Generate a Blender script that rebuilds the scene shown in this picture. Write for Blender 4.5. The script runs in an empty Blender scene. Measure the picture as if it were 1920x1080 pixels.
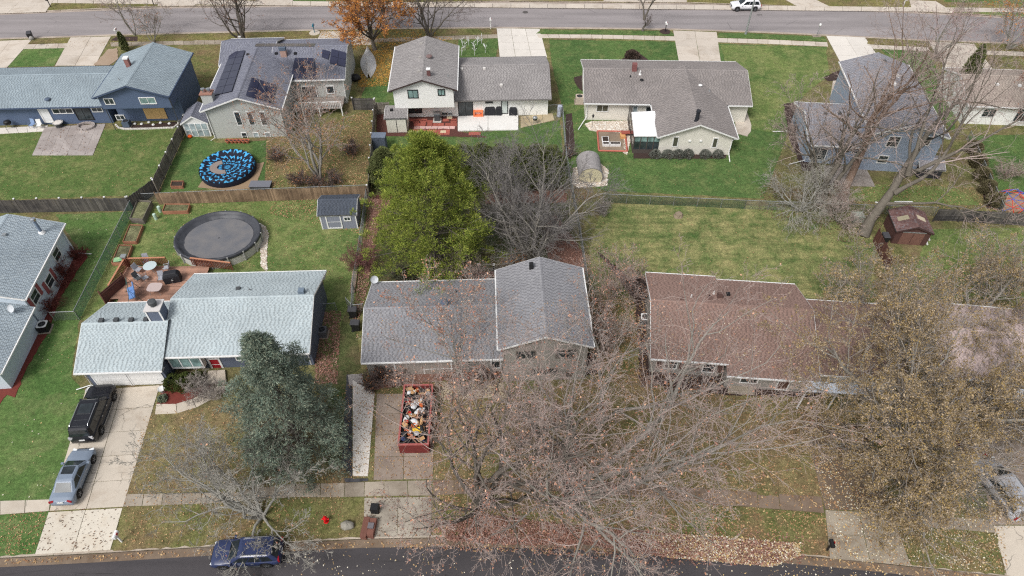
import bpy, math, random
import numpy as np
from mathutils import Matrix, Vector
random.seed(7); RNG = np.random.default_rng(7)
S = bpy.context.scene
C = S.collection
R_ = math.radians
# ---------------------------------------------------------------- camera, light, exposure
CAM_H, F_PX, PITCH = 48.0, 1300.0, R_(47.0)
cam = bpy.data.cameras.new('camera'); camo = bpy.data.objects.new('camera', cam); C.objects.link(camo)
camo.location = (0, 0, CAM_H); camo.rotation_euler = (R_(90) - PITCH, 0, 0)
cam.sensor_width = 36.0; cam.lens = 36.0 * F_PX / 1920.0; cam.clip_end = 2000.0
S.camera = camo
SUN_EL, SUN_AZ = R_(52), R_(215)
W = bpy.data.worlds.new('World'); S.world = W; W.use_nodes = True
wn, wl = W.node_tree.nodes, W.node_tree.links
bg = wn['Background']
sky = wn.new('ShaderNodeTexSky'); sky.sky_type = 'NISHITA'; sky.sun_disc = False
sky.sun_elevation = SUN_EL; sky.sun_rotation = SUN_AZ; sky.air_density = 1.0; sky.dust_density = 4.0
hs = wn.new('ShaderNodeHueSaturation'); hs.inputs['Saturation'].default_value = 0.28
wl.new(sky.outputs[0], hs.inputs['Color']); wl.new(hs.outputs[0], bg.inputs[0]); bg.inputs[1].default_value = 0.11
sun = bpy.data.lights.new('sun', 'SUN'); suno = bpy.data.objects.new('sun', sun); C.objects.link(suno)
sun.energy = 1.4; sun.angle = R_(16); sun.color = (1, 0.97, 0.93)
_sd = Vector((math.sin(SUN_AZ) * math.cos(SUN_EL), math.cos(SUN_AZ) * math.cos(SUN_EL), math.sin(SUN_EL)))
suno.rotation_euler = _sd.to_track_quat('Z', 'Y').to_euler(); suno.location = (0, 0, 90)
S.view_settings.view_transform = 'Standard'; S.view_settings.look = 'None'
S.view_settings.exposure = 0.52; S.view_settings.gamma = 1.0; S.view_settings.use_curve_mapping = False
S.cycles.max_bounces = 6; S.cycles.transparent_max_bounces = 8
S.cycles.use_denoising = False; S.cycles.filter_width = 1.2

# ---------------------------------------------------------------- measuring: photograph point -> real place
_c, _s = math.cos(PITCH), math.sin(PITCH)
def ray(u, v):
    r = (u - 960) / F_PX; d = (v - 540) / F_PX
    return np.array([r, _c - d * _s, -_s - d * _c])
def G(u, v, z=0.0):
    D = ray(u, v); t = (z - CAM_H) / D[2]
    return np.array([D[0] * t, D[1] * t, z])
def GG(pts, z=0.0): return [G(u, v, z) for u, v in pts]

# ---------------------------------------------------------------- materials
MATS = {}
def lin(r, g, b):
    f = lambda c: (c / 12.92) if c <= 0.04045 else ((c + 0.055) / 1.055) ** 2.4
    return (f(r / 255), f(g / 255), f(b / 255))
class NT:
    def __init__(s, name):
        s.m = bpy.data.materials.new(name); s.m.use_nodes = True
        s.n, s.l = s.m.node_tree.nodes, s.m.node_tree.links
        s.b = s.n['Principled BSDF']
    def new(s, t, **k):
        x = s.n.new(t)
        for a, v in k.items(): setattr(x, a, v)
        return x
    def val(s, sock, v):
        if hasattr(v, 'is_output'): s.l.new(v, sock)
        elif isinstance(v, (tuple, list)): sock.default_value = (*v, 1) if len(v) == 3 and sock.type == 'RGBA' else v
        else: sock.default_value = v
    def noise(s, scale, detail=4, rough=.6, vec=None, dist=0):
        x = s.new('ShaderNodeTexNoise'); x.inputs['Scale'].default_value = scale; x.inputs['Detail'].default_value = detail
        x.inputs['Roughness'].default_value = rough; x.inputs['Distortion'].default_value = dist
        s.l.new(vec if vec is not None else s.pos(), x.inputs['Vector']); return x.outputs[0]
    def pos(s):
        if not hasattr(s, '_p'): s._p = s.new('ShaderNodeNewGeometry')
        return s._p.outputs['Position']
    def isl(s): s.pos(); return s._p.outputs['Random Per Island']
    def obj(s):
        if not hasattr(s, '_o'): s._o = s.new('ShaderNodeTexCoord')
        return s._o.outputs['Object']
    def orand(s): return s.new('ShaderNodeObjectInfo').outputs['Random']
    def ramp(s, f, stops):
        x = s.new('ShaderNodeValToRGB'); e = x.color_ramp.elements
        while len(e) < len(stops): e.new(0.5)
        for i, (p, c) in enumerate(stops):
            e[i].position = p; e[i].color = (*c, 1) if isinstance(c, tuple) else (c, c, c, 1)
        s.l.new(f, x.inputs[0]); return x.outputs[0]
    def mix(s, f, a, b, mode='MIX'):
        x = s.new('ShaderNodeMix', data_type='RGBA', blend_type=mode)
        s.val(x.inputs[0], f); s.val(x.inputs[6], a); s.val(x.inputs[7], b); return x.outputs[2]
    def math(s, op, a, b=0.0):
        x = s.new('ShaderNodeMath', operation=op); s.val(x.inputs[0], a); s.val(x.inputs[1], b); return x.outputs[0]
    def map(s, vec, sc=(1, 1, 1), rz=0):
        x = s.new('ShaderNodeMapping'); x.inputs['Scale'].default_value = sc; x.inputs['Rotation'].default_value = (0, 0, rz)
        s.l.new(vec, x.inputs['Vector']); return x.outputs[0]
    def bump(s, h, strength=.4, dist=.02):
        x = s.new('ShaderNodeBump'); x.inputs['Strength'].default_value = strength; x.inputs['Distance'].default_value = dist
        s.l.new(h, x.inputs['Height']); s.l.new(x.outputs[0], s.b.inputs['Normal'])
    def done(s, col, rough=.85, metal=0, spec=.3):
        s.val(s.b.inputs['Base Color'], col); s.val(s.b.inputs['Roughness'], rough); s.b.inputs['Metallic'].default_value = metal
        s.b.inputs['Specular IOR Level'].default_value = spec
        return s.m
def mul(c, k): return tuple(min(1, x * k) for x in c)
def M(name, c, var=.18, scale=2.5, rough=.8, metal=0, spec=.3, bump=0, bscale=30, c2=None, orand=0, coat=0):
    """plain weathered surface: colour with slow and fine mottling"""
    if name in MATS: return MATS[name]
    t = NT(name)
    n1 = t.noise(scale, 5)
    col = t.mix(t.ramp(n1, [(.3, 0.0), (.7, 1.0)]), mul(c, 1 - var), c2 or mul(c, 1 + var * .7))
    n2 = t.noise(scale * 11, 2)
    col = t.mix(.5, col, t.mix(n2, mul(c, 1 - var * 1.2), mul(c, 1 + var)))
    if orand: col = t.mix(t.orand(), t.mix(1.0, col, (1 - orand,) * 3, 'MULTIPLY'), t.mix(1.0, col, (1 + orand,) * 3, 'MULTIPLY'))
    if bump: t.bump(t.noise(bscale, 3), bump)
    m = t.done(col, rough, metal, spec)
    if coat: t.b.inputs['Coat Weight'].default_value = coat; t.b.inputs['Coat Roughness'].default_value = .08
    MATS[name] = m; return m
def ISL(name, stops, rough=.9, spec=.15, mott=.25, mscale=.5, trans=0):
    """many small loose pieces (shingle tabs, leaves, needles): each island takes its own colour"""
    if name in MATS: return MATS[name]
    t = NT(name); k = len(stops)
    col = t.ramp(t.isl(), [(i / max(1, k - 1), c) for i, c in enumerate(stops)])
    if mott: col = t.mix(1.0, col, t.ramp(t.noise(mscale, 4), [(.3, 1 - mott), (.7, 1 + mott)]), 'MULTIPLY')
    m = t.done(col, rough, 0, spec)
    if trans:
        t.b.inputs['Subsurface Weight'].default_value = 0
    MATS[name] = m; return m
def SIDING(name, c, pitch=.16, depth=.5, var=.08, vertical=False):
    """lap siding: courses with a recessed joint, in the wall's own height"""
    if name in MATS: return MATS[name]
    t = NT(name)
    sp = t.new('ShaderNodeSeparateXYZ'); t.l.new(t.obj(), sp.inputs[0])
    z = t.math('ADD', sp.outputs[0], sp.outputs[1]) if vertical else sp.outputs[2]
    fr = t.math('FRACT', t.math('DIVIDE', z, pitch))
    col = t.mix(t.noise(.7, 5), mul(c, 1 - var), mul(c, 1 + var))
    col = t.mix(t.noise(9, 2), mul(c, .97), col)
    col = t.mix(t.ramp(fr, [(.0, 1.0), (.1, .0)]), col, mul(c, .62))
    t.bump(fr, depth, pitch * .12)
    m = t.done(col, .6, 0, .3); MATS[name] = m; return m
def LAWN(name, g1, g2, straw, amt=.45, brown=None, bamt=0., stripe=None, fine=1.0):
    if name in MATS: return MATS[name]
    t = NT(name); p = t.pos()
    a = t.noise(.16, 5, .65); col = t.mix(t.ramp(a, [(.36, 0.), (.62, 1.)]), g1, g2)
    b = t.noise(.55, 7, .72, dist=.4); col = t.mix(t.ramp(b, [(.62 - amt * .45, 0.), (.85 - amt * .3, .85)]), col, straw)
    if stripe is not None:
        x = t.new('ShaderNodeTexNoise'); x.inputs['Scale'].default_value = 1; x.inputs['Detail'].default_value = 3
        t.l.new(t.map(p, (.10, 1.15, 1), stripe), x.inputs['Vector'])
        col = t.mix(t.ramp(x.outputs[0], [(.42, 0.), (.66, .38)]), col, mul(g1, .85))
    if brown:
        d = t.noise(.33, 6, .7); col = t.mix(t.ramp(d, [(.66 - bamt * .5, 0.), (.8 - bamt * .3, .9)]), col, brown)
    f0 = t.noise(1.9, 5, .75); col = t.mix(1.0, col, t.ramp(f0, [(.3, 1 - .3 * fine), (.5, 1.), (.7, 1 + .3 * fine)]), 'MULTIPLY')
    f = t.noise(5.5, 6, .8); col = t.mix(1.0, col, t.ramp(f, [(.25, 1 - .55 * fine), (.5, 1.), (.75, 1 + .6 * fine)]), 'MULTIPLY')
    f2 = t.noise(19, 3, .8); col = t.mix(1.0, col, t.ramp(f2, [(.25, 1 - .45 * fine), (.5, 1.), (.75, 1 + .5 * fine)]), 'MULTIPLY')
    h_ = t.new('ShaderNodeHueSaturation'); h_.inputs['Saturation'].default_value = .9; t.l.new(col, h_.inputs['Color']); col = h_.outputs[0]
    t.bump(f2, .7, .06)
    m = t.done(col, .95, 0, .1); MATS[name] = m; return m
def CONC(name, c, stain=None, amt=.4, orand=.07, speck=.5, crack=False):
    if name in MATS: return MATS[name]
    t = NT(name)
    col = t.mix(t.noise(.8, 6, .7), mul(c, .84), mul(c, 1.1))
    if stain: col = t.mix(t.ramp(t.noise(.45, 7, .7, dist=.5), [(.62 - amt * .4, 0.), (.78 - amt * .2, .8)]), col, stain)
    col = t.mix(t.ramp(t.noise(7, 5, .75), [(.60, 0.), (.74, speck)]), col, mul(c, .5))
    col = t.mix(1.0, col, t.ramp(t.noise(24, 3, .7), [(.3, .86), (.7, 1.12)]), 'MULTIPLY')
    if crack:
        vo = t.new('ShaderNodeTexVoronoi', feature='DISTANCE_TO_EDGE'); vo.inputs['Scale'].default_value = .3
        wv = t.new('ShaderNodeMix', data_type='RGBA'); nn = t.new('ShaderNodeTexNoise'); nn.inputs['Scale'].default_value = 1.1; nn.inputs['Detail'].default_value = 4; t.l.new(t.pos(), nn.inputs['Vector']); wv.inputs[0].default_value = .22; t.l.new(t.pos(), wv.inputs[6]); sc_ = t.new('ShaderNodeVectorMath', operation='MULTIPLY_ADD'); t.l.new(nn.outputs['Color'], sc_.inputs[0]); sc_.inputs[1].default_value = (1.2, 1.2, 0); t.l.new(t.pos(), sc_.inputs[2]); t.l.new(sc_.outputs[0], vo.inputs['Vector'])
        col = t.mix(t.math('MULTIPLY', t.ramp(vo.outputs['Distance'], [(.004, 1.), (.012, 0.)]), t.ramp(t.noise(.35, 2), [(.45, 0.), (.55, .75)])), col, mul(c, .3))
    r = t.orand(); col = t.mix(1.0, col, t.ramp(r, [(0, 1 - orand), (1, 1 + orand)]), 'MULTIPLY')
    t.bump(t.noise(40, 3), .25, .01)
    m = t.done(col, .9, 0, .2); MATS[name] = m; return m
def WOOD(name, c, c2=None, orand=.3):
    if name in MATS: return MATS[name]
    t = NT(name)
    x = t.new('ShaderNodeTexNoise'); x.inputs['Scale'].default_value = 1; x.inputs['Detail'].default_value = 6
    t.l.new(t.map(t.pos(), (14, 14, 1.1)), x.inputs['Vector'])
    col = t.mix(x.outputs[0], mul(c, .6), mul(c, 1.35))
    if c2: col = t.mix(t.ramp(t.noise(.6, 5, .7), [(.4, 0.), (.62, 1.)]), col, c2)
    col = t.mix(1.0, col, t.ramp(t.orand(), [(0, 1 - orand), (1, 1 + orand)]), 'MULTIPLY')
    m = t.done(col, .9, 0, .1); MATS[name] = m; return m
def GLASS(name, c, rough=.08):
    if name in MATS: return MATS[name]
    t = NT(name); col = t.mix(t.ramp(t.noise(1.2, 3), [(.35, 0.), (.65, 1.)]), mul(c, .55), mul(c, 1.5))
    m = t.done(col, rough, 0, .6); MATS[name] = m; return m

white = M('white_paint', (.74, .74, .73), .06); offwhite = M('offwhite_vinyl', (.62, .62, .60), .08)
black = M('black_plastic', (.018, .018, .02), .2, rough=.5); darkgrey = M('dark_grey_metal', (.07, .075, .08), .2, rough=.5)
galv = M('galvanised_metal', (.36, .38, .39), .15, rough=.45, metal=.5); rubber = M('rubber', (.02, .02, .02), .2, rough=.85)
chrome = M('chrome', (.6, .61, .63), .05, rough=.2, metal=.9); terracotta = M('terracotta', lin(178, 105, 82), .15)
glassd = GLASS('dark_window_glass', (.035, .045, .05)); glassg = GLASS('green_window_glass', (.20, .30, .29)); glassl = GLASS('pale_window_glass', (.30, .36, .38))
glassc = GLASS('car_glass', (.02, .026, .03), .05)

# ---------------------------------------------------------------- mesh helpers
class MB:
    def __init__(s): s.v, s.f = [], []
    def add(s, vs, fs):
        o = len(s.v); s.v += [tuple(map(float, p)) for p in vs]; s.f += [tuple(i + o for i in f) for f in fs]; return s
    def bx(s, x0, x1, y0, y1, z0, z1):
        return s.add([(x0, y0, z0), (x1, y0, z0), (x1, y1, z0), (x0, y1, z0), (x0, y0, z1), (x1, y0, z1), (x1, y1, z1), (x0, y1, z1)],
                     [(3, 2, 1, 0), (4, 5, 6, 7), (0, 1, 5, 4), (1, 2, 6, 5), (2, 3, 7, 6), (3, 0, 4, 7)])
    def box(s, c, d, rz=0, rx=0, ry=0):
        m = Matrix.Translation(c) @ Matrix.Rotation(rz, 4, 'Z') @ Matrix.Rotation(rx, 4, 'X') @ Matrix.Rotation(ry, 4, 'Y')
        hx, hy, hz = d[0] / 2, d[1] / 2, d[2] / 2
        vs = [m @ Vector(p) for p in [(-hx, -hy, -hz), (hx, -hy, -hz), (hx, hy, -hz), (-hx, hy, -hz), (-hx, -hy, hz), (hx, -hy, hz), (hx, hy, hz), (-hx, hy, hz)]]
        return s.add(vs, [(3, 2, 1, 0), (4, 5, 6, 7), (0, 1, 5, 4), (1, 2, 6, 5), (2, 3, 7, 6), (3, 0, 4, 7)])
    def prism(s, poly, z0, z1):
        n = len(poly); a = sum(poly[i][0] * poly[(i + 1) % n][1] - poly[(i + 1) % n][0] * poly[i][1] for i in range(n))
        if a < 0: poly = poly[::-1]
        vs = [(p[0], p[1], z0) for p in poly] + [(p[0], p[1], z1) for p in poly]
        return s.add(vs, [tuple(range(n - 1, -1, -1)), tuple(range(n, 2 * n))] + [(i, (i + 1) % n, n + (i + 1) % n, n + i) for i in range(n)])
    def hexa(s, b, t):   # two quads of 3D points, bottom and top
        return s.add(list(b) + list(t), [(3, 2, 1, 0), (4, 5, 6, 7), (0, 1, 5, 4), (1, 2, 6, 5), (2, 3, 7, 6), (3, 0, 4, 7)])
    def tube(s, pts, r, n=6, cap=True):
        pts = [Vector(p) for p in pts]; k = len(pts); rs = r if isinstance(r, (list, tuple)) else [r] * k
        o = len(s.v)
        for i, p in enumerate(pts):
            d = (pts[min(i + 1, k - 1)] - pts[max(i - 1, 0)]).normalized()
            a = d.cross(Vector((0, 0, 1)) if abs(d.z) < .9 else Vector((1, 0, 0))).normalized(); b = d.cross(a)
            for j in range(n):
                t = 2 * math.pi * j / n; q = p + (a * math.cos(t) + b * math.sin(t)) * rs[i]; s.v.append(tuple(q))
        for i in range(k - 1):
            for j in range(n): s.f.append((o + i * n + j, o + i * n + (j + 1) % n, o + (i + 1) * n + (j + 1) % n, o + (i + 1) * n + j))
        if cap: s.f.append(tuple(o + j for j in range(n - 1, -1, -1))); s.f.append(tuple(o + (k - 1) * n + j for j in range(n)))
        return s
    def lathe(s, prof, n=16, c=(0, 0), sx=1, sy=1, cap=True):   # prof: (r, z) list upward
        o = len(s.v); k = len(prof)
        for r, z in prof:
            for j in range(n):
                t = 2 * math.pi * j / n; s.v.append((c[0] + r * sx * math.cos(t), c[1] + r * sy * math.sin(t), z))
        for i in range(k - 1):
            for j in range(n): s.f.append((o + i * n + j, o + i * n + (j + 1) % n, o + (i + 1) * n + (j + 1) % n, o + (i + 1) * n + j))
        if cap: s.f.append(tuple(o + j for j in range(n - 1, -1, -1))); s.f.append(tuple(o + (k - 1) * n + j for j in range(n)))
        return s
    def build(s, name, mat, parent=None, smooth=False, loc=None):
        me = bpy.data.meshes.new(name); me.from_pydata(s.v, [], s.f); me.update()
        return link(name, me, mat, parent, smooth, loc)
def link(name, me, mat, parent=None, smooth=False, loc=None):
    o = bpy.data.objects.new(name, me)
    if mat is not None and not me.materials: me.materials.append(mat)
    C.objects.link(o)
    if parent is not None: o.parent = parent
    if loc is not None: o.location = loc
    if smooth: me.polygons.foreach_set('use_smooth', [True] * len(me.polygons))
    return o
def npmesh(name, V, F, mat, parent=None, smooth=False, loc=None):
    me = bpy.data.meshes.new(name); V = np.asarray(V, np.float32); F = np.asarray(F, np.int32); k = F.shape[1]
    me.vertices.add(len(V)); me.vertices.foreach_set('co', V.ravel())
    me.loops.add(F.size); me.loops.foreach_set('vertex_index', F.ravel())
    me.polygons.add(len(F)); me.polygons.foreach_set('loop_start', np.arange(0, F.size, k, dtype=np.int32))
    me.update(calc_edges=True)
    return link(name, me, mat, parent, smooth, loc)
def inst(name, src, parent=None, loc=(0, 0, 0), rz=0, rx=0, scale=None):
    o = bpy.data.objects.new(name, src.data); C.objects.link(o); o.parent = parent; o.location = loc; o.rotation_euler = (rx, 0, rz)
    if scale: o.scale = scale
    return o
def thing(name, label, cat, loc=(0, 0, 0), rz=0, group=None):
    o = bpy.data.objects.new(name, None); C.objects.link(o); o.empty_display_size = .3
    o.location = tuple(float(x) for x in loc); o.rotation_euler = (0, 0, rz); o['label'] = label; o['category'] = cat
    if group: o['group'] = group
    return o
def tag(o, label, cat, group=None):
    o['label'] = label; o['category'] = cat
    if group: o['group'] = group
    return o
def struct(o, label=None, kind='structure'):
    o['kind'] = kind
    if label: o['label'] = label
    return o
def copy_tree(o, parent=None, depth=0):
    c = o.copy(); C.objects.link(c); c.parent = parent
    for ch in list(o.children): copy_tree(ch, c, depth + 1)
    return c
def rough_poly(pts, step=.5, amp=.06, seed=1):
    """world polygon with an uneven edge, as turf and beds have"""
    r = random.Random(seed); out = []
    n = len(pts)
    for i in range(n):
        a, b = np.array(pts[i][:2]), np.array(pts[(i + 1) % n][:2]); L = np.linalg.norm(b - a); k = max(1, int(L / step))
        for j in range(k):
            p = a + (b - a) * j / k
            if j: p = p + np.array([r.uniform(-amp, amp), r.uniform(-amp, amp)])
            out.append((p[0], p[1]))
    return out
def sheet(name, px, z, mat, thick=.05, amp=.0, label=None, kind='structure', seed=1, world=False, parent=None):
    pts = [(p[0], p[1]) for p in (px if world else GG(px, z))]
    if amp: pts = rough_poly(pts, .4, amp, seed)
    m = MB(); m.prism(pts, z - thick, z); o = m.build(name, mat, parent)
    if parent is None: struct(o, label, kind)
    return o
def slabs(name, quad, nx, ny, z, mat, label=None, gap=.014, thick=.06, parent=None, jitter=0, xs=None):
    """concrete laid in slabs with recessed joints; quad = near-left, near-right, far-right, far-left (photo points or world)"""
    q = [np.array(G(*p, z)) if len(p) == 2 else np.array(p, float) for p in quad]
    if parent is None:
        parent = bpy.data.objects.new(name, None); C.objects.link(parent); struct(parent, label)
    f = lambda s, t: (q[0] * (1 - s) + q[1] * s) * (1 - t) + (q[3] * (1 - s) + q[2] * s) * t
    for i in range(nx):
        for j in range(ny):
            m = MB(); p = [f(i / nx, j / ny), f((i + 1) / nx, j / ny), f((i + 1) / nx, (j + 1) / ny), f(i / nx, (j + 1) / ny)]
            c = sum(p) / 4
            p = [c + (x - c) * (1 - gap * 2 / max(.3, np.linalg.norm(x - c))) for x in p]
            dz = random.uniform(-.008, .008)
            m.prism([tuple(x[:2] - c[:2]) for x in p], z - thick, z + dz); m.build('slab', mat, parent, loc=(c[0], c[1], 0))
    return parent
# ---------------------------------------------------------------- ground, streets, lawns
g_deep = lin(64, 92, 40); g_bright = lin(72, 108, 44); g_olive = lin(104, 108, 58); g_straw = lin(152, 142, 92); brown = lin(118, 98, 74); g_dull = lin(88, 92, 52)
lawn_base = LAWN('lawn_base', g_dull, g_olive, g_straw, .4, brown, .45)
lawn_bright = LAWN('lawn_bright', lin(70, 98, 48), lin(84, 110, 54), lin(122, 126, 76), .3)
lawn_mown = LAWN('lawn_mown', lin(74, 106, 48), lin(92, 118, 58), lin(128, 132, 84), .35, stripe=R_(80))
lawn_hb = LAWN('lawn_pool_yard', lin(78, 104, 48), lin(104, 120, 60), lin(142, 142, 88), .42)
lawn_hf = LAWN('lawn_blue_house', lin(76, 102, 46), lin(92, 110, 54), lin(134, 132, 82), .35)
lawn_hd = LAWN('lawn_striped', lin(48, 86, 32), lin(76, 106, 46), lin(160, 150, 98), .72, stripe=R_(8))
lawn_dark = LAWN('lawn_dark_olive', lin(66, 80, 44), lin(84, 90, 52), lin(110, 102, 68), .35, brown, .35)  # dark olive turf with brown patches
lawn_tan = LAWN('lawn_autumn_front', lin(92, 98, 52), lin(118, 110, 68), lin(146, 130, 88), .5, lin(122, 100, 74), .5)
lawn_tan2 = LAWN('lawn_autumn_parkway', lin(88, 100, 50), lin(112, 110, 62), lin(136, 124, 82), .4, lin(122, 98, 72), .42)
lawn_far = LAWN('lawn_far_parkway', lin(92, 96, 50), lin(122, 116, 62), lin(140, 128, 76), .45, brown, .4)
soil = M('dark_soil', lin(62, 52, 46), .4, 3, bump=.6, bscale=12)
mulch_red = ISL('red_mulch', [lin(96, 40, 34), lin(128, 56, 46), lin(150, 74, 60), lin(104, 50, 42)], mott=.3)
mulch_redbase = M('red_mulch_bed', lin(112, 52, 44), .35, 4, bump=.8, bscale=16)
mulch_dark = M('dark_mulch_bed', lin(66, 52, 48), .4, 5, bump=.8, bscale=14)
mulch_maroon = M('maroon_mulch_bed', lin(92, 58, 52), .4, 5, bump=.8, bscale=14)
conc = CONC('concrete_drive', lin(196, 186, 172), lin(168, 154, 138), .3, speck=.25, crack=True)
conc_w = CONC('concrete_bright', lin(214, 208, 200), lin(196, 190, 182), .2, .04, .25)
conc_old = CONC('concrete_walk', lin(166, 156, 142), lin(116, 104, 90), .6, .12, .55)
conc_dirty = CONC('concrete_dirty', lin(158, 144, 132), lin(122, 108, 98), .6, .08, .5)
conc_far = CONC('concrete_far', lin(198, 188, 176), lin(166, 152, 136), .35, .07, .4)

def asphalt(name, c, speck, wear):
    t = NT(name); p = t.pos()
    x = t.new('ShaderNodeTexNoise'); x.inputs['Scale'].default_value = 1; x.inputs['Detail'].default_value = 5
    t.l.new(t.map(p, (.05, .75, 1)), x.inputs['Vector'])
    col = t.mix(t.ramp(x.outputs[0], [(.35, 0.), (.65, 1.)]), mul(c, .86), mul(c, 1.14))
    col = t.mix(t.ramp(t.noise(.5, 6, .7), [(.5, 0.), (.8, wear)]), col, mul(c, .72))
    col = t.mix(1.0, col, t.ramp(t.noise(26, 3, .8), [(.25, .78), (.75, 1.28)]), 'MULTIPLY')
    col = t.mix(t.ramp(t.noise(6, 5, .8), [(.68, 0.), (.76, speck)]), col, mul(c, .45))
    vo = t.new('ShaderNodeTexVoronoi', feature='DISTANCE_TO_EDGE'); vo.inputs['Scale'].default_value = .16; t.l.new(t.map(p, (.6, 1.5, 1)), vo.inputs['Vector']); col = t.mix(t.math('MULTIPLY', t.ramp(vo.outputs['Distance'], [(.003, 1.), (.008, 0.)]), t.ramp(t.noise(.3, 2), [(.48, 0.), (.6, .7)])), col, mul(c, .5))
    t.bump(t.noise(60, 2), .3, .01)
    return t.done(col, .88, 0, .25)
asph_far = asphalt('asphalt_far', lin(140, 134, 134), .6, .35); asph_near = asphalt('asphalt_near', lin(70, 67, 69), .35, .55)
ground = MB().bx(-400, 400, -150, 500, -.6, -.2).build('ground', lawn_base); struct(ground)

near_curb_px = [(-420, 1086), (0, 1046), (200, 1036), (400, 1024), (530, 1017), (680, 1010), (842, 1007), (1060, 1012), (1280, 1024), (1490, 1040), (1570, 1047), (1705, 1061), (1890, 1080), (2150, 1112)]
far_s_px = [(-560, 100), (0, 73), (132, 69), (207, 66), (480, 59), (700, 54), (930, 52), (1100, 53), (1262, 55), (1440, 61), (1547, 66), (1740, 76), (1920, 82), (2400, 108)]
far_n_px = [(-520, 44), (0, 24), (300, 12), (475, 10), (610, 8), (955, 2), (1290, 5), (1440, 10), (1710, 21), (1920, 32), (2350, 55)]
nc, fs, fn = [[(p[0], p[1]) for p in GG(x)] for x in (near_curb_px, far_s_px, far_n_px)]
def off(line, d):
    out = []
    for i, p in enumerate(line):
        a, b = np.array(line[max(0, i - 1)]), np.array(line[min(len(line) - 1, i + 1)]); t = (b - a) / np.linalg.norm(b - a)
        out.append((p[0] - t[1] * d, p[1] + t[0] * d))
    return out
def ystrip(name, a, b, z, mat, label=None, thick=.1):
    m = MB(); m.prism(list(a) + list(b)[::-1], z - thick, z); return struct(m.build(name, mat), label)
# the block between the streets, the verge beyond the far one
ystrip('yard_ground', nc, fs, 0, lawn_base, thick=.3)
ystrip('far_verge', fn, off(fn, 40), 0, lawn_far, thick=.3)
ystrip('near_street', off(nc, -9.4), off(nc, .1), -.10, asph_near, 'dark smooth asphalt street at the bottom of the view', .08)
ystrip('near_verge', off(nc, -40), off(nc, -9.4), 0, lawn_base, thick=.3)
ystrip('far_street', off(fs, -.1), off(fn, .1), -.10, asph_far, 'grey worn asphalt street at the top of the view', .08)
ystrip('gutter', off(nc, -.62), off(nc, -.02), -.09, CONC('gutter_concrete', lin(140, 124, 108), lin(96, 80, 66), .8, .1, .8), thick=.06)
ystrip('gutter', off(fs, .02), off(fs, .5), -.09, CONC('gutter_far', lin(172, 160, 150), lin(140, 126, 116), .5), thick=.06)
ystrip('gutter', off(fn, -.5), off(fn, -.02), -.09, MATS['gutter_far'], thick=.06)
def kerb(line, side, mat):
    root = bpy.data.objects.new('kerb', None); C.objects.link(root); struct(root)
    # lay kerb stones of about 3 m end to end
    pts = [np.array(p) for p in line]; seg = []
    for a, b in zip(pts[:-1], pts[1:]):
        L = np.linalg.norm(b - a); k = max(1, round(L / 3.0))
        for i in range(k): seg.append((a + (b - a) * i / k, a + (b - a) * (i + 1) / k))
    for a, b in seg:
        t = (b - a) / np.linalg.norm(b - a); n = np.array([-t[1], t[0]]) * .16 * side; c = (a + b) / 2; a2, b2 = a + t * .012, b - t * .012
        m = MB(); m.prism([tuple(x - c) for x in (a2, b2, b2 + n, a2 + n)], -.15, .025 + random.uniform(-.006, .006)); m.build('kerb_stone', mat, root, loc=(c[0], c[1], 0))
kerb_m = CONC('kerb_concrete', lin(186, 174, 160), lin(140, 124, 108), .45, .1)
kerb(nc, 1, kerb_m); kerb(fs, -1, kerb_m); kerb(fn, 1, kerb_m)

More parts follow.
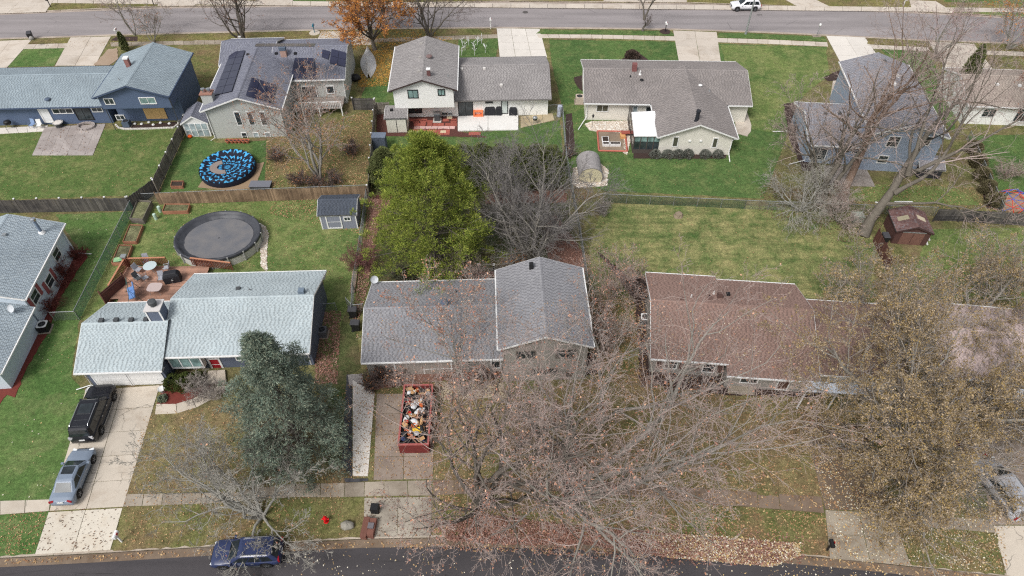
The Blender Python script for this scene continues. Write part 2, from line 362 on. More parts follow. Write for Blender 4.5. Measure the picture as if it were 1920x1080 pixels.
# lawns of the separate yards
L = [('lawn', [(0, 250), (345, 238), (318, 300), (294, 338), (250, 366), (0, 375), (-200, 390), (-200, 250)], lawn_hf),
     ('lawn', [(104, 402), (256, 396), (148, 604), (134, 706), (162, 738), (94, 952), (0, 940), (-120, 960), (-60, 780), (60, 590), (150, 470)], lawn_mown),
     ('lawn', [(258, 380), (692, 362), (668, 545), (640, 700), (605, 690), (606, 520), (340, 520), (180, 600), (150, 600)], lawn_hb),
     ('lawn', [(350, 250), (410, 268), (520, 262), (500, 345), (300, 362), (315, 320)], lawn_bright),
     ('lawn', [(500, 262), (700, 205), (692, 348), (496, 352)], lawn_tan2),
     ('lawn', [(708, 240), (860, 256), (1050, 225), (1060, 350), (700, 352)], lawn_bright),
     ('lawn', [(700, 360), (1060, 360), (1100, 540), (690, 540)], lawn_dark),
     ('lawn', [(1030, 74), (1265, 78), (1345, 82), (1550, 88), (1545, 115), (1500, 190), (1432, 372), (1135, 358), (1062, 330), (1052, 190), (1034, 120)], lawn_bright),
     ('lawn', [(1350, 84), (1548, 90), (1556, 140), (1490, 190), (1450, 250), (1400, 240)], lawn_hb),
     ('lawn', [(1130, 382), (1440, 386), (1600, 400), (1640, 450), (1640, 560), (1500, 560), (1108, 552), (1104, 470)], lawn_hd),
     ('lawn', [(1640, 345), (1790, 350), (1840, 385), (1560, 375)], lawn_hb),
     ('lawn', [(1740, 430), (2000, 425), (2050, 560), (1700, 560)], lawn_hb),
     ('lawn', [(1815, 255), (2000, 250), (2050, 400), (1860, 380)], lawn_bright),
     ('lawn', [(860, 74), (935, 72), (930, 110), (858, 110)], lawn_bright),
     ('lawn', [(8, 125), (45, 92), (122, 90), (100, 124)], lawn_mown),
     ('lawn', [(345, 88), (420, 84), (400, 200), (345, 250), (352, 150)], lawn_tan2),
     ('lawn', [(700, 90), (745, 90), (735, 200), (690, 195)], lawn_far),
     ('lawn', [(690, 150), (745, 140), (745, 200), (670, 200)], lawn_bright),
     ('lawn', [(1650, 90), (1740, 98), (1790, 190), (1790, 250), (1740, 190)], lawn_bright),
     ('lawn', [(235, 928), (268, 775), (300, 775), (420, 760), (640, 740), (646, 905), (480, 912)], lawn_tan),
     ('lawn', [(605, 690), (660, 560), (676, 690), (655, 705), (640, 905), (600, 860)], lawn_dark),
     ('lawn', [(810, 745), (945, 745), (1215, 690), (1540, 740), (1660, 960), (1340, 915), (1035, 896), (812, 900)], lawn_tan),
     ('lawn', [(230, 950), (480, 936), (684, 932), (682, 1007), (530, 1014), (400, 1021), (212, 1033)], lawn_tan2),
     ('lawn', [(0, 966), (92, 958), (65, 1038), (0, 1043), (-200, 1060), (-200, 985)], lawn_mown),
     ('lawn', [(810, 930), (1040, 922), (1340, 946), (1546, 964), (1556, 1044), (1490, 1037), (1060, 1010), (810, 1004)], lawn_tan2),
     ('lawn', [(1680, 984), (1870, 1000), (1884, 1078), (1710, 1060)], lawn_tan2),
     # parkways of the far street
     ('lawn', [(47, 82), (70, 74), (130, 71), (130, 80)], lawn_far), ('lawn', [(206, 79), (215, 69), (480, 62), (600, 58), (596, 74), (480, 74)], lawn_far),
     ('lawn', [(690, 58), (930, 54), (934, 63), (700, 72)], lawn_tan2), ('lawn', [(1005, 63), (1014, 55), (1258, 58), (1266, 67), (1100, 64)], lawn_bright),
     ('lawn', [(1345, 70), (1350, 61), (1440, 64), (1545, 69), (1551, 78), (1440, 73)], lawn_bright), ('lawn', [(1626, 82), (1630, 72), (1735, 79), (1742, 88)], lawn_far),
     ('lawn', [(1840, 93), (1830, 82), (1920, 86), (2100, 96), (2100, 106)], lawn_far)]
for i, (nm, px, mat) in enumerate(L): sheet(nm, px, .004 + .0012 * i, mat, .05, .07, seed=i)
# far side of the far street: verge grass, walk, drives
sheet('lawn', [(88, 16), (95, 3), (300, -6), (292, 9)], .03, lawn_far, .05, .05); sheet('lawn', [(545, 7), (560, -12), (615, -12), (610, 5)], .03, lawn_bright, .05, .05)
sheet('lawn', [(1290, 2), (1310, -16), (1362, -10), (1350, 5)], .03, lawn_far); sheet('lawn', [(1555, 13), (1560, 1), (1708, 6), (1708, 18)], .03, lawn_far)
sheet('lawn', [(1792, 24), (1785, 12), (2000, 22), (2000, 36)], .03, lawn_hb); sheet('lawn', [(1770, 3), (1775, -9), (2000, 0), (2000, 10)], .031, lawn_hf)
for i, q in enumerate([[(-60, 27), (86, 22), (110, -14), (0, -14)], [(295, 11), (365, 10), (385, -16), (310, -16)], [(475, 9), (543, 7), (570, -20), (500, -20)], [(1130, 2), (1288, 4), (1290, -18), (1170, -20)], [(1494, 11), (1560, 14), (1525, -3), (1465, -5)], [(1710, 20), (1790, 24), (1755, 2), (1705, 0)]]):
    slabs('driveway', q, 2, 3, .05, conc_far, 'pale concrete driveway apron beyond the far street')
slabs('far_sidewalk', [(-60, 4), (2000, 24), (2000, 16), (-60, -4)], 60, 1, .045, conc_far)

# pavements, driveways, walks ------------------------------------------------
def walk(top, bot, z, mat, name='sidewalk', n_per=1.5):
    root = bpy.data.objects.new(name, None); C.objects.link(root); struct(root)
    T, B = GG(top, z), GG(bot, z)
    for i in range(len(T) - 1):
        k = max(1, round(np.linalg.norm(T[i + 1] - T[i]) / n_per))
        slabs('x', [B[i], B[i + 1], T[i + 1], T[i]], k, 1, z, mat, parent=root)
walk([(-120, 952), (0, 939), (95, 936)], [(-120, 982), (0, 965), (92, 958)], .034, conc)
walk([(234, 926), (450, 923), (480, 914), (555, 907), (647, 905), (720, 902), (808, 900)], [(229, 950), (450, 942), (480, 936), (555, 932), (645, 932), (720, 930), (810, 929)], .034, conc_old)
walk([(812, 900), (930, 897), (1035, 897), (1165, 905), (1340, 917), (1540, 931)], [(812, 929), (930, 923), (1035, 920), (1165, 928), (1340, 945), (1546, 962)], .034, CONC('concrete_leafy', lin(140, 124, 110), lin(104, 86, 72), .7, .12, .7))
walk([(1672, 958), (1757, 966), (1857, 976)], [(1680, 983), (1764, 990), (1870, 999)], .034, conc_old)
fw = 1.55
walk([(206, 78), (325, 76), (480, 74), (596, 73)], [(208, 87), (325, 84), (480, 82), (598, 81)], .034, conc_old, n_per=fw)
walk([(47, 83), (132, 81)], [(40, 92), (130, 90)], .034, conc_far); walk([(690, 72), (934, 64)], [(686, 80), (934, 71)], .034, conc_old)
walk([(1006, 64), (1130, 65), (1266, 68)], [(1010, 71), (1130, 72), (1267, 76)], .034, conc_far); walk([(1345, 71), (1440, 74), (1551, 79)], [(1346, 79), (1440, 82), (1553, 87)], .034, conc_far)
walk([(1626, 83), (1742, 89)], [(1630, 91), (1745, 96)], .034, conc_far); walk([(1838, 94), (1920, 97), (2100, 106)], [(1842, 102), (1920, 105), (2100, 114)], .034, conc_far)

slabs('driveway', [(92, 958), (231, 950), (300, 722), (160, 732)], 2, 5, .04, conc, 'wide pale concrete driveway of the light roofed ranch with two cars')
slabs('driveway', [(65, 1040), (207, 1031), (230, 952), (91, 960)], 2, 1, .04, CONC('concrete_apron', lin(206, 198, 184), lin(186, 172, 152), .3, .04, .65), 'pale driveway apron spotted with leaf stains')
slabs('driveway', [(700, 900), (812, 898), (815, 738), (706, 738)], 2, 4, .04, conc_dirty, 'stained brown concrete driveway under the red dumpster')
slabs('driveway', [(692, 893), (697, 893), (702, 735), (662, 722)], 1, 4, .045, conc, 'new pale concrete strip beside the stained driveway') if 0 else None
slabs('driveway_strip', [(661, 893), (690, 893), (703, 736), (661, 712)], 1, 4, .046, conc_w, 'new pale concrete strip beside the stained driveway')
sheet('tar_edging', [(644, 897), (690, 897), (690, 902), (648, 904)], .043, M('black_tar', lin(58, 58, 64), .4, 2, c2=lin(104, 104, 106)), .05, .03)
sheet('tar_edging', [(640, 870), (660, 897), (660, 720), (678, 702), (650, 702), (646, 770)], .042, MATS['black_tar'], .05, .03)
sheet('gravel_patch', [(652, 703), (680, 700), (682, 735), (668, 716), (655, 724)], .048, M('grey_gravel', lin(158, 152, 148), .4, 6, bump=.6, bscale=25), .04, .05)
slabs('driveway', [(681, 1008), (808, 1006), (810, 931), (683, 933)], 2, 1, .04, CONC('concrete_blotched', lin(176, 168, 154), lin(104, 94, 86), .6, .04, .7), 'blotched concrete apron with brown cabinets at its corner')
slabs('driveway', [(1556, 1047), (1708, 1060), (1674, 962), (1547, 956)], 2, 2, .04, CONC('concrete_leafstained', lin(172, 162, 146), lin(118, 106, 92), .7, .06, .6), 'grey driveway apron strewn with pale leaves')
slabs('driveway', [(1547, 955), (1672, 960), (1620, 800), (1500, 770)], 2, 3, .04, CONC('concrete_leafdark', lin(122, 108, 94), lin(92, 78, 66), .7, .1, .7), 'dark driveway under the tan oak')
slabs('driveway', [(1888, 1079), (2060, 1099), (1990, 985), (1862, 985)], 2, 1, .04, conc, 'pale driveway apron at the right edge')
slabs('driveway', [(1858, 984), (1990, 984), (1930, 780), (1830, 790)], 2, 3, .04, conc_dirty, 'dark leafy driveway under the silver wagon')
slabs('driveway', [(103, 123), (178, 123), (208, 68), (132, 70)], 2, 3, .04, conc_far, 'pale concrete driveway beyond the blue house'); slabs('driveway', [(-60, 135), (12, 128), (60, 74), (-20, 77)], 2, 3, .04, conc_far, 'pale concrete driveway at the top left corner')
slabs('driveway', [(590, 84), (700, 84), (690, 57), (602, 59)], 2, 2, .04, conc_far, 'pale driveway dusted with orange leaves'); slabs('driveway', [(937, 108), (1026, 107), (1012, 54), (931, 53)], 3, 4, .04, conc_w, 'bright new concrete driveway beyond the white house')
slabs('driveway', [(1273, 117), (1352, 117), (1344, 60), (1262, 57)], 2, 4, .04, conc_far, 'stained pale driveway beyond the beige house'); slabs('driveway', [(1580, 125), (1655, 118), (1622, 70), (1549, 67)], 2, 3, .04, conc_w, 'bright driveway beyond the slate blue house')
slabs('driveway', [(1780, 138), (1870, 140), (1826, 82), (1740, 77)], 2, 3, .04, conc_far, 'pale driveway beside the tall arborvitae')
walk([(293, 757), (330, 757), (360, 748), (385, 735), (398, 722)], [(290, 777), (332, 775), (368, 764), (398, 748), (426, 724)], .044, conc, 'path', 1.2)
slabs('path', [(815, 752), (946, 744), (944, 712), (815, 718)], 4, 1, .044, CONC('concrete_leafwalk', lin(190, 176, 150), lin(104, 86, 78), .5, .05, .7), 'pale walk blotched with dark wet leaves')
slabs('path', [(0, 251), (86, 246), (90, 235), (-10, 240)], 5, 1, .04, conc_w); slabs('path', [(-90, 258), (0, 251), (-10, 240), (-90, 246)], 5, 1, .04, conc_w)
slabs('path', [(1380, 250), (1402, 256), (1398, 188), (1375, 185)], 1, 4, .04, conc_far); sheet('path', [(1400, 256), (1408, 246), (1409, 235), (1392, 182), (1374, 180)], .036, conc_far, .05)
slabs('path', [(1556, 185), (1600, 185), (1590, 150), (1562, 150)], 2, 2, .04, conc_far); slabs('path', [(976, 240), (1040, 225), (1036, 212), (976, 218)], 3, 1, .034, CONC('concrete_tan', lin(184, 170, 142), lin(150, 134, 104), .5))
# patios
stamped = CONC('stamped_concrete', lin(172, 164, 160), lin(136, 126, 122), .5, .07, .8)
slabs('patio', [(60, 291), (174, 291), (198, 232), (84, 238)], 7, 6, .05, stamped, 'grey stamped concrete patio behind the blue house', gap=.006)
slabs('patio', [(858, 245), (972, 243), (972, 214), (858, 216)], 2, 1, .12, CONC('concrete_white', lin(226, 224, 220), lin(214, 210, 204), .2, .02, .1), 'white concrete patio behind the white house', thick=.14)
slabs('patio', [(1548, 347), (1642, 350), (1622, 310), (1545, 310)], 2, 2, .05, CONC('concrete_grey_patio', lin(164, 156, 150), lin(120, 110, 102), .5, .03, .7), 'grey concrete patio behind the slate blue house')
pv = thing('paver_patio', 'square red and pink pavers set in maroon mulch beside the beige shed', 'patio', G(812, 235))
sheet('mulch_bed', [(706, 200), (768, 214), (858, 214), (858, 246), (912, 256), (912, 258), (858, 256), (725, 255), (706, 250)], .034, mulch_maroon, .05, .03, 'maroon mulch bed round the red pavers')
pred = M('red_paver', lin(164, 92, 80), .2, orand=.15); ppink = M('pink_paver', lin(206, 170, 164), .12, orand=.1); ptan = M('tan_paver', lin(206, 190, 160), .1)
pb = G(812, 235)
mred = MB().bx(-.36, .36, -.26, .26, 0, .06).build('paver', pred, pv); mpink = None
rows = [(225.5, 0, [772, 784, 796, 820, 836, 860 - 10]), (228.5, 0, [780, 793, 806, 850]), (234, 0, [781, 793, 806, 816, 827, 839, 851]), (239.5, 1, [782, 792, 804, 815, 826, 838, 848]), (246, 0, [780, 793, 806, 814, 825, 838]), (250.5, 0, [780, 793, 813, 825, 838])]
first = True
for v, k, us in rows:
    for u in us:
        p = G(u + random.uniform(-1, 1), v, .03) - pb
        if first: mred.location = tuple(p); first = False; continue
        o = inst('paver', mred, pv, tuple(p), random.uniform(-.12, .12))
        if k: o.data = mpink = mpink or MB().bx(-.36, .36, -.26, .26, 0, .062).build('paver', ppink, pv, loc=tuple(p)).data
for u, v in [(771, 248), (786, 248), (831, 247.5), (843, 221)]:
    MB().bx(-.33, .33, -.25, .25, 0, .061).build('paver', ptan, pv, loc=tuple(G(u, v, .03) - pb))
bs = MB().bx(-.7, .7, -.3, .3, 0, .07).build('stone_slab', pred); bs.location = tuple(G(890, 251, .03)); tag(bs, 'long red stepping slab in mulch below the white patio', 'paver')
# beds
sheet('mulch_bed', [(294, 757), (306, 722), (392, 712), (398, 722), (384, 735), (359, 748), (330, 757)], .05, mulch_redbase, .05, .05); sheet('mulch_bed', [(13, 740), (0, 757), (-60, 790), (-60, 750), (10, 725), (64, 610), (92, 545), (120, 490), (128, 468), (160, 470), (164, 482), (150, 500), (112, 560), (92, 620), (50, 690), (28, 745)], .04, mulch_redbase, .05, .08)
sheet('mulch_bed', [(216, 238), (330, 228), (333, 234), (326, 240), (235, 243), (222, 240)], .04, mulch_dark, .05, .03); sheet('mulch_bed', [(1076, 145), (1096, 140), (1096, 172), (1088, 168), (1078, 155)], .04, mulch_dark, .05, .05)
sheet('mulch_bed', [(1165, 112), (1180, 101), (1200, 101), (1216, 112)], .04, mulch_dark, .05, .05); sheet('mulch_bed', [(1188, 297), (1360, 297), (1365, 287), (1188, 284)], .04, mulch_dark, .05, .04)
sheet('mulch_bed', [(1060, 215), (1072, 212), (1078, 270), (1070, 300), (1062, 290)], .04, mulch_dark, .05, .06); sheet('mulch_bed', [(1085, 352), (1138, 348), (1140, 320), (1128, 308), (1075, 315), (1072, 345)], .04, M('white_gravel_bed', lin(196, 186, 172), .35, 7, bump=.6, bscale=14), .05, .06, 'pale stone bed round the barn roofed shed')
sheet('gravel_bed', [(1096, 233), (1110, 227), (1182, 226), (1186, 245), (1176, 290), (1168, 286), (1168, 250), (1124, 248), (1105, 244)], .045, MATS['white_gravel_bed'], .05, .04, 'white gravel bed under the beige wall')
sheet('mulch_bed', [(1470, 195), (1500, 190), (1512, 260), (1530, 320), (1505, 320), (1480, 260)], .04, mulch_dark, .05, .08); sheet('mulch_bed', [(1545, 145), (1575, 130), (1580, 150), (1552, 152)], .04, mulch_dark, .05, .05)
sheet('mulch_bed', [(700, 372), (735, 372), (712, 420), (690, 520), (682, 520), (690, 430)], .06, M('leafy_mulch', lin(124, 92, 80), .4, 4, bump=.7, bscale=12), .05, .12); sheet('mulch_bed', [(905, 355), (1060, 355), (1062, 380), (910, 382)], .05, MATS['leafy_mulch'], .05, .1); sheet('mulch_bed', [(1040, 400), (1092, 470), (1098, 520), (1030, 500), (1020, 430)], .05, MATS['leafy_mulch'], .05, .14)
sheet('bare_earth', [(175, 122), (203, 92), (220, 90), (222, 110), (205, 122)], .055, M('pale_earth', lin(176, 156, 136), .2, .8, c2=lin(128, 104, 84)), .05, .08); sheet('mulch_bed', [(208, 76), (217, 69), (258, 68), (258, 77)], .05, mulch_dark, .05, .06)
sheet('wood_chips', [(1862, 392), (1875, 370), (1900, 362), (1990, 372), (1990, 398), (1900, 396)], .05, M('wood_chip_bed', lin(176, 142, 120), .35, 5, bump=.7, bscale=14), .05, .1, 'pale wood chips under the climbing dome')
sheet('mulch_bed', [(1120, 470), (1180, 520), (1215, 520), (1218, 700), (1200, 700), (1190, 560)], .06, mulch_dark, .05, .12) ; sheet('mulch_bed', [(1195, 690), (1370, 705), (1540, 725), (1540, 745), (1360, 740), (1200, 715)], .07, mulch_dark, .05, .12)
sheet('mulch_bed', [(690, 690), (935, 685), (940, 708), (815, 715), (700, 730)], .062, MATS['leafy_mulch'], .05, .1); sheet('mulch_bed', [(940, 665), (1110, 660), (1130, 700), (950, 715)], .066, mulch_dark, .05, .1)
sheet('mulch_bed', [(1815, 275), (1838, 278), (1862, 360), (1880, 390), (1850, 390), (1835, 330)], .06, mulch_dark, .05, .1)
# manholes and utility covers
mh = MB().lathe([(.42, 0), (.42, .015)], 18).build('manhole_cover', M('cast_iron', lin(88, 84, 82), .2)); mh.location = tuple(G(985, 23, -.1)); tag(mh, 'round iron manhole cover in the far street', 'manhole cover')
sq = MB().bx(-.4, .4, -.12, .12, 0, .014).build('drain_grate', MATS['cast_iron']); sq.location = tuple(G(1424, 28, -.1)); tag(sq, 'small iron grate in the far street behind the white car', 'drain')
# ---------------------------------------------------------------- houses
def shingles(poly, mat, parent, expo=.15, wid=.185, seed=0, origin=None, name='shingles'):
    """tabs laid course by course over one convex roof plane; poly[0]-poly[1] is the eave (local 3D points)"""
    P = np.array(poly, float); rg = np.random.default_rng(seed)
    e = (P[1] - P[0]) / np.linalg.norm(P[1] - P[0]); n = np.cross(P[1] - P[0], P[2] - P[0]); n /= np.linalg.norm(n)
    if n[2] < 0: n = -n
    d = np.cross(n, e)
    if d[2] < 0: d = -d
    q = np.stack([(P - P[0]) @ e, (P - P[0]) @ d], 1); rows = int(q[:, 1].max() / expo) + 1; V = []; K_ = []
    for r in range(rows):
        v0 = r * expo; vm = v0 + expo * .4; xs = []
        for i in range(len(q)):
            a, b = q[i], q[(i + 1) % len(q)]
            if (a[1] - vm) * (b[1] - vm) <= 0 and abs(a[1] - b[1]) > 1e-6: xs.append(a[0] + (b[0] - a[0]) * (vm - a[1]) / (b[1] - a[1]))
        if len(xs) < 2: continue
        x0, x1 = min(xs), max(xs); nn = int((x1 - x0) / wid * 1.25) + 8; w = np.where(np.arange(nn) % 2 == 0, rg.uniform(.85, 1.55, nn), rg.uniform(.45, .85, nn)) * wid; kind_ = np.arange(nn) % 2
        c = x0 - rg.uniform(0, wid) + np.concatenate([[0], np.cumsum(w)]); a = np.clip(c[:-1], x0, x1); b = np.clip(c[1:], x0, x1); k = b - a > .02
        a, b = a[k] + .002, b[k] - .002; m = len(a); kd = kind_[k]; K_.append(kd); lift = np.where(kd == 0, rg.uniform(.016, .024, m), .009)
        drop = np.where(kd == 0, rg.uniform(.0, .02, m), -.02)
        mk = lambda x, y, h: P[0] + np.outer(x, e) + np.outer(np.broadcast_to(y, (m,)), d) + np.outer(np.broadcast_to(h, (m,)), n)
        V.append(np.stack([mk(a, v0 - drop, lift), mk(b, v0 - drop, lift), mk(b, v0 + expo * 1.05, .004), mk(a, v0 + expo * 1.05, .004)], 1))
    V = np.concatenate(V).reshape(-1, 3); F = np.arange(len(V)).reshape(-1, 4)
    fl = np.cross(V[1] - V[0], V[2] - V[0])
    if fl @ n < 0: F = F[:, ::-1]
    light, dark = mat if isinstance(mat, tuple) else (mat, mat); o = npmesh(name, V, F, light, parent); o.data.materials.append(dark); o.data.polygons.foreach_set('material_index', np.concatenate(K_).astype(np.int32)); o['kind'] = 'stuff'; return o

class House:
    def __init__(s, name, label, loc, rz, wall, roof, trim=white, under=None, cat='house'):
        s.e = thing(name, label, cat, (loc[0], loc[1], 0), R_(rz)); s.loc = np.array([loc[0], loc[1], 0.]); s.c, s.s = math.cos(R_(rz)), math.sin(R_(rz))
        s.wall, s.roof, s.trim, s.under = wall, roof, trim, under or M('roof_deck', (.09, .09, .09), .2); s.pl = {}; s.n = 0
    def loc_(s, p):
        d = np.asarray(p, float) - s.loc; return np.array([d[0] * s.c + d[1] * s.s, -d[0] * s.s + d[1] * s.c, d[2]])
    def L(s, u, v, z=0): return s.loc_(G(u, v, z))
    def _ray(s, u, v):
        D = ray(u, v); o = s.loc_((0, 0, CAM_H)); return o, np.array([D[0] * s.c + D[1] * s.s, -D[0] * s.s + D[1] * s.c, D[2]])
    def onplane(s, u, v, p0, n):
        o, D = s._ray(u, v); t = ((np.asarray(p0) - o) @ np.asarray(n)) / (D @ np.asarray(n)); return o + D * t
    def ony(s, u, v, y): return s.onplane(u, v, (0, y, 0), (0, 1., 0))
    def onx(s, u, v, x): return s.onplane(u, v, (x, 0, 0), (1., 0, 0))
    def on(s, u, v, key): return s.onplane(u, v, *s.pl[key])
    def slope(s, key, poly, t=.13, sh=True):
        """one roof plane: deck slab with thickness and its shingle tabs"""
        P = [np.array(p, float) for p in poly]; n = np.cross(P[1] - P[0], P[2] - P[0]); n /= np.linalg.norm(n)
        if n[2] < 0: n = -n
        s.pl[key] = (P[0], n); k = len(P); m = MB(); dn = np.array([0, 0, -t])
        m.add(P + [p + dn for p in P], [tuple(range(k)) if np.cross(P[1] - P[0], P[2] - P[0])[2] > 0 else tuple(range(k - 1, -1, -1)), tuple(range(2 * k - 1, k - 1, -1))] + [(i, (i + 1) % k, k + (i + 1) % k, k + i) for i in range(k)])
        r = m.build('roof', s.under, s.e); s.n += 1
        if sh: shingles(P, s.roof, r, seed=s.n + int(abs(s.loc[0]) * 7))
        return r
    def board(s, a, b, h=.16, w=.035, name='fascia', mat=None, drop=.02):
        a, b = Vector(a), Vector(b); d = (b - a).normalized(); nrm = d.cross(Vector((0, 0, 1))).normalized() * w
        z = Vector((0, 0, 1)); m = MB(); lo, hi = z * (-h - drop), z * (-drop + .012)
        m.hexa([a + lo, b + lo, b + lo + nrm, a + lo + nrm], [a + hi, b + hi, b + hi + nrm, a + hi + nrm]); return m.build(name, mat or s.trim, s.e)
    def gable(s, key, x0, x1, y0, y1, ze, zr, axis='x', ov=.45, rk=.3, z0=0, wall=None, ridge=None, ze2=None, walls=True, gut=None, gutter=True, caps=True, rakes=(1, 1)):
        """a gabled wing; the rectangle is the roof outline, the walls stand in by the overhangs"""
        T = (lambda a, b, z: (a, b, z)) if axis == 'x' else (lambda a, b, z: (b, a, z))
        a0, a1, b0, b1 = (x0, x1, y0, y1) if axis == 'x' else (y0, y1, x0, x1)
        ze2 = ze if ze2 is None else ze2; br = (b0 + b1) / 2 if ridge is None else ridge
        s.slope(key + '0', [T(a0, b0, ze), T(a1, b0, ze), T(a1, br, zr), T(a0, br, zr)]); s.slope(key + '1', [T(a0, b1, ze2), T(a1, b1, ze2), T(a1, br, zr), T(a0, br, zr)])
        h = lambda b: ze + (zr - ze) * (b - b0) / (br - b0) if b <= br else ze2 + (zr - ze2) * (b1 - b) / (b1 - br)
        if walls:
            w0, w1, A0, A1 = b0 + ov, b1 - ov, a0 + rk, a1 - rk; prof = [(w0, z0), (w1, z0), (w1, h(w1) - .13), (br, zr - .13), (w0, h(w0) - .13)]
            vs = [T(A0, b, z) for b, z in prof] + [T(A1, b, z) for b, z in prof]; f = [(4, 3, 2, 1, 0), (5, 6, 7, 8, 9)] + [(i, (i + 1) % 5, 5 + (i + 1) % 5, 5 + i) for i in (0, 1, 4)]
            m = MB(); m.add(vs, f); m.build('wall', wall or s.wall, s.e)
            # soffits close the overhang at the eaves
            m = MB(); m.bx(*((a0 + .02, a1 - .02, b0 + .05, w0 - .003) if axis == 'x' else (b0 + .05, w0 - .003, a0 + .02, a1 - .02)), ze - .2, ze - .16); m.build('soffit', s.trim, s.e); m = MB()
            m.bx(*((a0 + .02, a1 - .02, w1 + .003, b1 - .05) if axis == 'x' else (w1 + .003, b1 - .05, a0 + .02, a1 - .02)), ze2 - .2, ze2 - .16); m.build('soffit', s.trim, s.e)
        g = gut or s.trim
        for a in (a0, a1):
            sg = -1 if a == a0 else 1; e = .002 * sg
            if not rakes[0 if sg < 0 else 1]: continue
            for (p, q) in (((b0, ze), (br, zr)), ((br, zr), (b1, ze2))):
                A, B = T(a + e, p[0], p[1]), T(a + e, q[0], q[1]); flip = (sg > 0) == (axis == 'x'); s.board(*((A, B) if flip else (B, A)))
        for b, z, sg in ((b0, ze, -1), (b1, ze2, 1)):
            if gutter:
                A, B = T(a0, b, z), T(a1, b, z); flip = (sg < 0) == (axis == 'x'); s.board(*((A, B) if flip else (B, A)), h=.11, w=.12, name='gutter', mat=g, drop=.015)
        if caps:
            k = max(2, int((a1 - a0) / .3)); m = MB(); hw = .15
            for i in range(k):
                u0, u1 = a0 + (a1 - a0) * i / k, a0 + (a1 - a0) * (i + 1) / k - .01; d0 = .03 + .012; sl = (zr - ze) / (br - b0)
                for sg in (-1, 1):
                    vs = [T(u0, br, zr + d0), T(u1, br, zr + d0 - .012), T(u1, br + sg * hw, zr - sl * hw + .03), T(u0, br + sg * hw, zr - sl * hw + .04)]
                    m.add(vs, [(0, 1, 2, 3)])
            o = m.build('ridge_cap', s.roof[0] if isinstance(s.roof, tuple) else s.roof, s.e); o['kind'] = 'stuff'
        return s
    def frame(s, c, w, h, face='S', mat=None, pane=None, cols=2, rows=1, name='window', ft=.09, depth=.06, sill=True):
        """window: frame ring proud of the wall, mullions and panes; c = centre on the wall plane"""
        ang = {'S': 0, 'E': math.pi / 2, 'W': -math.pi / 2}[face] if isinstance(face, str) else face
        m = MB(); W2, H2 = w / 2, h / 2
        for b in ((-W2, W2, -H2, -H2 + ft), (-W2, W2, H2 - ft, H2), (-W2, -W2 + ft, -H2 + ft, H2 - ft), (W2 - ft, W2, -H2 + ft, H2 - ft)): m.bx(b[0], b[1], -depth, .02, b[2], b[3])
        for i in range(1, cols): x = -W2 + ft + (w - 2 * ft) * i / cols; m.bx(x - .025, x + .025, -depth * .7, .02, -H2 + ft, H2 - ft)
        for i in range(1, rows):
            z = -H2 + ft + (h - 2 * ft) * i / rows
            for j in range(cols):
                xa, xb = [-W2 + ft + (w - 2 * ft) * (j + k) / cols + (.025 if k == 0 and j else -.025 if k and j < cols - 1 else 0) for k in (0, 1)]
                m.bx(xa, xb, -depth * .6, .02, z - .022, z + .022)
        o = m.build(name, mat or s.trim, s.e); o.location = tuple(map(float, c)); o.rotation_euler = (0, 0, ang)
        for j in range(cols):
            xa, xb = [-W2 + ft + (w - 2 * ft) * (j + k) / cols + (.025 if k == 0 and j else -.025 if k and j < cols - 1 else 0) for k in (0, 1)]
            MB().bx(xa, xb, -.022, .012, -H2 + ft, H2 - ft).build('pane', pane or glassd, o)
        return o
    def win(s, u, vt, vb, wpx, y=None, x=None, **k):
        if y is not None:
            a, b = s.ony(u, vt, y), s.ony(u, vb, y); l, r = s.ony(u - wpx / 2, (vt + vb) / 2, y), s.ony(u + wpx / 2, (vt + vb) / 2, y)
            c = s.ony(u, (vt + vb) / 2, y); return s.frame((c[0], y, (a[2] + b[2]) / 2), r[0] - l[0], a[2] - b[2], **k)
    def vent(s, u, v, key, mat=None, kind='box', size=.32, name='roof_vent', h=.16):
        p = s.on(u, v, key); m = MB()
        if kind == 'box': m.bx(-size / 2, size / 2, -size / 2, size / 2, -.1, h)
        elif kind == 'dome': m.lathe([(size * .3, -.1), (size * .3, h * .5), (size * .62, h * .55), (size * .55, h * .9), (size * .2, h * 1.1)], 14)
        elif kind == 'pipe': m.lathe([(size * .8, -.1), (size * .45, .06), (size * .25, .08), (size * .25, h)], 10)
        return m.build(name, mat or darkgrey, s.e, loc=tuple(p))
    def pipe(s, pts, r=.045, name='downspout', mat=None):
        return MB().tube(pts, r, 6).build(name, mat or s.trim, s.e)

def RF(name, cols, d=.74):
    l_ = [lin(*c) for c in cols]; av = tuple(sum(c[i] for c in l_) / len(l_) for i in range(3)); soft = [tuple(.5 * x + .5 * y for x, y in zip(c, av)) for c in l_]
    return ISL(name, soft, .92, .12, .10, .3), ISL(name + '_shadow_line', [mul(c, d) for c in soft], .92, .12, .10, .3)  # second ramp: same roof colour darkened, painting shadow dashes between the tabs
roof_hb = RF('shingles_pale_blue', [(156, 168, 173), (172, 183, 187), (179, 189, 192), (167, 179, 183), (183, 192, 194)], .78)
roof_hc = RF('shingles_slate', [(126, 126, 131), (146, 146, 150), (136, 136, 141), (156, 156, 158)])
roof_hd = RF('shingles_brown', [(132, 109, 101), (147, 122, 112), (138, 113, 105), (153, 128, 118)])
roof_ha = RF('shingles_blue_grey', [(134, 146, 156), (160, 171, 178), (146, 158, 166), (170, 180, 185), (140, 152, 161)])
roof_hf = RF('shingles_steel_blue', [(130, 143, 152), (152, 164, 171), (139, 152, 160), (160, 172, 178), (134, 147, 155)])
roof_hg = RF('shingles_dusk_grey', [(104, 106, 120), (132, 134, 146), (118, 120, 134), (142, 144, 152)])
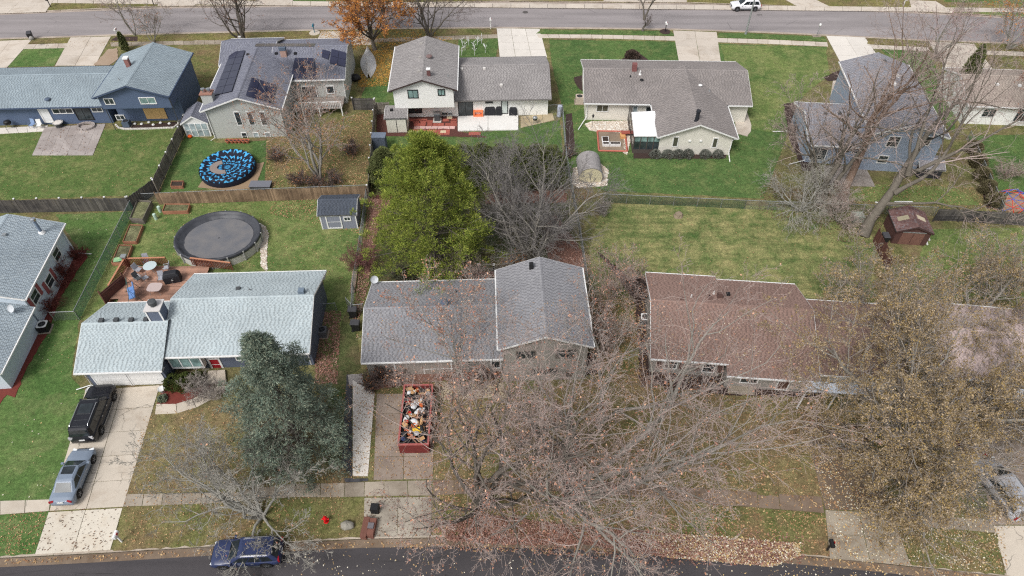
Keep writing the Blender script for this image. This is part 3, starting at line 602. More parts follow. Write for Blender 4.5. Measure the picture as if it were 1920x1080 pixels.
roof_hh = RF('shingles_warm_grey', [(128, 124, 124), (158, 154, 152), (142, 138, 138), (168, 164, 162), (134, 130, 130)])
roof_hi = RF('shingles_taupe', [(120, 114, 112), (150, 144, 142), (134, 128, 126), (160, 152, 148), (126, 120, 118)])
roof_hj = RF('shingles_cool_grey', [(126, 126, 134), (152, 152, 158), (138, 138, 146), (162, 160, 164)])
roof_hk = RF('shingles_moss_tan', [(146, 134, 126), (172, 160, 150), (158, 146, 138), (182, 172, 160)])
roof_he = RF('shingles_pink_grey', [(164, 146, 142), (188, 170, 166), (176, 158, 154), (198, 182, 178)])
sid_ltblue = SIDING('siding_light_blue', lin(204, 216, 226)); sid_slate = SIDING('siding_slate', lin(98, 106, 124)); sid_navy = SIDING('siding_denim', lin(88, 103, 129))
sid_grey = SIDING('siding_pale_grey', lin(180, 182, 178)); sid_white = SIDING('siding_white', lin(243, 243, 240)); sid_cream = SIDING('siding_cream', lin(224, 220, 210))
sid_dusk = SIDING('siding_dusk_blue', lin(154, 166, 184)); sid_stone = SIDING('siding_stone', lin(158, 154, 148), .2); sid_beige = SIDING('siding_beige', lin(178, 166, 146))
sid_dgrey = SIDING('siding_dark_grey', lin(118, 120, 124), .25)

# --- pale roofed ranch (left centre)
h = House('ranch_house', 'low ranch house with pale blue grey roof, two white garage doors and boxy slate chimney', (-35.3, 33.05), 2.1, sid_slate, roof_hb)
HB = h
h.gable('g', 0, 7.04, 0, 7.55, 2.5, 4.25, ov=.5, rk=.35, rakes=(1, 0)); h.gable('m', 6.8, 18.75, 1.12, 10.55, 2.82, 4.72, ov=.9, rk=.3)
def garage_door(h, xc, w, y, ht=2.1, mat=white, rows=4, cols=6):
    d = MB().bx(xc - w / 2, xc + w / 2, y - .05, y, .04, ht).build('garage_door', mat, h.e)
    cw, ch = w / cols, (ht - .04) / rows; sample = None
    for i in range(cols):
        for j in range(rows):
            lc = (xc - w / 2 + cw * (i + .5), y - .05, .04 + ch * (j + .5))
            if sample is None: sample = MB().bx(-cw * .4, cw * .4, -.007, .0, -ch * .34, ch * .34).build('panel', mat, d, loc=lc)
            else: inst('panel', sample, d, lc)
    m = MB(); m.bx(xc - w / 2 - .12, xc - w / 2, y - .07, y - .001, 0, ht + .12); m.bx(xc + w / 2, xc + w / 2 + .12, y - .07, y - .001, 0, ht + .12); m.bx(xc - w / 2, xc + w / 2, y - .07, y - .001, ht, ht + .12); m.build('door_trim', white, h.e)
garage_door(h, 2.15, 2.6, .5); garage_door(h, 5.05, 2.6, .5)
p = h.ony(352, 684, 1.55); m = MB().bx(p[0] - 1.35, p[0] + 1.35, 1.45, 2.02, .75, 2.62).build('bay', white, h.e)
for i in (-1, 0, 1): MB().bx(p[0] + i * .85 - .36, p[0] + i * .85 + .36, 1.415, 1.448, 1.05, 2.35).build('pane', glassg, m)
o = h.win(405, 671, 695, 24, y=2.02, name='door', mat=white, pane=M('red_door', lin(150, 30, 40), .1), cols=1, rows=2, ft=.16)
h.frame((13.2, 2.02, 1.5), 2.2, 1.1, mat=white, pane=glassg, cols=3)
ch = h.on(296, 597, 'g0'); m = MB().bx(-.56, .56, -.56, .56, -.5, 1.15); chm = m.build('chimney', sid_slate, h.e, loc=(ch[0], ch[1] + .35, ch[2]))
MB().bx(-.66, .66, -.66, .66, 1.15, 1.25).build('chimney_cap', M('pale_metal', lin(200, 196, 194), .05), chm); MB().lathe([(.26, 1.25), (.26, 1.5), (.34, 1.52), (.34, 1.72), (.2, 1.78)], 16).build('flue', darkgrey, chm)
m = MB()
for sx in (-1, 1): m.bx(sx * .55 - .06, sx * .55 + .06, -.6, -.56, -.5, 1.15); 
m.build('corner_trim', white, chm)
for u, v in ((190, 601), (218, 600), (246, 600), (274, 599)): h.vent(u, v, 'g1' if v < 0 else 'g0', darkgrey, size=.36, h=.14)
h.vent(447, 542, 'm1', darkgrey, size=.34); h.vent(468, 544, 'm1', galv, 'pipe', .2, h=.3); h.vent(566, 549, 'm1', M('blue_grey_metal', lin(110, 124, 138), .1), size=.5, h=.4)
h.pipe([(0.05, .35, 2.3), (.3, .45, 2.0), (.3, .45, .25), (-.9, .1, .1)]); h.pipe([(18.6, 1.3, 2.6), (18.2, 2.0, 2.3), (18.2, 2.0, .1)])
for i, (u, v) in enumerate(((172, 728), (306, 726))):
    t = tag(MB().lathe([(.2, 0), (.3, .42), (.32, .42), (.27, .36), (.0, .34)], 16, cap=False).build('flower_pot', white, smooth=True), ('white flower pot at the left corner of the garage', 'white flower pot between the garage and the red mulch bed')[i], 'flower pot'); t.location = tuple(G(u, v + 8, .04))
slabs('porch', [tuple(G(384, 720, .2)), tuple(G(424, 719, .2)), tuple(G(422, 693, .2)), tuple(G(390, 695, .2))], 2, 1, .22, conc, thick=.25)

# --- split level with slate roof (centre)
h = House('split_level_house', 'split level house with slate grey roof, white gutters and taller right wing', (-12.31, 34.1), 2.1, sid_stone, roof_hc)
HC = h
h.gable('l', 0, 11.9, 0, 9.0, 2.5, 4.15, ov=.5, rk=.25); h.gable('r', 11.2, 18.75, -.85, 7.95, 4.8, 6.25, axis='y', ov=.35, rk=.35)
h.vent(834, 569, 'l0', M('navy_dome', lin(86, 98, 116), .1), 'dome', .6, h=.25); h.vent(996, 503, 'r0', black, size=.34, h=.6, name='flue'); h.vent(996, 496, 'r0', galv, size=.42, h=.1)
h.vent(855, 548, 'l1', darkgrey, 'pipe', .2, h=.3)
h.win(825, 690, 704, 0 + 60, y=.5, cols=3, pane=glassd); h.win(930, 676, 690, 20, y=.5, cols=1)
K = dict(mat=M('taupe_frame', lin(120, 112, 106), .1)); h.frame((13.4, -.5, 3.6), 1.6, 1.1, cols=2, **K); h.frame((16.6, -.5, 3.6), 1.6, 1.1, cols=2, **K); h.frame((15, -.5, 1.3), 2.2, .9, cols=3, **K)
garage_door(h, 4.9, 4.6, .5, 2.1, M('taupe_door', lin(156, 148, 140), .06), 4, 8)
d = h.on(703, 531, 'l1'); m = MB().tube([(0, 0, 0), (0, 0, .5)], .03, 6).build('satellite_mast', galv, h.e, loc=tuple(d)); MB().lathe([(.02, 0), (.2, .03), (.33, .1), (.36, .14)], 16, cap=False).build('satellite_dish', M('dish_grey', lin(190, 194, 198), .05), m, smooth=True, loc=(0, 0, .5)).rotation_euler = (R_(55), 0, R_(20))
# --- brown roofed ranch
h = House('ranch_house', 'brown roofed ranch house with shuttered white windows under its front eave', (11.34, 34.46), -5.0, sid_stone, roof_hd)
HD = h
h.gable('l', 0, 6.3, 0, 9.85, 2.6, 4.35, ov=.55, rk=.25, rakes=(1, 0)); h.gable('r', 6.1, 13.5, -.95, 9.83, 2.27, 4.35, ov=.5, rk=.25, ridge=4.925, rakes=(0, 1)); h.gable('g', 13.3, 20.5, -.2, 8.0, 2.3, 3.7, ov=.4, rk=.3, wall=sid_beige)
shut = M('brown_shutter', lin(104, 82, 76), .15)
for u, v0, v1 in ((1258, 674, 691), (1329, 680, 698)):
    w = h.win(u, v0, v1, 25, y=.55, cols=1, rows=2); c = w.location
    for sx in (-1, 1): MB().bx(c.x + sx * .95 - .24, c.x + sx * .95 + .24, .5, .548, c.z - .55, c.z + .55).build('shutter', shut, h.e)
h.vent(1349, 557, 'l1', shut, size=.42, h=.6, name='chimney'); h.vent(1331, 560, 'l1', shut, size=.36); h.vent(1278, 561, 'l1', shut, size=.34); h.vent(1338, 551, 'l1', white, 'pipe', .2, h=.35); h.vent(1365, 552, 'l1', black, size=.3); h.vent(1330, 556, 'l1', black, 'pipe', .2, h=.2); h.vent(1296, 557, 'l1', white, 'pipe', .2, h=.3)
garage_door(h, 17, 4.6, .2); h.frame((8.2, -.45, 1.35), 1.5, 1.1, cols=2); h.frame((11, -.45, 1.2), 1.0, 2.0, cols=1, name='door', pane=M('brown_door', lin(90, 66, 56), .1))
slabs('porch', [tuple(G(1364, 735, .3)), tuple(G(1416, 738, .3)), tuple(G(1416, 715, .3)), tuple(G(1366, 710, .3))], 1, 1, .3, conc_old, thick=.35)
aw = M('white_metal_awning', lin(206, 212, 220), .06); q = [h.L(1508, 734, 2.5), h.L(1632, 741, 2.5), h.L(1640, 726, 2.62), h.L(1512, 713, 2.62)]
m = MB(); m.hexa([p - np.array([0, 0, .06]) for p in q], q); a_ = m.build('awning', aw, h.e)
for i in range(12):
    t = (i + .5) / 12; m = MB(); m.tube([q[0] * (1 - t) + q[1] * t + (0, 0, .015), q[3] * (1 - t) + q[2] * t + (0, 0, .015)], .02, 4); m.build('rib', aw, a_)
for t in (.03, .5, .97): pp = q[0] * (1 - t) + q[1] * t; MB().bx(pp[0] - .05, pp[0] + .05, pp[1], pp[1] + .1, 0, 2.44).build('post', white, h.e)
# --- light blue house at the left edge
h = House('two_storey_house', 'light blue house cut off by the left edge, red mulch along its wall', (-41.75, 33.0), 5.2, sid_ltblue, roof_ha)
HA = h
h.gable('u', -8.6, .42, 7.0, 16.9, 3.65, 5.15, axis='y', ov=.4, rk=.3); h.gable('l', -7.6, .5, .05, 7.25, 2.4, 3.75, axis='y', ov=.42, rk=.25, rakes=(1, 0))
h.frame((.03, 8.6, 2.3), 1.3, 1.2, face='E', cols=1, rows=2); h.frame((.03, 11.2, 1.6), 1.3, 1.2, face='E', cols=1, rows=2); h.frame((.03, 14.0, 2.3), 1.3, 1.2, face='E', cols=1, rows=2); shr = M('red_shutter', lin(150, 84, 84), .12)
for y, z in ((7.7, 2.3), (9.5, 2.3), (10.3, 1.6), (12.1, 1.6)): MB().bx(.025, .075, y - .2, y + .2, z - .65, z + .65).build('shutter', shr, h.e)
c = h.on(78, 436, 'u1'); m = MB().tube([(0, 0, -.1), (0, 0, 1.5)], .14, 12).build('chimney_pipe', M('blue_grey_pipe', lin(116, 130, 148), .1), h.e, loc=tuple(c)); MB().lathe([(.24, 1.5), (.24, 1.72), (.1, 1.78)], 14).build('chimney_cap', chrome, m); MB().lathe([(.34, -.06), (.2, .2)], 12).build('flashing', white, m)
h.vent(9, 441, 'u1', galv, size=.32); d = h.on(28, 585, 'l1'); m = MB().tube([(0, 0, 0), (0, 0, .5)], .03, 6).build('satellite_mast', galv, h.e, loc=tuple(d)); MB().lathe([(.02, 0), (.2, .03), (.33, .1), (.36, .14)], 16, cap=False).build('satellite_dish', M('dish_grey', (0, 0, 0)), m, smooth=True, loc=(0, 0, .5)).rotation_euler = (R_(55), 0, R_(-20))
h.pipe([(.35, 16.5, 3.4), (.12, 16.3, 3.0), (.12, 16.3, .3), (1.6, 16.2, .1)])
# --- blue house (top left)
h = House('split_level_house', 'denim blue split level house with steel blue roof at top left', (-60.5, 71.3), 2.3, sid_navy, roof_hf, trim=M('dark_blue_trim', lin(70, 84, 108), .1))
HF = h
h.gable('l', -7, 12.3, 0.0, 9.4, 2.6, 4.25, ov=.45, rk=.2); h.gable('r', 12.6, 21.2, -2.1, 7.9, 5.0, 6.45, axis='y', ov=.35, rk=.45, z0=3.25)
MB().bx(12.955, 20.845, .7, 7.38, 0, 3.35).build('wall', sid_navy, h.e); MB().bx(12.98, 20.8, -1.6, .65, 3.17, 3.23).build('soffit', h.trim, h.e)
yw = -1.65; W_ = dict(mat=white)
h.win(205, 184, 196, 19, y=yw, **W_); h.win(277, 182, 195, 31, y=yw, **W_, pane=glassg); h.win(226, 215, 225, 17, y=.7, **W_); h.win(470 / 4, 203, 213, 39, y=.45, **W_, cols=3); h.win(182, 201, 210, 21, y=.45, **W_)
h.win(86, 203, 230, 19, y=.45, mat=white, pane=M('white_door', (.72, .73, .74), .05), cols=1, name='door', ft=.14); h.win(157, 202, 225, 31, y=.45, mat=black, cols=2, name='sliding_door')
h.frame((20.77, 4.5, 3.2), 2.4, 1.5, face='E', mat=white, cols=3)
p = h.ony(295, 221, .65); MB().bx(p[0] - 1.25, p[0] + 1.25, .6, .68, .35, 1.95).build('plywood_sheet', WOOD('plywood', lin(206, 172, 120), orand=.05), h.e)
c = h.on(242, 124, 'r0'); m = MB().bx(-.24, .24, -.24, .24, -.3, 1.0).build('chimney', M('brick_red', lin(140, 98, 92), .15), h.e, loc=tuple(c)); MB().bx(-.3, .3, -.3, .3, 1.0, 1.14).build('chimney_cap', white, m)
h.vent(90, 188, 'l0', M('navy_dome', lin(70, 84, 110), .1), 'dome', .55, h=.26); h.vent(223, 150, 'r0', galv, 'pipe', .2, h=.3)
h.pipe([(12.75, -1.7, 4.7), (12.95, -1.25, 4.3), (12.95, -1.25, .1)], mat=darkgrey); h.pipe([(20.95, -1.7, 4.7), (20.9, -1.6, .1)], mat=darkgrey)
# --- grey house with solar panels
h = House('solar_house', 'pale grey house with black solar panels on its dusky roof and white rake boards', (-35.7, 68.9), 3.0, sid_grey, roof_hg)
HG = h
h.gable('w', .15, 9.35, -.4, 12.6, 4.0, 5.6, axis='y', ov=.35, rk=.45); h.gable('e', 6.5, 15.7, 6.5, 16.8, 3.6, 5.3, axis='x', ov=.4, rk=.3); h.gable('n', -.2, 6.7, 10.0, 16.8, 3.9, 5.3, axis='x', ov=.4, rk=.3)
yw = .05
for u in (447, 470.5, 493.5): h.win(u, 209, 235, 11.5, y=yw, cols=1, ft=.08)
for u in (459, 481, 503): h.win(u, 248, 262, 11, y=yw, cols=1, rows=2, ft=.08, pane=glassd if u < 470 else glassl)
h.frame((11, 6.87, 1.6), 1.8, 2.0, cols=2, name='sliding_door'); h.frame((13.6, 6.87, 2.0), 1.0, 1.1, cols=1)
c = h.on(393, 190, 'w0'); m = MB().bx(-.62, .62, -.45, .45, -2.2, 1.1).build('chimney', sid_grey, h.e, loc=tuple(c)); MB().bx(-.72, .72, -.55, .55, 1.1, 1.2).build('chimney_cap', M('rust_cap', lin(150, 112, 98), .2), m)
for sx in (-.3, .3): MB().lathe([(.17, 1.2), (.17, 1.5), (.24, 1.52), (.24, 1.66), (.1, 1.7)], 12).build('flue', chrome, m, loc=(sx, 0, 0))
c = h.on(533, 104, 'e0'); m = MB().bx(-.35, .35, -.3, .3, -.4, .8).build('chimney', M('pinkish_brick', lin(176, 146, 134), .15), h.e, loc=tuple(c)); MB().bx(-.4, .4, -.35, .35, .8, 1.2).build('chimney_cap', M('dark_hood', lin(92, 104, 120), .1), m)
sol = M('solar_glass', lin(48, 50, 70), .12, rough=.22, spec=.5); solf = M('solar_rail', lin(30, 30, 36), .1)
def solar(h, key, corners, nx, ny):
    q = [h.on(u, v, key) for u, v in corners]; n = h.pl[key][1]; up = n * .12; th = n * .04
    f = lambda s_, t_: (q[0] * (1 - s_) + q[1] * s_) * (1 - t_) + (q[3] * (1 - s_) + q[2] * s_) * t_ + up
    for i in range(nx):
        for j in range(ny):
            e_ = .02; P_ = [f((i + e_) / nx, (j + e_) / ny), f((i + 1 - e_) / nx, (j + e_) / ny), f((i + 1 - e_) / nx, (j + 1 - e_) / ny), f((i + e_) / nx, (j + 1 - e_) / ny)]
            c_ = sum(P_) / 4; b_ = MB(); b_.hexa([p_ - c_ for p_ in P_], [p_ - c_ + th for p_ in P_]); b_.build('solar_panel', sol, h.e, loc=tuple(c_))
solar(h, 'w0', [(401, 181), (436, 173), (461, 96), (434, 99)], 2, 6); solar(h, 'w1', [(460, 181), (510, 196), (519, 162), (472, 146)], 3, 2); solar(h, 'e0', [(545, 148), (595, 149), (589, 110), (553, 110)], 2, 2); solar(h, 'e0', [(618, 120), (648, 127), (650, 100), (622, 93)], 2, 2); solar(h, 'e0', [(603, 108), (616, 113), (620, 98), (605, 94)], 1, 2)
solar(h, 'n1', [(478, 90), (590, 90), (593, 84), (480, 84)], 6, 1)
for u in (490, 518, 554): h.vent(u, 101, 'e0', black, size=.34)
h.vent(465, 103, 'w0', black, size=.3); h.pipe([(9.1, 0, 3.8), (9.0, -.05, 3.5), (9.0, -.05, .1)]); h.pipe([(.5, 0, 3.8), (.62, -.05, 3.5), (.62, -.05, .2), (.2, -.5, .1)]); h.pipe([(15.4, 6.8, 3.4), (15.3, 6.8, .1)])
# deck at its back
dk = thing('back_deck', 'weathered grey raised deck in the inner corner of the solar house', 'deck', tuple(h.loc + 0), R_(3))
for i in range(22): MB().bx(9.45, 15.2, 4.1 + i * .125, 4.21 + i * .125, 1.0, 1.04).build('deck_board', WOOD('deck_grey', lin(140, 132, 126)), dk)
for x in (9.6, 12.4, 15.1): MB().bx(x - .06, x + .06, 4.05, 4.17, 0, 2.0).build('post', white, dk)
MB().bx(9.6, 15.1, 4.07, 4.15, 1.9, 2.0).build('rail', white, dk)
for i in range(26): MB().bx(9.75 + i * .205, 9.79 + i * .205, 4.09, 4.13, 1.05, 1.9).build('baluster', white, dk)
# --- white house
h = House('split_level_house', 'bright white split level house with black framed windows and warm grey roof', (-14.27, 71.15), 2.0, sid_white, roof_hh, trim=M('dark_brown_trim', lin(72, 60, 58), .1))
HH = h
h.gable('l', 7.0, 19.1, 1.6, 11.7, 2.6, 4.35, ov=.6, rk=.35, gut=M('gutter_grey', lin(120, 116, 114), .1)); h.gable('r', 0, 7.9, 0, 10.4, 5.0, 6.35, axis='y', ov=.45, rk=.4, z0=2.45, gut=white)
for p in ('fascia',): pass
MB().bx(.45, 7.45, 2.25, 9.9, 0, 2.5).build('wall', sid_white, h.e); MB().bx(.41, 7.49, .46, 2.2, 2.38, 2.44).build('soffit', white, h.e)
yw = .4; K = dict(mat=black)
h.win(774.3, 168, 184, 20, y=yw, **K, pane=glassg); h.win(827.5, 167, 179, 14, y=yw, **K, pane=glassg); h.win(779, 203, 212, 25, y=2.25, **K)
yl = 2.2; h.win(873, 190, 217, 28, y=yl, **K, name='sliding_door'); h.win(917, 189.5, 193.5, 14, y=yl, **K); h.win(946, 188, 213, 13, y=yl, **K, cols=1, name='door', pane=M('pale_door', lin(196, 204, 200), .05))
for u, v in ((790, 82), (788, 108), (786, 134)): h.vent(u, v, 'r0', M('vent_grey', lin(160, 156, 152), .08), size=.36)
h.vent(805, 108, 'r1', M('vent_brown', lin(120, 100, 98), .1), 'dome', .6, h=.3); c = h.on(804, 141, 'r1'); m = MB().bx(-.2, .2, -.2, .2, -.3, .75).build('chimney', M('maroon_chimney', lin(104, 72, 70), .15), h.e, loc=tuple(c)); MB().bx(-.24, .24, -.24, .24, .75, .85).build('chimney_cap', white, m)
h.vent(840, 143, 'r1', galv, 'pipe', .2, h=.3)
for u, v in ((866, 130), (908, 129), (940, 160)): h.vent(u, v, 'l0', M('vent_white', lin(206, 202, 198), .05), size=.34)
h.pipe([(7.35, .4, 4.8), (7.5, .5, 4.4), (7.5, .6, 2.7)])
# --- beige house with T roof
h = House('ranch_house', 'cream ranch house with taupe T shaped roof, white gutters and a sunroom', (8.6, 72.25), -1.6, sid_cream, roof_hi)
HI = h
h.gable('m', 0, 19.95, 0.2, 10.45, 2.6, 4.3, ov=.45, rk=.3); h.gable('s', 7.95, 16.95, -6.55, 6.2, 2.6, 4.35, axis='y', ov=.4, rk=.45)
h.pl
yw = .65; h.win(1129.5, 196, 209.5, 23, y=yw, cols=2, pane=M('olive_glass', lin(84, 84, 72), .1, rough=.1)); h.win(1191, 198, 212, 10, y=yw, cols=1, pane=glassl); h.win(1216, 199, 213, 12, y=yw, cols=1)
yg = -6.1; h.win(1266.5, 256, 275, 11, y=yg, cols=1, pane=M('olive_glass', (0, 0, 0))); h.win(1340.5, 258, 277, 10, y=yg, cols=1, pane=MATS['olive_glass'])
for u in (1293, 1314): p = h.ony(u, 264, yg); MB().bx(p[0] - .14, p[0] + .14, yg - .12, yg, p[2] - .1, p[2] + .1).build('wall_lamp', white, h.e)
c = h.on(1189, 131, 'm0'); MB().bx(-.28, .28, -.28, .28, -.3, .85).build('chimney', M('maroon_chimney2', lin(128, 84, 82), .15), h.e, loc=tuple(c))
c = h.on(1306, 226, 's0'); MB().lathe([(.3, -.2), (.22, .1), (.2, 1.1), (.26, 1.12), (.26, 1.3), (.1, 1.36)], 14).build('chimney_pipe', M('black_flue', lin(42, 44, 50), .15), h.e, loc=tuple(c))
h.vent(1200, 139, 'm0', white, 'pipe', .3, h=.45); h.vent(1182, 144, 'm0', black, 'pipe', .2, h=.25); h.vent(1203, 151, 'm0', black, 'dome', .4); h.vent(1313, 161, 's1', white, 'dome', .4); h.vent(1330, 171, 's1', galv, 'pipe', .22, h=.35)
h.pipe([(.1, .3, 2.45), (.45, .55, 2.2), (.45, .55, .5), (-.6, -1.6, .1)], .06); h.pipe([(16.75, -6.3, 2.4), (16.45, -6.2, 2.1), (16.45, -6.2, .4), (16.4, -7.5, .1)], .06)
MB().bx(16.6, 17.2, .66, 2.6, 0, 2.4).build('wall', sid_cream, h.e)
# sunroom
m = MB(); q = [h.L(1189, 255, 2.45), h.L(1236, 255, 2.45), h.L(1228, 208, 2.75), h.L(1184, 210, 2.75)]; m.hexa([p - np.array([0, 0, .1]) for p in q], q); rf = m.build('sunroom_roof', M('white_roof_panel', (.8, .8, .8), .04), h.e)
for i in (1, 2, 3): t = i / 4; m = MB(); m.tube([q[0] * (1 - t) + q[3] * t + (0.03, 0, .01), q[1] * (1 - t) + q[2] * t + (-.03, 0, .01)], .025, 4); m.build('seam', white, rf)
brz = M('bronze_frame', lin(84, 76, 72), .1); x0, x1, ys = q[0][0] + .1, q[1][0] + .25, q[0][1] + .1
m = MB().bx(x0, x1, ys, ys + .08, 0, .55)
for i in range(5): x = x0 + (x1 - x0) * i / 4; m.bx(x - .045, x + .045, ys - .01, ys + .09, .55, 2.25)
m.bx(x0, x1, ys - .005, ys + .085, 2.25, 2.36); m.bx(x0, x0 + .08, ys + .1, 0.6, 0, .55); m.bx(x0, x0 + .08, ys + .1, .6, 2.25, 2.4)
for y in (-2.5, -1, .4): m.bx(x0 + .0, x0 + .09, y - .04, y + .04, .55, 2.25)
w = m.build('sunroom_frame', brz, h.e)
for i in range(4): xa, xb = x0 + (x1 - x0) * i / 4 + .05, x0 + (x1 - x0) * (i + 1) / 4 - .05; MB().bx(xa, xb, ys + .03, ys + .045, .56, 1.62).build('pane', glassd, w); MB().bx(xa, xb, ys + .028, ys + .046, 1.63, 2.24).build('pane', glassg, w)
MB().bx(x0 + .03, x0 + .045, ys + .12, .55, .56, 2.24).build('pane', glassd, w)
# --- slate blue house, turned
h = House('split_level_house', 'dusk blue split level house with cool grey roof behind the leaning trees', (38.49, 62.74), -5.5, sid_dusk, roof_hj)
HJ = h
h.gable('r', 0, 8.1, -.1, 15.2, 5.0, 6.4, axis='y', ov=.3, rk=.4); p0 = h.L(1514, 271, 2.6); p1 = h.L(1493, 187, 2.6)
h.gable('l', -5.7, .4, p0[1], p1[1] - .5, 2.6, 4.1, ov=.3, rk=.3)
yw = .3; h.win(1675, 255, 276, 24, y=yw, rows=2, cols=1); h.win(1735, 255, 273, 22, y=yw, rows=2, cols=1); h.win(1655, 291, 306, 20, y=yw, rows=2, cols=1); yl = p0[1] + .3
h.win(1607, 276, 288, 20, y=yl, rows=2, cols=1); h.win(1535, 276, 300, 30, y=yl, cols=2, name='sliding_door')
for u, v in ((1547, 213), (1574, 213), (1591, 214)): h.vent(u, v, 'l0', darkgrey, size=.34)
for u, v in ((1658, 115), (1652, 169), (1700, 174), (1705, 186), (1717, 214)): h.vent(u, v, 'r1' if u > 1655 else 'r0', darkgrey, size=.36)
for u, v in ((1681, 143), (1675, 158)): h.vent(u, v, 'r1', white, size=.5, h=.2)
h.pipe([(-5.6, p0[1] + .1, 2.4), (-5.4, p0[1] + .25, 2.1), (-5.4, p0[1] + .25, .3), (-7.2, p0[1] - .4, .1)]); h.pipe([(-5.5, p1[1] - 3, .2), (-8, p1[1] - 3.2, .1)])
# --- white brick house at the right edge
h = House('ranch_house', 'white brick ranch with mossy tan roof at the right edge', tuple(G(1800, 240)[:2]), -4, sid_white, roof_hk)
HK = h
h.gable('m', 0, 14, .6, 9.4, 2.7, 4.3, ov=.4, rk=.35)
h.vent(1869, 159, 'm0', white, size=.36); h.vent(1911, 161, 'm0', white, size=.36); h.frame((3, 1.0, 1.6), 1.6, 1.2); h.frame((7, 1.0, 1.5), 1.8, 1.9, cols=2, name='sliding_door')
# --- house behind the big oak
h = House('ranch_house', 'pink grey roofed house mostly hidden behind the tan oak', (33.2, 31.6), -7, sid_stone, roof_he)
HE = h
h.gable('m', 1.0, 15, 1.2, 9.4, 2.6, 4.0, ov=.5, rk=.3); h.frame((4, 1.7, 1.4), 1.6, 1.2); h.frame((8, 1.7, 1.2), 2.2, 1.3, cols=3)
q = [h.L(1786, 748, 2.45), h.L(1925, 758, 2.45), h.L(1925, 730, 2.6), h.L(1790, 724, 2.6)]; m = MB(); m.hexa([p - np.array([0, 0, .06]) for p in q], q); a_ = m.build('awning', aw, h.e)
for i in range(12): t = (i + .5) / 12; m = MB(); m.tube([q[0] * (1 - t) + q[1] * t + (0, 0, .015), q[3] * (1 - t) + q[2] * t + (0, 0, .015)], .02, 4); m.build('rib', aw, a_)
for t in (.03, .5, .97): pp = q[0] * (1 - t) + q[1] * t; MB().bx(pp[0] - .05, pp[0] + .05, pp[1], pp[1] + .1, 0, 2.4).build('post', white, h.e)
# ---------------------------------------------------------------- fences
fw_grey = WOOD('fence_grey', lin(104, 100, 96), lin(74, 72, 72), .25); fw_brown = WOOD('fence_brown', lin(146, 124, 102), lin(110, 92, 76), .28); fw_mid = WOOD('fence_weathered', lin(136, 130, 120), lin(108, 102, 96), .2); fw_rust = WOOD('fence_maroon', lin(106, 74, 66), lin(86, 62, 58), .2)
def wood_fence(label, pts, ht, mat, bw=.15, rails=-1, group=None, cap=None, post_step=2.4):
    """pts world; every board its own part, rails and posts behind"""
    P = [np.array(p[:2], float) for p in pts]; r = thing('wood_fence', label, 'fence', (P[0][0], P[0][1], 0), group=group); base = P[0]
    kinds = [MB().bx(-bw / 2 + .006, bw / 2 - .006, -.011, .011, .04, ht * k) for k in (1.0, .985, 1.012, .975)]; srcs = [None] * 4
    for a, b in zip(P[:-1], P[1:]):
        L = np.linalg.norm(b - a); d = (b - a) / L; nrm = np.array([-d[1], d[0]]) * rails; ang = math.atan2(d[1], d[0]); n = int(L / bw)
        for i in range(n):
            p = a + d * (bw * (i + .5)) - base; k = random.randrange(4)
            if srcs[k] is None: srcs[k] = kinds[k].build('board', mat, r, loc=(p[0], p[1], 0)); srcs[k].rotation_euler = (0, 0, ang)
            else: inst('board', srcs[k], r, (p[0], p[1], 0), ang + random.uniform(-.02, .02), random.uniform(-.012, .012))
        for z in (.35, ht * .5, ht * .86):
            c = (a + b) / 2 - base + nrm * .035; MB().bx(-L / 2, L / 2, -.02, .02, -.045, .045).build('rail', mat, r, loc=(c[0], c[1], z)).rotation_euler = (0, 0, ang)
        k = max(1, round(L / post_step))
        for i in range(k + 1):
            p = a + d * (L * i / k) - base + nrm * .1; q = MB().bx(-.05, .05, -.05, .05, 0, ht + .05).build('post', mat, r, loc=(p[0], p[1], 0)); q.rotation_euler = (0, 0, ang)
            if cap: MB().bx(-.08, .08, -.08, .08, ht + .05, ht + .14).build('cap', cap, q)
    return r
cap = M('white_post_cap', (.7, .7, .7), .05)
wood_fence('dark grey board fence with white post caps below the blue house lawn', [G(-60, 400), G(0, 400), G(250, 395), G(297, 360)], 1.75, fw_grey, rails=1, cap=cap)
wood_fence('tan and brown board fence above the round black pool', [G(299, 384), G(690, 371)], 1.6, fw_brown, rails=1)
wood_fence('weathered fence between the blue house and the chevron pool, rails showing', [G(296, 362), G(352, 240), G(404, 212)], 1.75, fw_mid, rails=-1, cap=cap)
wood_fence('weathered fence running up beside the hedge, seen almost edge on', [G(694, 372), G(706, 210)], 1.75, fw_mid, rails=1, cap=cap)
g = wood_fence('grey fence with slatted double gate beside the solar house', [G(664, 206), G(706, 207)], 1.7, fw_grey, rails=-1, cap=cap)
wood_fence('short weathered fence behind the small beige shed', [G(708, 215), G(732, 214)], 1.7, fw_mid, rails=-1)
wood_fence('grey board fence with rails showing at the right edge', [G(1748, 414), G(1795, 415), G(1925, 424), G(2060, 436)], 1.6, fw_grey, rails=-1)
wood_fence('tilted maroon board fence panel below the leaning tree', [G(1636, 452), G(1662, 508)], 1.7, fw_rust, rails=1)
wood_fence('low brown board fence behind the big pine', [G(700, 374), G(760, 372)], .6, fw_rust, rails=1) 
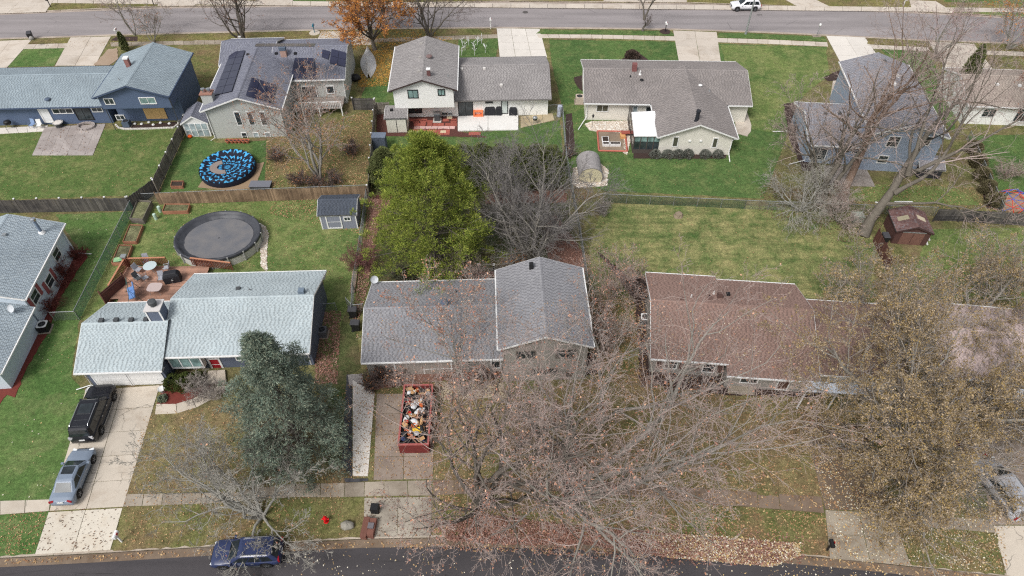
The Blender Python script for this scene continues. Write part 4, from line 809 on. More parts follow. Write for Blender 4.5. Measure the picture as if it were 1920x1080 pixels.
def chainlink(label, pts, ht=1.2, wire=None, step=.085, top=True, r=.0045, group=None):
    P = [np.array(p[:2], float) for p in pts]; root = thing('chain_link_fence', label, 'fence', (P[0][0], P[0][1], 0), group=group); base = P[0]; W_ = []
    for a, b in zip(P[:-1], P[1:]):
        a, b = a - base, b - base; L = np.linalg.norm(b - a); d = (b - a) / L; d3 = np.array([d[0], d[1], 0]); A = np.array([a[0], a[1], 0])
        xs = np.arange(-ht, L, step)
        for sg in (1, -1):
            x0, x1 = (xs, xs + ht) if sg == 1 else (xs + ht, xs); z0, z1 = np.full_like(xs, .04), np.full_like(xs, ht)
            for (xa, xb) in ((x0, x1),):
                t0 = np.clip((0 - xa) / (xb - xa), 0, 1) if sg == 1 else np.clip((L - xa) / (xb - xa), 0, 1); t1 = np.clip((L - xa) / (xb - xa), 0, 1) if sg == 1 else np.clip((0 - xa) / (xb - xa), 0, 1)
                qa, qb = xa + (xb - xa) * t0, xa + (xb - xa) * t1; za, zb = z0 + (z1 - z0) * t0, z0 + (z1 - z0) * t1; k = np.abs(qb - qa) > .03
                W_.append(np.stack([A + np.outer(qa[k], d3) + np.outer(za[k], [0, 0, 1]), A + np.outer(qb[k], d3) + np.outer(zb[k], [0, 0, 1])], 1))
        n = max(1, round(L / 2.6))
        for i in range(n + 1):
            p = a + d * L * i / n; MB().tube([(0, 0, 0), (0, 0, ht + .06)], .032, 8).build('post', galv, root, loc=(p[0], p[1], 0))
        if top: MB().tube([(a[0], a[1], ht), (b[0], b[1], ht)], .03, 8).build('rail', galv, root)
    V, F = tubes(np.concatenate(W_), np.full((sum(len(w) for w in W_), 2), r), 3); o = npmesh('wire_mesh', V, F, wire or gwire, root); o['kind'] = 'stuff'; return root
def tubes(P, R, n=3):
    """P (N,k,3) polylines, R (N,k) radii -> vertices, quad faces"""
    N, K, _ = P.shape; T = np.empty_like(P); T[:, 1:-1] = P[:, 2:] - P[:, :-2]; T[:, 0] = P[:, 1] - P[:, 0]; T[:, -1] = P[:, -1] - P[:, -2]
    T /= np.linalg.norm(T, axis=2, keepdims=True) + 1e-9; up = np.where(np.abs(T[..., 2:3]) < .9, np.array([0, 0, 1.]), np.array([1., 0, 0])); A = np.cross(T, up); A /= np.linalg.norm(A, axis=2, keepdims=True) + 1e-9; B = np.cross(T, A)
    t = 2 * np.pi * np.arange(n) / n; V = P[:, :, None] + R[:, :, None, None] * (A[:, :, None] * np.cos(t)[:, None] + B[:, :, None] * np.sin(t)[:, None]); V = V.reshape(-1, 3)
    i = np.arange(N)[:, None, None] * K * n; k = np.arange(K - 1)[None, :, None] * n; j = np.arange(n)[None, None, :]; j2 = (j + 1) % n
    F = np.stack([i + k + j, i + k + j2, i + k + n + j2, i + k + n + j], -1).reshape(-1, 4); return V, F
gwire = M('green_wire', lin(46, 84, 70), .15); swire = M('silver_wire', lin(120, 126, 126), .1)
chainlink('green chain link fence along the raised planter boxes', [G(150, 600), G(259, 380)], 1.3, step=.07, r=.0065)
chainlink('chain link rail and mesh in front of the brown board fence', [G(259, 380), G(690, 363)], 1.2, swire, .14)
chainlink('chain link fence between the shed yard and the big pine', [G(690, 366), G(672, 500), G(664, 545), G(662, 592)], 1.25, swire, .1)
chainlink('green chain link fence across the top of the striped lawn', [G(1130, 380), G(1395, 392)], 1.2, step=.075, r=.0065)
chainlink('chain link fence dividing the white and the cream house yards', [G(1102, 545), G(1086, 440), G(1062, 310), G(1054, 212)], 1.2, swire, .12)
chainlink('short chain link return beside the white house corner', [G(1054, 212), G(1022, 213)], 1.2, swire, .12)
chainlink('chain link fence behind the leaning trees', [G(1395, 392), G(1660, 402), G(1750, 405)], 1.2, swire, .12)
chainlink('chain link fence running up beside the bushy hedge at far right', [G(1876, 410), G(1812, 262)], 1.2, swire, .12)
chainlink('chain link gate between the blue house wall and the green fence', [G(104, 602), G(150, 600)], 1.2, swire, .12); chainlink('chain link gate left of the pale roofed ranch wall', [G(604, 585), G(632, 583)], 1.1, swire, .12); chainlink('open chain link gate beside the black bins', [G(652, 575), G(664, 588)], 1.2, swire, .12)
chainlink('short chain link run joining the slate roofed house', [G(664, 588), G(684, 586)], 1.2, swire, .12)
# ---------------------------------------------------------------- sheds
def shed(name, label, loc, rz, w, d, he, hr, wall, roof, axis='x', ov=.15, trim=white, cat='shed'):
    h = House(name, label, loc, rz, wall, roof, trim=trim, cat=cat); h.gable('s', -ov, w + ov, -ov, d + ov, he, hr, axis=axis, ov=ov, rk=ov, gutter=False); return h
roof_sh = RF('shingles_shed', [(66, 72, 82), (88, 94, 104), (76, 82, 92)]); sid_shed = SIDING('siding_shed', lin(134, 138, 152), .2, .4, vertical=True)
h = shed('garden_shed', 'grey garden shed with white double door and small window under dark roof', (-19.46, 53.0), 2.5, 3.65, 2.9, 2.0, 2.75, sid_shed, roof_sh)
w = h.frame((1.35, 0, .98), 1.55, 1.75, pane=sid_shed, cols=1, rows=2, name='door', ft=.12); h.frame((2.75, 0, 1.35), .75, .6, cols=2, ft=.1)
m = MB().bx(-.012, .1, -.02, 0, 0, 1.95).bx(3.55, 3.66, -.02, 0, 0, 1.95); m.build('corner_trim', white, h.e)
h = shed('garden_shed', 'small cream shed with two ribbed doors under grey shingles', (-14.85, 70.1), 2, 2.4, 2.5, 2.1, 2.5, SIDING('ribbed_cream', lin(220, 216, 204), .16, .4, vertical=True), roof_hh)
for x in (.6, 1.78): MB().bx(x - .54, x + .54, -.04, 0, .1, 1.85).build('door', MATS['ribbed_cream'], h.e)
MB().bx(1.16, 1.22, -.05, 0, .1, 1.9).build('door_trim', black, h.e); MB().bx(2.34, 2.42, -.05, 0, .05, 1.9).build('corner_trim', black, h.e); h.vent(734, 207, 's0', black, size=.34)
cb = thing('storage_cabinet', 'tall slate grey storage cabinet behind the hedge end', 'cabinet', G(713, 283)); grc = M('grey_resin', lin(84, 92, 106), .1)
MB().bx(-.75, .75, 0, .95, 0, 1.8).build('cabinet_body', grc, cb); MB().bx(-.8, .8, -.06, 1.0, 1.8, 1.88).build('lid', M('grey_resin_lid', lin(112, 122, 138), .08), cb); MB().bx(-.7, -.02, -.03, 0, .1, 1.7).build('door', grc, cb); MB().bx(.02, .7, -.03, 0, .1, 1.7).build('door', grc, cb)
# barrel roofed shed
b = thing('barrel_shed', 'barrel roofed shed with curved shingled top and cream front on pale stones', 'shed', (7.4, 60.6, 0), R_(1)); n = 14
arc = [(1.2 + 1.3 * math.cos(math.pi * (1 - i / n)), .75 + 1.25 * math.sin(math.pi * i / n)) for i in range(n + 1)]
m = MB(); prof = [(0.02, 0), (2.38, 0)] + [(x * .985 + .02, z - .03) for x, z in arc[::-1]]; k = len(prof); m.add([(x, 0, z) for x, z in prof] + [(x, 3.1, z) for x, z in prof], [tuple(range(k)), tuple(range(2 * k - 1, k - 1, -1))] + [(i, k + i, k + (i + 1) % k, (i + 1) % k) for i in range(k)]); m.build('wall', M('cream_panel', lin(206, 198, 168), .08), b)
rt = MB()
for i in range(n):
    for j in range(10): rt.hexa([(arc[i][0], -.06 + j * .32, arc[i][1]), (arc[i + 1][0], -.06 + j * .32, arc[i + 1][1]), (arc[i + 1][0], -.06 + j * .32 + .31, arc[i + 1][1]), (arc[i][0], -.06 + j * .32 + .31, arc[i][1])], [(1.2 + (arc[i][0] - 1.2) * 1.03, -.06 + j * .32, arc[i][1] + .03), (1.2 + (arc[i + 1][0] - 1.2) * 1.03, -.06 + j * .32, arc[i + 1][1] + .03), (1.2 + (arc[i + 1][0] - 1.2) * 1.03, .25 + j * .32, arc[i + 1][1] + .03), (1.2 + (arc[i][0] - 1.2) * 1.03, .25 + j * .32, arc[i][1] + .03)])
rt.build('shingles', roof_hh[0], b)['kind'] = 'stuff'; MB().bx(.75, 1.65, -.03, 0, .05, 1.5).build('door', MATS['cream_panel'], b)
# brown metal shed
h = shed('metal_shed', 'rusty maroon metal shed with sliding doors beside the leaning tree', (38.15, 50.9), -6, 3.3, 3.0, 1.75, 2.5, M('maroon_metal', lin(88, 62, 58), .3), ISL('rusty_roof', [lin(92, 68, 66), lin(106, 82, 80), lin(116, 92, 88), lin(112, 102, 104)], mott=.35), axis='y', trim=M('dark_maroon', lin(76, 56, 54), .2))
for x in (1.1, 2.2): MB().bx(x - .52, x + .52, -.05, 0, .05, 1.6).build('door', M('faded_maroon', lin(120, 88, 78), .3), h.e)
MB().bx(.5, 2.8, -.07, 0, 1.6, 1.68).build('door_track', galv, h.e)
for x, yy, mm in ((.75, 1.5, M('grey_skylight', lin(150, 142, 120), .1)), (2.5, 1.6, M('pale_skylight', lin(196, 184, 160), .1))):
    k = 's0' if x < 1.65 else 's1'; p0, nn = h.pl[k]; z = p0[2] - (nn[0] * (x - p0[0]) + nn[1] * (yy - p0[1])) / nn[2]; MB().box((0, 0, .03), (1.0, .6, .03), ry=math.atan2(nn[0], nn[2])).build('skylight', mm, h.e, loc=(x, yy, z))
# lean-to shed with glass doors
h = shed('lean_to_shed', 'lean-to shed with white framed glass doors beside the solar house', (-38.6, 69.3), 3, 2.9, 2.8, 1.9, 2.9, white, roof_hg, axis='y')
for x in (.45, 1.1, 1.8, 2.45): MB().bx(x - .27, x + .27, -.05, 0, .15, 1.75).build('pane', glassl, h.e)
MB().bx(.72, .82, -.07, 0, .1, 1.8).bx(1.4, 1.5, -.07, 0, .1, 1.8).bx(2.08, 2.18, -.07, 0, .1, 1.8).bx(.15, 2.75, -.065, 0, .92, .98).build('door_frame', white, h.e)
h = shed('small_shed', 'black tarped lean-to at the corner of the dusk blue house', tuple(G(1718, 333)[:2]), -6, 2.4, 2.4, 1.3, 1.9, M('black_tarp', lin(56, 56, 60), .3), ISL('tarp_roof', [lin(150, 146, 150), lin(170, 166, 168)]), axis='x', trim=white)
# ---------------------------------------------------------------- pools
pc = G(415, 470); pool = thing('round_pool', 'large above ground pool under a sagging black winter cover', 'pool', (-29.25, 50.85, 0), R_(4)); RX, RY = 4.1, 3.55
MB().lathe([(1.0, 0), (1.0, 1.22)], 56, sx=RX, sy=RY, cap=False).build('pool_wall', M('pool_wall_white', lin(196, 194, 188), .08), pool)
cov = M('black_pool_cover', lin(58, 60, 66), .25, 1.2, rough=.45, c2=lin(84, 86, 92)); m = MB(); n = 72; prof = [(1.015, .92), (1.03, 1.18), (1.01, 1.29), (.975, 1.27), (.93, 1.05), (.87, .86), (.80, .78), (.5, .76), (.2, .755), (.03, .755)]
vs = []
for i, (r, z) in enumerate(prof):
    for j in range(n):
        t = 2 * math.pi * j / n; k = (1 + .012 * math.sin(9 * t + i) + random.uniform(-.006, .006)) if 3 <= i <= 6 else 1; zz = z + (random.uniform(-.05, .05) + .05 * math.sin(13 * t + 2 * i) if 4 <= i <= 5 else 0); zz -= .10 * max(0, math.sin(t)) if i in (5, 6) else 0; vs.append((RX * r * k * math.cos(t), RY * r * k * math.sin(t), zz))
fs_ = [(i * n + j, i * n + (j + 1) % n, (i + 1) * n + (j + 1) % n, (i + 1) * n + j) for i in range(len(prof) - 1) for j in range(n)] + [tuple((len(prof) - 1) * n + j for j in range(n))]
m.add(vs, fs_); m.build('cover', cov, pool, smooth=True)
m = MB(); m.lathe([(.82, .80), (.3, .80), (.02, .80)], 48, sx=RX, sy=RY, cap=False); m.build('rainwater', M('murky_water', lin(108, 110, 116), .3, .9, rough=.3, spec=.35, c2=lin(128, 122, 116)), pool)
for i in range(16): t = 2 * math.pi * i / 16; MB().box((0, 0, .62), (.14, .12, 1.24), rz=t).build('upright', M('pool_post', lin(170, 170, 168), .06), pool, loc=(RX * 1.02 * math.cos(t), RY * 1.02 * math.sin(t), 0))
sb = sheet('stone_border', [(498, 425), (488, 420), (490, 500), (500, 508), (500, 470), (503, 440)], .04, MATS['white_gravel_bed'], .06, .04)
for i, (u, v) in enumerate([(458, 436), (460, 443), (430, 446), (445, 470), (384, 455), (372, 475), (420, 490)]):
    pass
pw = thing('inflatable_pool', 'round pool wearing a blue chevron cover with a puddled middle', 'pool', (-31.75, 62.65, 0))
t = NT('chevron_fabric'); sp = t.new('ShaderNodeSeparateXYZ'); t.l.new(t.obj(), sp.inputs[0]); ang = t.math('ARCTAN2', sp.outputs[1], sp.outputs[0]); rad = t.math('ADD', t.math('SQRT', t.math('ADD', t.math('POWER', sp.outputs[0], 2.), t.math('POWER', sp.outputs[1], 2.))), t.math('MULTIPLY', t.noise(.7, 2, vec=t.obj()), 1.1))
tri = t.math('PINGPONG', t.math('MULTIPLY', ang, 8.28), 1.0); band = t.math('FRACT', t.math('MULTIPLY', t.math('ADD', t.math('ADD', rad, t.math('MULTIPLY', sp.outputs[2], -.6)), t.math('MULTIPLY', tri, .26)), 1.75))
brk = t.math('FRACT', t.math('ADD', t.math('MULTIPLY', ang, 2.07), t.math('MULTIPLY', t.math('FLOOR', t.math('MULTIPLY', rad, 1.75)), .37))); f = t.math('MULTIPLY', t.math('GREATER_THAN', band, .63), t.math('GREATER_THAN', brk, .26)); col = t.mix(f, lin(22, 26, 44), t.mix(t.noise(.5), lin(40, 132, 200), lin(92, 186, 228))); chev = t.done(col, .6, 0, .3)
n = 64; prof = [(1.0, 0), (1.03, .35), (1.02, .7), (1.0, .92), (.96, 1.02), (.90, 1.0), (.80, .86), (.66, .72), (.5, .64), (.3, .62), (.05, .62)]; m = MB(); vs = [(2.95 * r * math.cos(2 * math.pi * j / n), 2.95 * r * math.sin(2 * math.pi * j / n), z + (random.uniform(-.03, .03) if 4 < i < 9 else 0)) for i, (r, z) in enumerate(prof) for j in range(n)]
lo = [(i * n + j, i * n + (j + 1) % n, (i + 1) * n + (j + 1) % n, (i + 1) * n + j) for i in range(len(prof) - 1) for j in range(n)] + [tuple((len(prof) - 1) * n + j for j in range(n))]
m.add(vs, [q for q in lo if q[0] >= 2 * n]); m.build('cover', chev, pw, smooth=True); MB().lathe([(2.98, 0), (3.08, .3), (3.05, .72)], 64, cap=False).build('pool_wall', M('navy_vinyl', lin(34, 38, 54), .2), pw, smooth=True)
m = MB(); pts = [(-2.0 + .55 * math.cos(a) * (1.2 if k else 1), math.sin(a), 0) for k, a in enumerate([])]
pud = [(1.55 * math.cos(a), 1.25 * math.sin(a)) for a in np.linspace(math.pi * .62, math.pi * 1.62, 14)] + [(.75 * math.cos(a), .6 * math.sin(a)) for a in np.linspace(math.pi * 1.62, math.pi * .62, 12)]
MB().prism([(x - .35, y - .1) for x, y in pud], .66, .735).build('puddle', M('puddle_leafy', lin(150, 142, 138), .25, 2, rough=.3, c2=lin(122, 96, 76)), pw)
sheet('pool_base', [(371, 351), (385, 330), (470, 305), (487, 306), (496, 303), (478, 352), (430, 357)], .05, M('tan_sand', lin(150, 128, 104), .15), .06, .02, 'tan sand base under the chevron pool')
lid = thing('lounge_box', 'grey flat topped box beside the chevron pool', 'storage box', G(490, 355)); MB().bx(-1.2, 1.0, -.1, .9, 0, .4).build('box_body', darkgrey, lid); MB().bx(-1.25, 1.05, -.15, .95, .4, .46).build('lid', M('grey_lid', lin(112, 114, 122), .1), lid)
# ---------------------------------------------------------------- pool deck of the ranch
dk = thing('wooden_deck', 'reddish wooden deck with railings between the ranch and the black pool', 'deck', (-37.2, 43.0, 0), R_(2.1)); dw = WOOD('deck_red', lin(146, 116, 102), lin(176, 136, 116), .25); dr = WOOD('rail_red', lin(116, 72, 58), None, .2); drt = WOOD('rail_top', lin(186, 132, 104), None, .1)
bd = None
for i in range(44):
    y = -2.3 + i * .145; x1 = 8.2 if y < 3.8 else 4.3; x0 = 0.15 if y > -.2 else .9
    o = MB().bx(x0, x1, y, y + .134, .5, .54).build('deck_board', dw, dk)
MB().bx(.1, 8.2, -2.35, -2.3, 0, .5).bx(.1, .14, -2.3, 4.1, 0, .5).build('skirt', dr, dk)
def railing(a, b, z=.54, h=1.0, step=.16):
    a, b = np.array(a), np.array(b); L = np.linalg.norm(b - a); d = (b - a) / L; ang = math.atan2(d[1], d[0]); n = int(L / step); src = None; c = (a + b) / 2
    MB().bx(-L / 2, L / 2, -.08, .08, h, h + .05).build('rail_top', drt, dk, loc=(c[0], c[1], z)).rotation_euler = (0, 0, ang)
    for i in range(n + 1):
        p = a + d * (L * i / n)
        if src is None: src = MB().bx(-.045, .045, -.02, .02, .06, h).build('baluster', dr, dk, loc=(p[0], p[1], z)); src.rotation_euler = (0, 0, ang)
        else: inst('baluster', src, dk, (p[0], p[1], z), ang)
railing((.1, .6), (.35, 4.15)); railing((.45, 4.15), (4.2, 4.15)); railing((6.6, 4.0), (10.6, 3.2))
MB().bx(.2, .55, 4.0, 4.35, 0, 1.75).build('lantern_post', dr, dk); MB().bx(.12, .62, 3.95, 4.42, 1.75, 1.9).build('post_cap', galv, dk)
g = thing('wooden_gate', 'open maroon wooden gate panel at the deck entrance', 'gate', G(222, 556)); MB().box((.0, .0, .9), (.05, 2.6, 1.6), rz=R_(-25)).build('panel', fw_rust, g); 
for z in (.3, 1.5): MB().box((.05, 0, z), (.05, 2.6, .1), rz=R_(-25)).build('rail', fw_rust, g)
for y in (-1.3, 1.3): MB().box((-y * math.sin(R_(-25)) , y * math.cos(R_(-25)), 1.0), (.1, .1, 2.0)).build('post', fw_rust, g)
DZ = .54
def patio_chair(label, u, v, rz, z=DZ, mat=None, grp=None, fr=None):
    c = thing('patio_chair', label, 'chair', G(u, v, z), R_(rz), grp); mat = mat or M('grey_sling', lin(158, 160, 168), .1); fr = fr or galv
    MB().box((0, 0, .42), (.52, .5, .04), rx=R_(4)).build('seat', mat, c); MB().box((0, .3, .72), (.52, .05, .6), rx=R_(-16)).build('backrest', mat, c)
    for sx in (-1, 1):
        MB().tube([(sx * .28, -.26, 0), (sx * .28, -.26, .62), (sx * .28, .3, .62)], .02, 5).build('armrest', fr, c); MB().tube([(sx * .28, .25, 0), (sx * .28, .22, .5)], .02, 5).build('leg', fr, c)
    return c
for i, (u, v, a) in enumerate(((277, 494, 20), (262, 511, 70), (275, 526, 140), (315, 507, -80))): patio_chair(('grey sling chair at the top of the round glass table', 'grey sling chair left of the round glass table, by the railing', 'grey sling chair below the round glass table', 'grey sling chair right of the round glass table')[i], u, v, a, grp='sling chairs on the deck')
patio_chair('grey reclining sling chair beside the covered grill', 305, 527, 10, grp='sling chairs on the deck'); patio_chair('pale folded chair behind the covered grill near the roof', 326, 528, -30, mat=M('pale_sling', lin(186, 184, 180), .1), grp='sling chairs on the deck')
patio_chair('dark sling chair between the swing and the railing', 262, 527, 60, mat=darkgrey, grp='sling chairs on the deck')
def table(label, u, v, z, rx, ry, mat, h=.72, rz=0, name='patio_table', sq=False):
    t_ = thing(name, label, 'table', G(u, v, z), R_(rz))
    if sq: MB().prism([(rx * math.copysign(abs(math.cos(a)) ** .55, math.cos(a)), ry * math.copysign(abs(math.sin(a)) ** .55, math.sin(a))) for a in np.linspace(0, 2 * math.pi, 29)[:-1]], h - .03, h).build('table_top', mat, t_)
    else: MB().lathe([(.98, h - .03), (1, h)], 28, sx=rx, sy=ry).build('table_top', mat, t_)
    for sx, sy in ((-1, -1), (1, -1), (1, 1), (-1, 1)): MB().tube([(sx * rx * .72, sy * ry * .72, 0), (sx * rx * .55, sy * ry * .55, h - .03)], .022, 5).build('leg', galv, t_)
    return t_
table('round pale glass table on the deck', 286, 508, DZ, .62, .62, M('frosted_glass', lin(186, 200, 202), .05, rough=.2)); table('rounded square mauve table in front of the porch swing', 295, 548, DZ, .66, .55, M('mauve_glass', lin(184, 168, 164), .05, rough=.3), sq=True)
def covered_grill(label, u, v, z, w, d, hh, rz=0, mat=None, grp=None):
    g_ = thing('covered_grill', label, 'grill', G(u, v, z), R_(rz), grp); mat = mat or M('black_cover', lin(40, 41, 46), .3, 4, rough=.6)
    m = MB(); m.hexa([(-w / 2, -d / 2, 0), (w / 2, -d / 2, 0), (w / 2, d / 2, 0), (-w / 2, d / 2, 0)], [(-w / 2, -d / 2, hh * .72), (w / 2, -d / 2, hh * .72), (w / 2, d / 2, hh * .72), (-w / 2, d / 2, hh * .72)]); m.hexa([(-w / 2, -d / 2, hh * .72), (w / 2, -d / 2, hh * .72), (w / 2, d / 2, hh * .72), (-w / 2, d / 2, hh * .72)], [(-w * .36, -d * .3, hh), (w * .36, -d * .3, hh), (w * .36, d * .34, hh), (-w * .36, d * .34, hh)])
    o = m.build('cover', mat, g_); bv = o.modifiers.new('b', 'BEVEL'); bv.width = .06; bv.segments = 2
    for sx in (-1, 1): MB().tube([(sx * w * .42, -d * .4, -.0), (sx * w * .42, -d * .52, .25)], .02, 5).build('cover_strap', darkgrey, g_)
    return g_
covered_grill('large grill under a black cover on the red deck', 326, 526, DZ, 1.5, .8, 1.15, 15); covered_grill('wide grill under a black cover on the white patio', 919, 214, .12, 1.35, .7, 1.2, grp='covered grills'); covered_grill('narrow smoker under a black cover next to the wide covered grill', 935.5, 214, .12, .75, .7, 1.2, grp='covered grills'); covered_grill('grill under a black cover at the right end of the white patio', 962, 214, .12, 1.0, .7, 1.05, grp='covered grills')
# porch swing
sw = thing('porch_swing', 'green framed porch swing with blue cushions on the deck', 'swing', G(252, 556, DZ), R_(-62)); gm = M('green_metal', lin(60, 92, 86), .1); bl = M('blue_cushion', lin(106, 140, 190), .15)
for sx in (-1, 1): MB().tube([(sx * .95, -.6, 0), (sx * .9, 0, 1.7), (sx * .95, .6, 0)], .03, 6).build('side_frame', gm, sw)
MB().tube([(-.9, 0, 1.7), (.9, 0, 1.7)], .03, 6).build('top_bar', gm, sw)
for i in range(3):
    x = -.55 + i * .55; o = MB().box((x, -.08, .55), (.52, .55, .13)).build('seat_cushion', bl, sw); o.modifiers.new('b', 'BEVEL').width = .04
    o = MB().box((x, .24, .85), (.52, .13, .6), rx=R_(-15)).build('back_cushion', bl, sw); o.modifiers.new('b', 'BEVEL').width = .04
for sx in (-1, 1): MB().tube([(sx * .85, 0, 1.68), (sx * .82, .05, .5)], .012, 4).build('hanger', gm, sw)
# ---------------------------------------------------------------- raised planters
def planter(label, corners, z, mat, fill, bag=False):
    q = [G(u, v, 0) for u, v in corners]; c = sum(q) / 4; r = thing('raised_planter', label, 'planter', c, group='raised planters of the pool yard')
    for i in range(4):
        a, b = q[i] - c, q[(i + 1) % 4] - c; d = (b - a) / np.linalg.norm(b - a); L_ = np.linalg.norm(b - a); ang = math.atan2(d[1], d[0]); k = (a + b) / 2
        for j in range(2): MB().bx(-L_ / 2 - .02, L_ / 2 - .05, -.025, .025, j * z / 2 + .004, (j + 1) * z / 2 - .004).build('board', mat, r, loc=(k[0], k[1], 0)).rotation_euler = (0, 0, ang)
    MB().prism([tuple((x - c)[:2] * .96) for x in q], 0, z * .72).build('soil', fill, r)
    if bag: m = MB(); m.box((-.1, -.75, z * .72 + .07), (.85, .6, .12), rz=.3); o = m.build('feed_bag', M('green_bag', lin(84, 176, 130), .3, 3, c2=lin(226, 216, 170)), r); o.modifiers.new('b', 'BEVEL').width = .05
    return r
weed = LAWN('planter_weeds', lin(86, 92, 58), lin(112, 116, 80), lin(140, 138, 100), .5, soil and lin(70, 62, 52), .4); red_wood = WOOD('planter_wood', lin(172, 124, 100), lin(150, 104, 84), .15)
planter('tall weathered grey planter box at the corner of the green fence', [(248, 418), (272, 420), (288, 386), (262, 384)], .7, fw_mid, weed); planter('long red planter box under the brown fence', [(307, 402), (354, 401), (358, 388), (312, 388)], .45, red_wood, weed); planter('red planter box of green weeds, middle of the three along the green fence', [(233, 458), (258, 458), (270, 427), (246, 426)], .4, red_wood, weed); planter('red planter box holding a green and white bag', [(212, 498), (238, 498), (250, 465), (226, 464)], .4, red_wood, weed, True)
planter('low wooden planter behind the chevron pool fence corner', [(322, 354), (344, 354), (346, 344), (324, 344)], .4, red_wood, soil)
for i, (u, v) in enumerate(((301, 397), (293, 411))):
    p = tag(MB().lathe([(.17, 0), (.17, .62), (.15, .72), (.05, .74)], 14).build('utility_pedestal', M('pale_green_plastic', lin(176, 198, 184), .06), smooth=False), ('pale green utility pedestal nearer the red planter box', 'pale green utility pedestal nearer the grey planter box')[i], 'utility pedestal', 'utility pedestals'); p.location = tuple(G(u, v))
# ---------------------------------------------------------------- vehicles
def car(name, label, cat, loc, heading, L, Wd, Ht, paint, kind='suv', glass=None, rails=False, sunroof=False, rim=None, tail=None, cladding=False):
    """loc = ground centre, heading = direction of the nose in degrees from +x"""
    r = thing(name, label, cat, (loc[0], loc[1], loc[2]), R_(heading)); hw = Wd / 2; R = .36 if kind != 'sedan' else .33; glass = glass or glassc
    xf, xr = L * .5 - L * .185, -L * .5 + L * .2; N = 44; zb = .24 if kind == 'sedan' else .3
    if kind == 'sedan': top = [(-.5, .60), (-.485, .84), (-.42, .93), (-.28, .97), (.2, .93), (.3, .88), (.43, .76), (.485, .62), (.5, .45)]; cab = (-.36, -.19, .07, .235); belt = .93
    elif kind == 'van': top = [(-.5, .55), (-.49, .9), (-.47, 1.02), (-.3, 1.06), (.25, 1.04), (.34, 1.0), (.46, .80), (.49, .62), (.5, .45)]; cab = (-.485, -.43, .1, .31); belt = 1.04
    else: top = [(-.5, .62), (-.49, .98), (-.475, 1.06), (-.3, 1.10), (.15, 1.08), (.24, 1.08), (.42, 1.0), (.485, .86), (.5, .5)]; cab = (-.49, -.435, .08, .235) if kind == 'suv' else (-.485, -.39, .06, .24); belt = 1.08
    ks = Ht / (1.45 if kind == 'sedan' else 1.75); tx, tz = np.array([a for a, _ in top]) * L, np.array([z for _, z in top]) * (ks if kind != 'sedan' else 1); belt *= (ks if kind != 'sedan' else 1)
    xs = np.unique(np.concatenate([np.linspace(-L / 2, L / 2, N), tx])); m = MB(); rings = []
    for x in xs:
        e = abs(x) / (L / 2); w = hw * (1 - .10 * max(0, (e - .78) / .22) ** 2.2 - .05 * max(0, (e - .9) / .1) ** 2); zt = np.interp(x, tx, tz); lo = zb + .12 * max(0, (e - .9) / .1)
        for xc in (xf, xr):
            dd = abs(x - xc)
            if dd < R * 1.16: lo = max(lo, R + math.sqrt((R * 1.16) ** 2 - dd * dd))
        lo = min(lo, zt - .1); mid = lo + (zt - lo) * .45; rings.append([(x, s_ * y, z) for s_, y, z in ((1, w * .94, lo), (1, w, mid), (1, w * .985, zt - .09), (1, w * .90, zt - .015), (1, w * .45, zt + .012), (-1, w * .45, zt + .012), (-1, w * .90, zt - .015), (-1, w * .985, zt - .09), (-1, w, mid), (-1, w * .94, lo))])
    k = 10
    for ring in rings: m.v += ring
    for i in range(len(rings) - 1):
        for j in range(k): m.f.append((i * k + j, (i + 1) * k + j, (i + 1) * k + (j + 1) % k, i * k + (j + 1) % k))
    m.f.append(tuple(range(k))); m.f.append(tuple((len(rings) - 1) * k + j for j in range(k - 1, -1, -1))); b = m.build('body', paint, r, smooth=True)
    # cabin
    a0, a1, a2, a3 = [c_ * L for c_ in cab]; zr = Ht - .03; z0 = belt - .03; wb, wr = hw * .93, hw * .72 if kind == 'sedan' else hw * .78; z1 = zr - .05
    lowr = [(a0, wb * .86, z0), (a0 + L * .05, wb, z0), (a3 - L * .06, wb, z0), (a3, wb * .86, z0)]; upr = [(a1 - .05, wr * .88, z1), (a1 + L * .03, wr, z1), (a2 - L * .03, wr, z1), (a2 + .06, wr * .88, z1)]; crown = [(a1 + .1, wr * .72, zr), (a1 + L * .05, wr * .8, zr + .02), (a2 - L * .06, wr * .8, zr + .025), (a2 - .1, wr * .72, zr)]
    m = MB(); loops = []
    for ring in (lowr, upr, crown): full = ring + [(x, -y, z) for x, y, z in ring[::-1]]; loops.append(full); m.v += full
    for i in range(2):
        for j in range(8): m.f.append((i * 8 + (j + 1) % 8, i * 8 + j, (i + 1) * 8 + j, (i + 1) * 8 + (j + 1) % 8))
    m.f.append((16, 17, 18, 19, 20, 21, 22, 23)[::-1]); cb_ = m.build('cabin', paint, r); cb_.modifiers.new('b', 'BEVEL').width = .03
    lf, uf = [np.array(p) for p in loops[0]], [np.array(p) for p in loops[1]]
    def glassq(nm, A, B, C_, D, ins=(.06, .06, .1, .12)):
        n = np.cross(B - A, D - A); n /= np.linalg.norm(n); cen = (A + B + C_ + D) / 4
        if n @ (cen - np.array([cen[0] * .5, 0, z0])) < 0: n = -n
        f = lambda s_, t_: (A * (1 - s_) + B * s_) * (1 - t_) + (D * (1 - s_) + C_ * s_) * t_
        P_ = [f(ins[0], ins[2]), f(1 - ins[1], ins[2]), f(1 - ins[1], 1 - ins[3]), f(ins[0], 1 - ins[3])]; mm = MB(); mm.hexa([p - n * .03 for p in P_], [p + n * .016 for p in P_]); return mm.build(nm, glass, r)
    glassq('windscreen', lf[3], lf[4], uf[4], uf[3], (.05, .05, .06, .03)); glassq('rear_window', lf[0], lf[7], uf[7], uf[0], (.07, .07, .12, .1) if kind == 'sedan' else (.06, .06, .14, .1))
